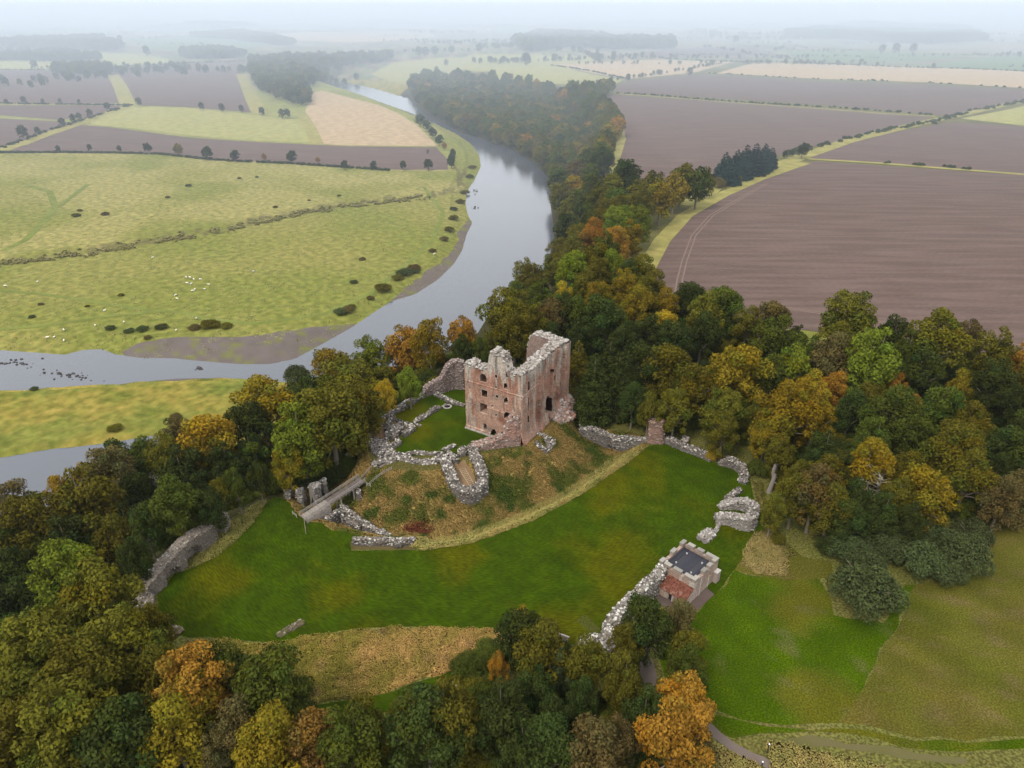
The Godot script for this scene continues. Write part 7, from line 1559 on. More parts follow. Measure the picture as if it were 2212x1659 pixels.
# ---------------------------------------------------------------- bridge, steps, small works
func bar(buf: Buf, a: Vector3, b: Vector3, w: float, h: float, c: Color):
	var z := (b - a).normalized()
	var x := Vector3.UP.cross(z).normalized() if absf(z.y) < .95 else Vector3.RIGHT
	buf.box(Transform3D(Basis(x, z.cross(x), z), (a + b) / 2), Vector3(w, h, a.distance_to(b)), c)
func build_bridge():
	var A := Vector3(-50.6, .9, -137.3)
	var B := Vector3(-38.4, 3.4, -149.6)
	var run := (B - A)
	var dir := run.normalized()
	var side := Vector3(-dir.z, 0, dir.x).normalized() * 1.35
	var wood := Color(.26, .22, .19)
	var b := thing("footbridge", "weathered timber footbridge on a stone abutment crossing the moat", "footbridge", A)
	var C := run * .40
	# abutment
	var ab := Buf.new()
	var up := func(_t: float) -> float: return 0.0
	for s in [-1, 1]:
		var o: Vector3 = side * s * 1.1
		var flatdir := Vector3(dir.x, 0, dir.z).normalized()
		var len := Vector3(C.x, 0, C.z).length()
		var head := func(t: float) -> float: return t / len * C.y - .12
		coursed(ab, o, flatdir, side.normalized() * s, len, -4.8, head, 1.45, Vector2(.35, .28), func(_s, _y): return 0.0, func(_s, _y): return Color(.33, .285, .25) * rng.randf_range(.75, 1.2))
	end_cap(ab, C + side * 1.1 - Vector3.UP * C.y, dir, side.normalized(), -4.8, C.y - .1, 2.95)
	put("abutment", ab.mesh(), mats.masonry, b)
	var deck := Buf.new()
	var count := int(run.length() / .24)
	for k in count:
		var p := run * ((k + .5) / count)
		bar(deck, p - side * .98, p + side * .98, .22, .06, (Color(.30, .265, .235) if k < count * .4 else Color(.15, .125, .115)) * rng.randf_range(.8, 1.2))
	tag(put("deck_planks", deck.mesh(), mats.wood, b), "", "", "", "stuff")
	for s in [-1, 1]:
		var beam := Buf.new()
		bar(beam, C * .98 + side * s * .8 - Vector3.UP * .2, run + side * s * .8 - Vector3.UP * .2, .2, .3, wood)
		put("beam", beam.mesh(), mats.wood, b)
		for h in [.5, .8, 1.1]:
			var rail := Buf.new()
			bar(rail, side * s + Vector3.UP * h, run + side * s + Vector3.UP * h, .07, .11, Color(.36, .32, .28))
			put("rail", rail.mesh(), mats.wood, b)
		for k in 10:
			var post := Buf.new()
			var p: Vector3 = run * (k / 9.0) + side * s * 1.03
			bar(post, p - Vector3.UP * .3, p + Vector3.UP * 1.2, .12, .12, Color(.33, .29, .26) * rng.randf_range(.85, 1.15))
			put("post", post.mesh(), mats.wood, b)
	for t in [.58, .80]:
		for s in [-1, 1]:
			for e in [-.12, .12]:
				var leg := Buf.new()
				var p: Vector3 = run * t + side * s * .85 + dir * e
				bar(leg, Vector3(p.x, lie(p.x + A.x, p.z + A.z) - A.y - .3, p.z), p - Vector3.UP * .1, .13, .13, Color(.42, .38, .34))
				put("trestle_leg", leg.mesh(), mats.wood, b)
		var cap := Buf.new()
		bar(cap, run * t - side * 1.05 - Vector3.UP * .42, run * t + side * 1.05 - Vector3.UP * .42, .2, .2, wood)
		put("trestle_cap", cap.mesh(), mats.wood, b)
	for e in [[A - dir * .6 - side * 1.6, A - dir * .6 - side * 3.0, "short white rail at the left foot of the bridge"], [B + side * 1.1 + dir * .3, B + side * 2.0 + dir * .6, "short rail at the upper right end of the bridge"], [B - side * 1.1 + dir * .3, B - side * 2.0 + dir * .2, "short rail at the upper left end of the bridge"]]:
		fence("fence_panel", e[2], [e[0], e[1]], 1.4, Color(.42, .39, .36))
	fence("post_and_rail_fence", "post and rail fence on the left of the gravel path above the bridge", [B - side * 1.3 + dir * .6, B - side * 1.6 + dir * 6.5 + Vector3.UP * .3], 2.2, Color(.36, .33, .30))
	fence("post_and_rail_fence", "post and rail fence on the right of the gravel path above the bridge", [B + side * 1.6 + dir * .8, B + side * 2.0 + dir * 7.5 + Vector3.UP * .2], 2.2, Color(.36, .33, .30))
func fence(called: String, label: String, ends: Array, every: float, c: Color):
	var a: Vector3 = ends[0]; var b: Vector3 = ends[1]
	a.y = lie(a.x, a.z); b.y = lie(b.x, b.z)
	var o := thing(called, label, "fence", a, "timber fences by the bridge")
	var n := maxi(1, int(a.distance_to(b) / every))
	for k in n + 1:
		var p := a.lerp(b, float(k) / n)
		var g := lie(p.x, p.z)
		var buf := Buf.new()
		bar(buf, Vector3(p.x, g - .3, p.z) - a, Vector3(p.x, g + 1.15, p.z) - a, .11, .11, c)
		put("post", buf.mesh(), mats.wood, o)
		if k < n:
			var q := a.lerp(b, float(k + 1) / n)
			for h in [.55, 1.0]:
				buf = Buf.new()
				bar(buf, Vector3(p.x, g + h, p.z) - a, Vector3(q.x, lie(q.x, q.z) + h, q.z) - a, .06, .1, c)
				put("rail", buf.mesh(), mats.wood, o)
func build_small():
	# timber-edged steps on the barbican floor
	var q := [Vector3(-13.87, 2.66, -155.25), Vector3(-12.43, 2.66, -155.94), Vector3(-9.74, 2.66, -148.78), Vector3(-10.91, 2.66, -148.01)]
	var o := thing("timber_steps", "pale timber frame of shallow steps laid on the barbican floor", "steps", q[0])
	for e in [[0, 3], [1, 2]]:
		var buf := Buf.new()
		bar(buf, q[e[0]] - q[0] + Vector3.UP * .06, q[e[1]] - q[0] + Vector3.UP * .06, .1, .16, Color(.46, .36, .24))
		put("side_board", buf.mesh(), mats.wood, o)
	for k in 10:
		var buf := Buf.new()
		var t := (k + .1) / 9.2
		bar(buf, q[0].lerp(q[3], t) - q[0] + Vector3.UP * .05, q[1].lerp(q[2], t) - q[0] + Vector3.UP * .05, .1, .14, Color(.46, .36, .24) * rng.randf_range(.9, 1.1))
		put("step_edge", buf.mesh(), mats.wood, o)
	# well
	var w := Vector3(-19.44, 4.1, -186.13)
	o = thing("castle_well", "round stone well opening in the inner ward lawn beside the foundation walls", "well", w)
	var ringb := Buf.new()
	for k in 22:
		var an := TAU * k / 22
		ringb.stone(Vector3(cos(an) * 1.15, .08, sin(an) * 1.15), Vector3(.2, .16, .17), Basis(Vector3.UP, -an), Color(.36, .33, .3) * rng.randf_range(.8, 1.2), rng)
	tag(put("kerb_stones", ringb.mesh(), mats.masonry, o), "", "", "", "stuff")
	var shaft := Buf.new()
	shaft.tube([Vector3(0, .12, 0), Vector3(0, -.02, 0)], [1.02, 1.0], Color(.10, .09, .085), 20)
	var s := shaft.v.size()
	for k in 20:
		shaft.vert(Vector3(cos(TAU * k / 20) * 1.0, 0.0, sin(TAU * k / 20) * 1.0), Vector3.UP, Color(.012, .012, .014))
	for k in range(1, 19):
		shaft.tri(s, s + k, s + k + 1)
	put("grating", shaft.mesh(), mats.plain, o)
	# dead trunk at the wood's edge
	o = thing("dead_trunk", "broken grey dead tree trunk standing at the edge of the right wood", "dead tree", Vector3(66.1, 0, -148.8))
	o.position.y = lie(66.1, -148.8)
	var tb := Buf.new()
	tb.tube([Vector3(0, -.4, 0), Vector3(.1, 1, 0), Vector3(.35, 3.2, .1), Vector3(.55, 5.0, .1), Vector3(.6, 5.9, .1), Vector3(.62, 6.0, .1)], [.75, .62, .55, .5, .36, .02], Color(.20, .175, .155), 9)
	tb.tube([Vector3(.35, 4.5, 0), Vector3(.1, 6.2, -.2), Vector3(.25, 8.0, -.1), Vector3(.3, 8.6, 0), Vector3(.3, 8.65, 0)], [.4, .42, .45, .35, .02], Color(.18, .16, .145), 9)
	put("trunk", tb.mesh(), mats.bark, o)
	for e in [[Vector3(.5, 4.4, 0), Vector3(1.3, 4.9, .2)], [Vector3(.2, 7, 0), Vector3(-.6, 7.5, .1)], [Vector3(.4, 3.4, .3), Vector3(1.1, 3.5, .7)]]:
		var st := Buf.new()
		st.tube([e[0], e[1]], [.16, .03], Color(.36, .33, .3), 6)
		put("branch_stub", st.mesh(), mats.bark, o)
	# bench and stone block by the nearest trees
	var at := Vector3(-12.7, 0, -89.7)
	at.y = lie(at.x, at.z)
	o = thing("park_bench", "dark brown wooden bench on the mown grass beside a stone block", "bench", at)
	var turn := Basis(Vector3.UP, .5)
	o.basis = turn
	for z in [-.18, 0.0, .18]:
		var bb := Buf.new()
		bb.box(Transform3D(Basis.IDENTITY, Vector3(0, .45, z)), Vector3(1.6, .05, .15), Color(.10, .06, .04))
		put("seat_slat", bb.mesh(), mats.wood, o)
	for y in [.65, .85]:
		var bb := Buf.new()
		bb.box(Transform3D(Basis.IDENTITY, Vector3(0, y, -.3)), Vector3(1.6, .13, .05), Color(.10, .06, .04))
		put("back_slat", bb.mesh(), mats.wood, o)
	for x in [-.68, .68]:
		var bb := Buf.new()
		bb.box(Transform3D(Basis.IDENTITY, Vector3(x, .21, .0)), Vector3(.09, .42, .5), Color(.08, .05, .035))
		bb.box(Transform3D(Basis.IDENTITY, Vector3(x, .66, -.26)), Vector3(.09, .48, .06), Color(.08, .05, .035))
		put("leg", bb.mesh(), mats.wood, o)
	rubble_wall("stone_block", "squat pale stone block beside the bench", "pale", 1.5, [-11.3, -89.1, 1.0, 0.0, -9.8, -89.3, 1.1, 0.0])
	# roof of a small hut behind the near trees
	at = Vector3(8.0, 0, -98.0)
	o = thing("stone_hut", "small stone hut with a sloping slab roof half hidden by near trees", "hut", at)
	turn = Basis(Vector3.UP, -.55)
	o.basis = turn
	for e in [[Vector3(0, 1, 1.8), Vector3(4.2, 2.3, .35)], [Vector3(0, 1, -1.8), Vector3(4.2, 2.3, .35)], [Vector3(-2.1, 1, 0), Vector3(.35, 2.3, 3.2)], [Vector3(2.1, 1, 0), Vector3(.35, 2.3, 3.2)]]:
		var bb := Buf.new()
		bb.box(Transform3D(Basis.IDENTITY, e[0]), e[1], Color(.33, .27, .23))
		put("wall", bb.mesh(), mats.masonry, o)
	var rf := Buf.new()
	for r in 8:
		for k in 9:
			rf.box(Transform3D(Basis(Vector3(0, 0, 1), .12) * Basis(Vector3(1, 0, 0), rng.randf_range(-.03, .03)), Vector3(-2.2 + (k + .5) * .49, 2.35 + ((k + .5) * .49 - 2.2) * .12, -2.1 + (r + .5) * .52)), Vector3(.47, .08, .5), Color(.24, .185, .155) * rng.randf_range(.7, 1.4))
	tag(put("roof_slabs", rf.mesh(), mats.masonry, o), "", "", "", "stuff")
	var gb := Buf.new()
	gb.box(Transform3D(Basis(Vector3(0, 0, 1), .12), Vector3(0, 2.5, -2.1)), Vector3(4.6, .18, .25), Color(.46, .42, .38))
	put("coping", gb.mesh(), mats.masonry, o)
	# marker posts by the footpath
	for e in [[Vector2(42.6, -76.3), 2.3, "slim post with a white cap beside the lower right footpath"], [Vector2(41.0, -74.0), 1.1, "short dark post at the very bottom edge of the footpath"]]:
		var p := Vector3(e[0].x, lie(e[0].x, e[0].y), e[0].y)
		o = thing("marker_post", e[2], "post", p, "posts by the footpath")
		var bb := Buf.new()
		bb.box(Transform3D(Basis.IDENTITY, Vector3(0, e[1] / 2 - .2, 0)), Vector3(.14, e[1] + .4, .14), Color(.07, .055, .045))
		put("shaft", bb.mesh(), mats.wood, o)
		bb = Buf.new()
		bb.box(Transform3D(Basis.IDENTITY, Vector3(0, e[1] + .06, 0)), Vector3(.22, .1, .22), Color(.7, .7, .7))
		put("cap", bb.mesh(), mats.plain, o)
	# thin stake on the lawn by the bridge foot
	fence("fence_panel", "single thin rail running down from the bridge foot onto the lawn", [Vector3(-50.1, 0, -136.3), Vector3(-48.8, 0, -132.4)], 1.8, Color(.3, .27, .2))
func build_sheep():
	for k in range(0, SHEEP.size(), 2):
		var x: float = SHEEP[k]; var z: float = SHEEP[k + 1]
		var o := thing("sheep", SHEEP_LABELS[k / 2], "sheep", Vector3(x, lie(x, z), z), "sheep on the riverside meadow")
		o.rotation.y = rng.randf() * TAU
		var graze := rng.randf() < .7
		var c := Color(.62, .58, .50) * rng.randf_range(.9, 1.08)
		var buf := Buf.new()
		var head := [Vector3(.55, .72, 0), Vector3(.72, .62, 0), Vector3(.86, .38, 0), Vector3(.97, .14, 0), Vector3(1.0, .1, 0)] if graze else [Vector3(.55, .8, 0), Vector3(.68, .95, 0), Vector3(.78, 1.05, 0), Vector3(.98, .98, 0), Vector3(1.02, .96, 0)]
		buf.tube([Vector3(-.66, .66, 0), Vector3(-.6, .66, 0), Vector3(-.4, .66, 0), Vector3(-.1, .64, 0), Vector3(.25, .64, 0), Vector3(.5, .68, 0)] + head, [.02, .2, .32, .35, .34, .27, .24, .17, .14, .09, .01], c, 10)
		for e in [[-.42, .14], [-.42, -.14], [.34, .13], [.34, -.13]]:
			buf.tube([Vector3(e[0], .55, e[1]), Vector3(e[0] - .03, .3, e[1]), Vector3(e[0], 0, e[1])], [.11, .05, .045], c * .55, 6)
		for s in [-1, 1]:
			buf.tube([head[2] + Vector3(-.04, .08, .08 * s), head[2] + Vector3(-.06, .1, .22 * s)], [.04, .015], c * .8, 5)
		buf.tube([Vector3(-.62, .7, 0), Vector3(-.7, .5, 0)], [.06, .03], c, 5)
		put("body", buf.mesh(), mats.wool, o)
func build_houses():
	# farms and village houses in the haze
	for e in FAR_HOUSES:
		var x: float = e[0]; var z: float = e[1]
		var o := thing("farmhouse", e[4], "house", Vector3(x, lie(x, z), z), "far houses")
		o.rotation.y = e[3]
		var s: float = e[2]
		var buf := Buf.new()
		buf.box(Transform3D(Basis.IDENTITY, Vector3(0, s * .25, 0)), Vector3(s * 1.6, s * .7, s * .8), Color(.66, .63, .58))
		put("wall", buf.mesh(), mats.plain, o)
		buf = Buf.new()
		for k in [-1, 1]:
			buf.box(Transform3D(Basis(Vector3.RIGHT, .7 * k), Vector3(0, s * .76, s * .24 * k)), Vector3(s * 1.7, .3, s * .66), Color(.16, .15, .16))
		put("roof", buf.mesh(), mats.plain, o)
		for k in 3:
			buf = Buf.new()
			buf.box(Transform3D(Basis.IDENTITY, Vector3((k - 1) * s * .45, s * .3, s * .41)), Vector3(s * .14, s * .2, .1), Color(.05, .05, .06))
			put("window", buf.mesh(), mats.glass, o)

# ---------------------------------------------------------------- trees
func leaf(b: Buf, p: Vector3, nrm: Vector3, s: float, c: Color):
	var t := nrm.cross(Vector3(rng.randf_range(-1, 1), rng.randf_range(-1, 1), rng.randf_range(-1, 1))).normalized()
	var w := nrm.cross(t)
	var k := b.v.size()
	b.vert(p - t * s, nrm, c); b.vert(p + w * s * .55, nrm, c); b.vert(p + t * s, nrm, c); b.vert(p - w * s * .55, nrm, c)
	b.tri(k, k + 1, k + 2); b.tri(k, k + 2, k + 3)
func lobe(b: Buf, at: Vector3, r: Vector3, size: float, count: int, c: Color, droop := 0.0):
	for k in count:
		var d := Vector3(rng.randfn(), rng.randfn() + .25, rng.randfn()).normalized()
		var rad := 1.0 - .45 * pow(rng.randf(), 2.0) + .12 * rng.randfn() * .5
		var p := at + d * r * rad
		p.y -= droop * rng.randf() * r.y
		var nn := (d * .9 + Vector3(rng.randfn(), rng.randfn() + .3, rng.randfn()) * .6).normalized()
		leaf(b, p, nn, size * rng.randf_range(.5, 1.45), c * rng.randf_range(.62, 1.38))
# crowns are 12 m wide and 18 m high before they are scaled to each tree
func broad_tree(seed_: int, size: float, turning: float) -> Array:
	rng.seed = seed_
	var crown := Buf.new()
	var wood := Buf.new()
	var bark := Color(.16, .13, .10)
	wood.tube([Vector3(0, -.8, 0), Vector3(.1, 2, 0), Vector3(.2, 5, .1), Vector3(.1, 8.5, .2), Vector3(0, 13, 0)], [.55, .42, .36, .26, .08], bark, 8)
	var n := rng.randi_range(26, 34)
	var squat := rng.randf_range(.85, 1.1)
	var lean := Vector3(rng.randf_range(-.6, .6), 0, rng.randf_range(-.6, .6))
	for k in n:
		if rng.randf() < .1:
			continue
		var f := (k + .5) / n
		var y := 1 - 1.78 * f
		var an := k * 2.39996 + rng.randf_range(-.5, .5)
		var flat := sqrt(maxf(0, 1 - y * y))
		var dir := Vector3(cos(an) * flat, y, sin(an) * flat)
		var r := rng.randf_range(1.0, 2.5) * (1.0 if y > -.2 else .85)
		var p := Vector3(0, 9.6, 0) + lean * (y + 1) + dir * Vector3(6.0 - r * .75, (8.3 - r * .8) * squat, 6.0 - r * .75) * rng.randf_range(.76, 1.1)
		var c := Color(1, 1, 1) * rng.randf_range(.75, 1.25)
		if rng.randf() < turning:
			c = c * Color(1.7, 1.15, .75)
		elif rng.randf() < .3:
			c = c * Color(.72, .9, .95)
		lobe(crown, p, Vector3(r, r * .85, r), size, int(11.0 * r * r / (size * size) * .62), c)
		if k % 3 == 0:
			wood.tube([Vector3(.15, 4.2 + f * 2.5, .1), Vector3(p.x * .45, lerpf(6, p.y, .55), p.z * .45), p], [.22, .14, .04], bark, 5)
	# filling inside the crown
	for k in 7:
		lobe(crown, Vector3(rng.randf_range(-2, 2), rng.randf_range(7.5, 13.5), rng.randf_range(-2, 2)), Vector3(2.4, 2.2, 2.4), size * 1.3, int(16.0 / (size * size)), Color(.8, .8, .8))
	return [wood.mesh(), crown.mesh()]
func cone_tree(seed_: int, size: float) -> Array:
	rng.seed = seed_
	var crown := Buf.new()
	var wood := Buf.new()
	wood.tube([Vector3(0, -.8, 0), Vector3(0, 6, 0), Vector3(.1, 17.3, 0)], [.5, .36, .05], Color(.15, .12, .09), 7)
	var y := 1.6
	while y < 17.6:
		var reach := 5.4 * pow(1 - (y - 1.4) / 17.2, .72)
		var n := maxi(3, int(reach * 2.4))
		for k in n:
			var an := TAU * (k + rng.randf() * .8) / n + y
			var far := reach * rng.randf_range(.55, 1.02)
			var r := clampf(reach * .38, .45, 1.5) * rng.randf_range(.8, 1.15)
			lobe(crown, Vector3(cos(an) * (far - r * .5), y + rng.randf_range(-.4, .4), sin(an) * (far - r * .5)), Vector3(r, r * .75, r), size, int(11.0 * r * r / (size * size) * .6) + 4, Color(1, 1, 1) * rng.randf_range(.75, 1.2), .35)
		y += rng.randf_range(.85, 1.25)
	return [wood.mesh(), crown.mesh()]
func shrub(seed_: int, size: float) -> Array:
	rng.seed = seed_
	var crown := Buf.new()
	var wood := Buf.new()
	for k in 4:
		wood.tube([Vector3(0, -.3, 0), Vector3(rng.randf_range(-1, 1), 1.6, rng.randf_range(-1, 1)), Vector3(rng.randf_range(-2, 2), 3.2, rng.randf_range(-2, 2))], [.12, .08, .02], Color(.15, .12, .09), 5)
	for k in 20:
		var an := k * 2.4
		var rad := sqrt((k + .5) / 20.0) * 2.5
		var r := rng.randf_range(.7, 1.15)
		lobe(crown, Vector3(cos(an) * rad, rng.randf_range(.7, 1.2) + 2.4 * (1 - rad * rad / 8.0) * rng.randf_range(.6, 1.0), sin(an) * rad), Vector3(r, r, r), size, int(11.0 * r * r / (size * size) * .7), Color(1, 1, 1) * rng.randf_range(.78, 1.2))
	return [wood.mesh(), crown.mesh()]
func bare_tree(seed_: int) -> Array:
	rng.seed = seed_
	var wood := Buf.new()
	var twigs := Buf.new()
	wood.tube([Vector3(0, -.8, 0), Vector3(.2, 4, 0), Vector3(0, 8, .3), Vector3(.4, 12, 0)], [.42, .34, .25, .1], Color(.24, .22, .17), 7)
	for k in 26:
		var y := rng.randf_range(4.5, 12)
		var an := rng.randf() * TAU
		var far := rng.randf_range(2.5, 5.5)
		var a := Vector3(.1, y, .1)
		var m := a + Vector3(cos(an) * far * .5, far * .35, sin(an) * far * .5)
		var e := a + Vector3(cos(an + .3) * far, far * rng.randf_range(.2, .9), sin(an + .3) * far)
		twigs.tube([a, m, e], [.13, .09, .02], Color(.27, .25, .19), 5)
		for j in 6:
			var s := m.lerp(e, rng.randf())
			twigs.tube([s, s + Vector3(rng.randf_range(-1.2, 1.2), rng.randf_range(-.2, 1.3), rng.randf_range(-1.2, 1.2))], [.05, .012], Color(.27, .25, .19), 4)
	return [wood.mesh(), twigs.mesh()]
const LEAVES := {
	"yellow": Color(.40, .27, .022), "olive": Color(.130, .118, .014), "green": Color(.085, .105, .015), "lime": Color(.155, .185, .018), "dark": Color(.050, .066, .014),
	"gold": Color(.230, .168, .014), "brown": Color(.14, .108, .035), "amber": Color(.36, .185, .025), "rust": Color(.22, .125, .03), "grey": Color(.078, .098, .034), "spruce": Color(.035, .062, .055), "bare": Color(.2, .18, .14)}
var forms := {}
func leaf_mat(colour: String, k: int) -> StandardMaterial3D:
	var key := "leaf_%s_%d" % [colour, k]
	if not mats.has(key):
		var m := mat(key, .85, null, 1, null, 1, 0, .1)
		var c: Color = LEAVES[colour]
		c = c * [.85, 1.0, 1.16][k]
		c = Color(c.r * [1.06, 1.0, .95][k], c.g, c.b)
		c = c * .66
		m.albedo_color = lin(c.r, c.g, c.b)
		m.backlight_enabled = true
		m.backlight = lin(c.r * .4, c.g * .4, c.b * .2)
		m.cull_mode = BaseMaterial3D.CULL_DISABLED
	return mats[key]
func build_forms():
	var near := []
	for k in 6: near.append(broad_tree(100 + k, .27, [.0, .08, .16, .3, .04, .2][k]))
	var mid := []
	for k in 4: mid.append(broad_tree(200 + k, .45, [.0, .1, .2, .05][k]))
	var far := []
	for k in 2: far.append(broad_tree(300 + k, .85, .08))
	forms = {"near": near, "mid": mid, "far": far, "conifer": [cone_tree(11, .3), cone_tree(12, .3)], "shrub": [shrub(21, .13), shrub(22, .13)], "hedge": [shrub(23, .5)], "bare": [bare_tree(31), bare_tree(32)]}
func build_trees():
	rng.seed = 77
	var wood := {"broad": "broadleaf_tree", "conifer": "conifer", "shrub": "bush", "bare": "leafless_tree"}
	for t in TREES:
		var x: float = t[0]; var z: float = t[1]; var w: float = t[2]; var h: float = t[3]
		var dist := Vector2(x, z).length()
		var form: String = t[5]
		var set: Array = forms.near if dist < 400 else forms.mid if dist < 850 else forms.far
		if form != "broad": set = forms[form]
		var pick: Array = set[rng.randi() % set.size()]
		var o := thing(wood[form], t[7], "bush" if form == "shrub" else "tree", Vector3(x, lie(x, z), z), "trees and bushes " + ZONES[t[6]])
		o.rotation.y = rng.randf() * TAU
		var base: Vector2 = {"broad": Vector2(12.4, 17.6), "conifer": Vector2(10.4, 17.6), "shrub": Vector2(6.4, 4.1), "bare": Vector2(10.0, 14.0)}[form]
		o.scale = Vector3(w / base.x, h / base.y, w / base.x) * 1.16
		put("trunk", pick[0], mats.bark, o)
		put("branches" if form == "bare" else "crown", pick[1], mats.bark if form == "bare" else leaf_mat(t[4], rng.randi() % 3), o)
func scatter(called: String, label: String, category: String, m: Mesh, spots: Array, material: Material, kind := ""):
	# spots: [transform, colour]
	var mm := MultiMesh.new()
	mm.transform_format = MultiMesh.TRANSFORM_3D
	mm.use_colors = true
	mm.mesh = m
	mm.instance_count = spots.size()
	for k in spots.size():
		mm.set_instance_transform(k, spots[k][0])
		mm.set_instance_color(k, spots[k][1])
	var o := MultiMeshInstance3D.new()
	o.name = numbered(called)
	o.multimesh = mm
	o.material_override = material
	add_child(o)
	tag(o, label, category, "", kind)
func leafpick(kind: String) -> Color:
	var r := rng.randf()
	var key := "dark" if r < .5 else "green" if r < .85 else "olive"
	if kind == "mixed":
		key = "dark" if r < .15 else "green" if r < .55 else "olive" if r < .85 else "gold" if r < .93 else "brown" if r < .98 else "amber"
	return LEAVES[key] * rng.randf_range(.65, .95)
func build_woods():
	rng.seed = 5
	for w in WOODS:
		var P := Poly.new(w[3])
		var step: float = w[1]
		var spots := []
		var x := P.box.position.x
		while x < P.box.end.x:
			var z := P.box.position.y
			while z < P.box.end.y:
				var q := Vector2(x + rng.randf_range(-.5, .5) * step, z + rng.randf_range(-.5, .5) * step)
				if P.has(q) and q.length() < 5200:
					var s := rng.randf_range(.75, 1.25) * step * 1.3 / 12.0
					var b := Basis(Vector3.UP, rng.randf() * TAU).scaled(Vector3(s, s * rng.randf_range(.75, .95), s))
					spots.append([Transform3D(b, Vector3(q.x, lie(q.x, q.y) - .5, q.y)), leafpick(w[2])])
				z += step
			x += step
		if spots.is_empty():
			print("empty wood ", w[0]); continue
		var near: bool = P.box.end.y > -900
		scatter("wood", w[0], "wood", forms.mid[1][1] if near else forms.far[0][1], spots, mats.foliage, "stuff")
	for hd in HEDGES:
		var pts := []
		var total := 0.0
		for k in range(0, hd[4].size(), 2): pts.append(Vector2(hd[4][k], hd[4][k + 1]))
		for k in pts.size() - 1: total += pts[k].distance_to(pts[k + 1])
		var spots := []
		for k in int(hd[2]):
			var s := rng.randf() * total
			var i := 0
			while i < pts.size() - 2 and s > pts[i].distance_to(pts[i + 1]):
				s -= pts[i].distance_to(pts[i + 1]); i += 1
			var q: Vector2 = pts[i].lerp(pts[i + 1], clampf(s / pts[i].distance_to(pts[i + 1]), 0, 1)) + Vector2(rng.randfn(), rng.randfn()) * float(hd[3])
			var z := rng.randf_range(.6, 1.2) * float(hd[1]) / 4.5
			spots.append([Transform3D(Basis(Vector3.UP, rng.randf() * TAU).scaled(Vector3(z * 1.1, z, z * 1.1)), Vector3(q.x, lie(q.x, q.y), q.y)), LEAVES.dark * rng.randf_range(.7, 1.1)])
		scatter("hedge", hd[0], "hedge", forms.hedge[0][1], spots, mats.foliage, "stuff")
func build_far_hedges():
	# hedgerow trees and copses over the far farmland
	rng.seed = 41
	var spots := []
	for k in 150:
		var far := rng.randf_range(1500, 6500)
		var side := rng.randf_range(-.8, .8) * far
		var a := Vector2(side, -far)
		if a.x > -700 and a.x < 350 and far < 1750:
			continue
		var dir := Vector2.RIGHT.rotated(rng.randf_range(-.35, .35) if rng.randf() < .75 else rng.randf_range(.8, 2.3))
		var n := rng.randi_range(12, 60)
		var copse := rng.randf() < .22
		for j in n:
			var q := a + dir * (j * rng.randf_range(9, 13)) + Vector2(rng.randfn(), rng.randfn()) * (30.0 if copse else 2.0)
			if rng.randf() < .25 and not copse: continue
			var s := rng.randf_range(.3, .75) if not copse else rng.randf_range(.8, 1.2)
			spots.append([Transform3D(Basis(Vector3.UP, rng.randf() * TAU).scaled(Vector3(s, s * .8, s)), Vector3(q.x, lie(q.x, q.y) - .5, q.y)), leafpick("dark")])
	scatter("far_hedgerows", "hedgerow trees and copses across the hazy far farmland", "hedgerows", forms.far[1][1], spots, mats.foliage, "stuff")
func build_undergrowth():
	rng.seed = 6
	for u in UNDERGROWTH:
		var P := Poly.new(u[1])
		var spots := []
		for k in int(P.box.get_area() / 14.0):
			var q := P.box.position + Vector2(rng.randf() * P.box.size.x, rng.randf() * P.box.size.y)
			if P.has(q) and not poly.river.has(q) and not poly.channel.has(q):
				var s := rng.randf_range(.7, 1.35)
				spots.append([Transform3D(Basis(Vector3.UP, rng.randf() * TAU).scaled(Vector3(s, s * rng.randf_range(.7, 1.2), s)), Vector3(q.x, lie(q.x, q.y) - .2, q.y)), leafpick("dark") * .9])
		scatter("undergrowth", u[0], "undergrowth", forms.shrub[1][1], spots, mats.foliage, "stuff")
func build_bank_bushes():
	rng.seed = 15
	for k in range(0, BANK_BUSHES.size(), 3):
		var x: float = BANK_BUSHES[k]; var z: float = BANK_BUSHES[k + 1]; var w: float = BANK_BUSHES[k + 2]
		var o := thing("bank_bush", BUSH_LABELS[k / 3], "bush", Vector3(x, lie(x, z), z), "low bushes across the river")
		o.rotation.y = rng.randf() * TAU
		o.scale = Vector3(w / 6.4, w / 6.4 * .6, w / 6.4)
		put("stems", forms.shrub[k % 2][0], mats.bark, o)
		put("crown", forms.shrub[k % 2][1], leaf_mat(["brown", "olive", "grey"][rng.randi() % 3], rng.randi() % 3), o)
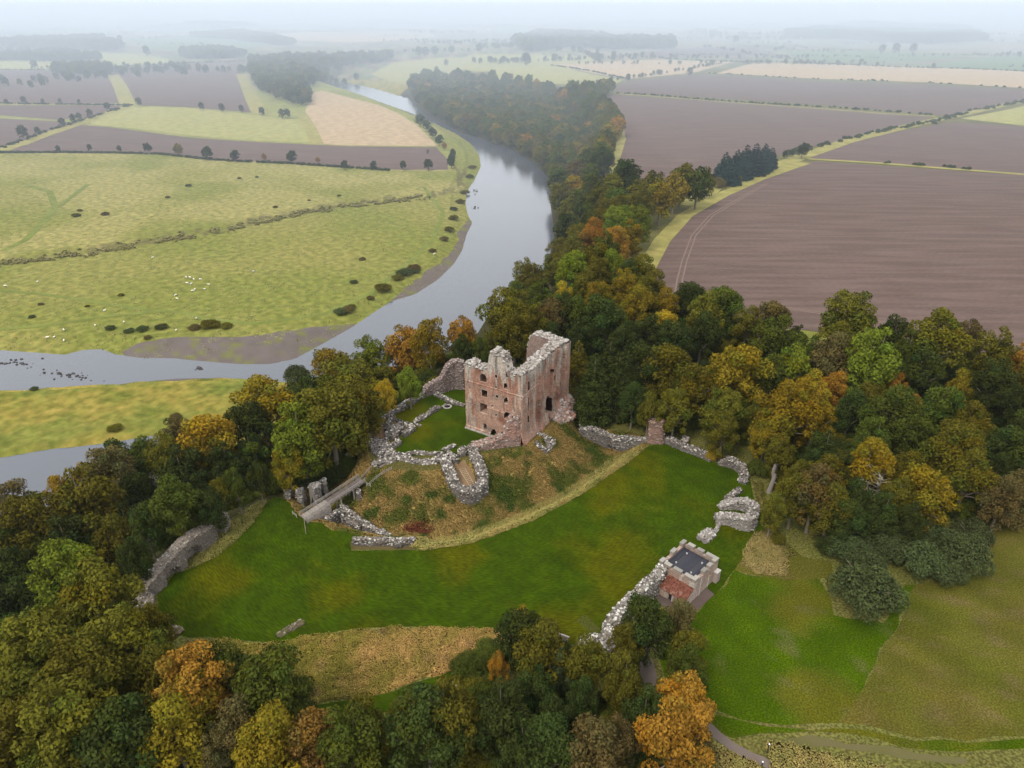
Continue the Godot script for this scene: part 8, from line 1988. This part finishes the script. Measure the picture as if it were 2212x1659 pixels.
# ---------------------------------------------------------------- long grass
func tuft() -> ArrayMesh:
	var b := Buf.new()
	for k in 9:
		var an := TAU * k / 9.0 + rng.randf()
		var d := Vector3(cos(an), 0, sin(an))
		var w := Vector3(-d.z, 0, d.x) * .09
		var f := d * rng.randf_range(.02, .2)
		var tip := d * rng.randf_range(.35, .75) + Vector3.UP * rng.randf_range(.25, .6)
		var midp := f + (tip - f) * .5 + Vector3.UP * .14
		var nn := (d + Vector3.UP * .8).normalized()
		var s := b.v.size()
		var c := Color(1, 1, 1) * rng.randf_range(.8, 1.2)
		b.vert(f - w, nn, c); b.vert(f + w, nn, c); b.vert(midp + w, nn, c); b.vert(midp - w, nn, c); b.vert(tip, nn, c)
		b.tri(s, s + 1, s + 2); b.tri(s, s + 2, s + 3); b.tri(s + 3, s + 2, s + 4)
	return b.mesh()
func sow(called: String, label: String, region: Poly, skip: Array, density: float, size: float, colour: Callable, m: Mesh):
	var spots := []
	var area := region.box.get_area()
	for k in int(area * density):
		var q := region.box.position + Vector2(rng.randf() * region.box.size.x, rng.randf() * region.box.size.y)
		if not region.has(q):
			continue
		var no := false
		for s in skip:
			if s.has(q):
				no = true
				break
		if no:
			continue
		var c: Color = colour.call(q.x, q.y)
		if c.a < .5:
			continue
		var z := size * rng.randf_range(.6, 1.3)
		spots.append([Transform3D(Basis(Vector3.UP, rng.randf() * TAU).scaled(Vector3(z * 1.2, z, z * 1.2)), Vector3(q.x, lie(q.x, q.y), q.y)), c * rng.randf_range(.6, 1.0)])
	scatter(called, label, "grass", m, spots, mats.foliage_grass, "stuff")
func sheet_poly(called: String, nth := 0) -> Poly:
	for s in SHEETS:
		if s[0] == called:
			if nth == 0:
				return Poly.new(s[3])
			nth -= 1
	return null
func build_rocks():
	rng.seed = 23
	var b := Buf.new()
	for k in range(0, RIVER_ROCKS.size(), 2):
		var s := rng.randf_range(.12, .5)
		b.stone(Vector3(RIVER_ROCKS[k], -25.0 + s * .1, RIVER_ROCKS[k + 1]), Vector3(s * 1.3, s * .6, s), Basis(Vector3.UP, rng.randf() * TAU), Color(.07, .065, .06) * rng.randf_range(.7, 1.4), rng)
	tag(put("river_rocks", b.mesh(), mats.masonry), "dark rocks breaking the water along the river banks", "rocks", "", "stuff")
func build_scarp():
	rng.seed = 19
	var m := tuft()
	var spots := []
	for k in range(0, SCARP.size() - 2, 2):
		var a := Vector2(SCARP[k], SCARP[k + 1]); var b := Vector2(SCARP[k + 2], SCARP[k + 3])
		for j in int(a.distance_to(b) * 9):
			var q := a.lerp(b, rng.randf()) + Vector2(rng.randfn() * 2.0, rng.randfn() * 3.2)
			if n01(q.x, q.y, 6.0) < .46: continue
			var s := rng.randf_range(.9, 2.0)
			spots.append([Transform3D(Basis(Vector3.UP, rng.randf() * TAU).scaled(Vector3(s * 1.5, s * .8, s * 1.5)), Vector3(q.x, lie(q.x, q.y), q.y)), mixc(Color(.24, .195, .09), Color(.26, .26, .08), rng.randf()) * rng.randf_range(.8, 1.3)])
	scatter("rush_bank", "brownish rushes along the old river bank across the meadow", "rushes", m, spots, mats.foliage_grass, "stuff")
	# tussocks all over the meadow
	spots = []
	var P := sheet_poly("flood_meadow")
	for k in 30000:
		var q := Vector2(rng.randf_range(-420, -30), rng.randf_range(-700, -280))
		if not P.has(q) or n01(q.x, q.y, 5.0) < .5: continue
		var s := rng.randf_range(.5, 1.1)
		spots.append([Transform3D(Basis(Vector3.UP, rng.randf() * TAU).scaled(Vector3(s * 1.6, s * .3, s * 1.6)), Vector3(q.x, lie(q.x, q.y), q.y)), mixc(Color(.28, .30, .085), Color(.40, .35, .14), rng.randf())])
	scatter("meadow_tussocks", "coarse grass tussocks over the riverside meadow", "grass", m, spots, mats.foliage_grass, "stuff")
func build_grass():
	rng.seed = 9
	var m := tuft()
	var rough := func(x: float, z: float) -> Color: return tint("rough", x, z)
	var lawn := sheet_poly("castle_lawn")
	sow("long_grass", "long tan and green grass on the slopes of the moat", poly.moat, [poly.motte, lawn, poly.barbican], 8.0, .7, rough, m)
	sow("long_grass", "dry brown bracken and grass on the slope below the lawn", sheet_poly("dry_grass_patch"), [], 10.0, .6, func(x, z): return tint("dry_brown", x, z), m)
	sow("long_grass", "pale tan grass clump beyond the gatehouse", sheet_poly("tan_grass_patch"), [], 9.0, .7, func(x, z): return tint("dry_tan", x, z), m)
	var counterscarp := Poly.new(EDGE_GRASS)
	sow("long_grass", "pale yellow uncut grass strip along the curved lawn edge", counterscarp, [], 9.0, .8, func(x, z): return mixc(Color(.52, .42, .14), Color(.34, .31, .08), n01(x, z, 20.0)), m)
	sow("long_grass", "pale uncut grass strip inside the left outer wall", Poly.new(WALL_GRASS), [], 7.0, .75, func(x, z): return mixc(Color(.46, .38, .12), Color(.22, .24, .05), n01(x, z, 16.0)), m)
	sow("red_dock", "dark red dock plants at the foot of the motte", Poly.new(RED_PLANTS), [], 5.0, 1.3, func(x, z): return Color(.15, .045, .025) if n01(x, z, 40.0) > .4 else Color(0, 0, 0, 0), m)
	for e in SCRUB:
		sow("long_grass", "brown scrub and long grass beside the lower right footpath", Poly.new(e), [], 7.0, .9, func(x, z): return mixc(Color(.46, .31, .11), Color(.24, .25, .06), n01(x, z, 18.0)), m)
	sow("long_grass", "rough grass around the woodland edge and bastion", Poly.new(EDGE_WOOD), [], 5.0, .7, func(x, z): return mixc(Color(.44, .32, .10), Color(.16, .18, .04), n01(x, z, 12.0)), m)
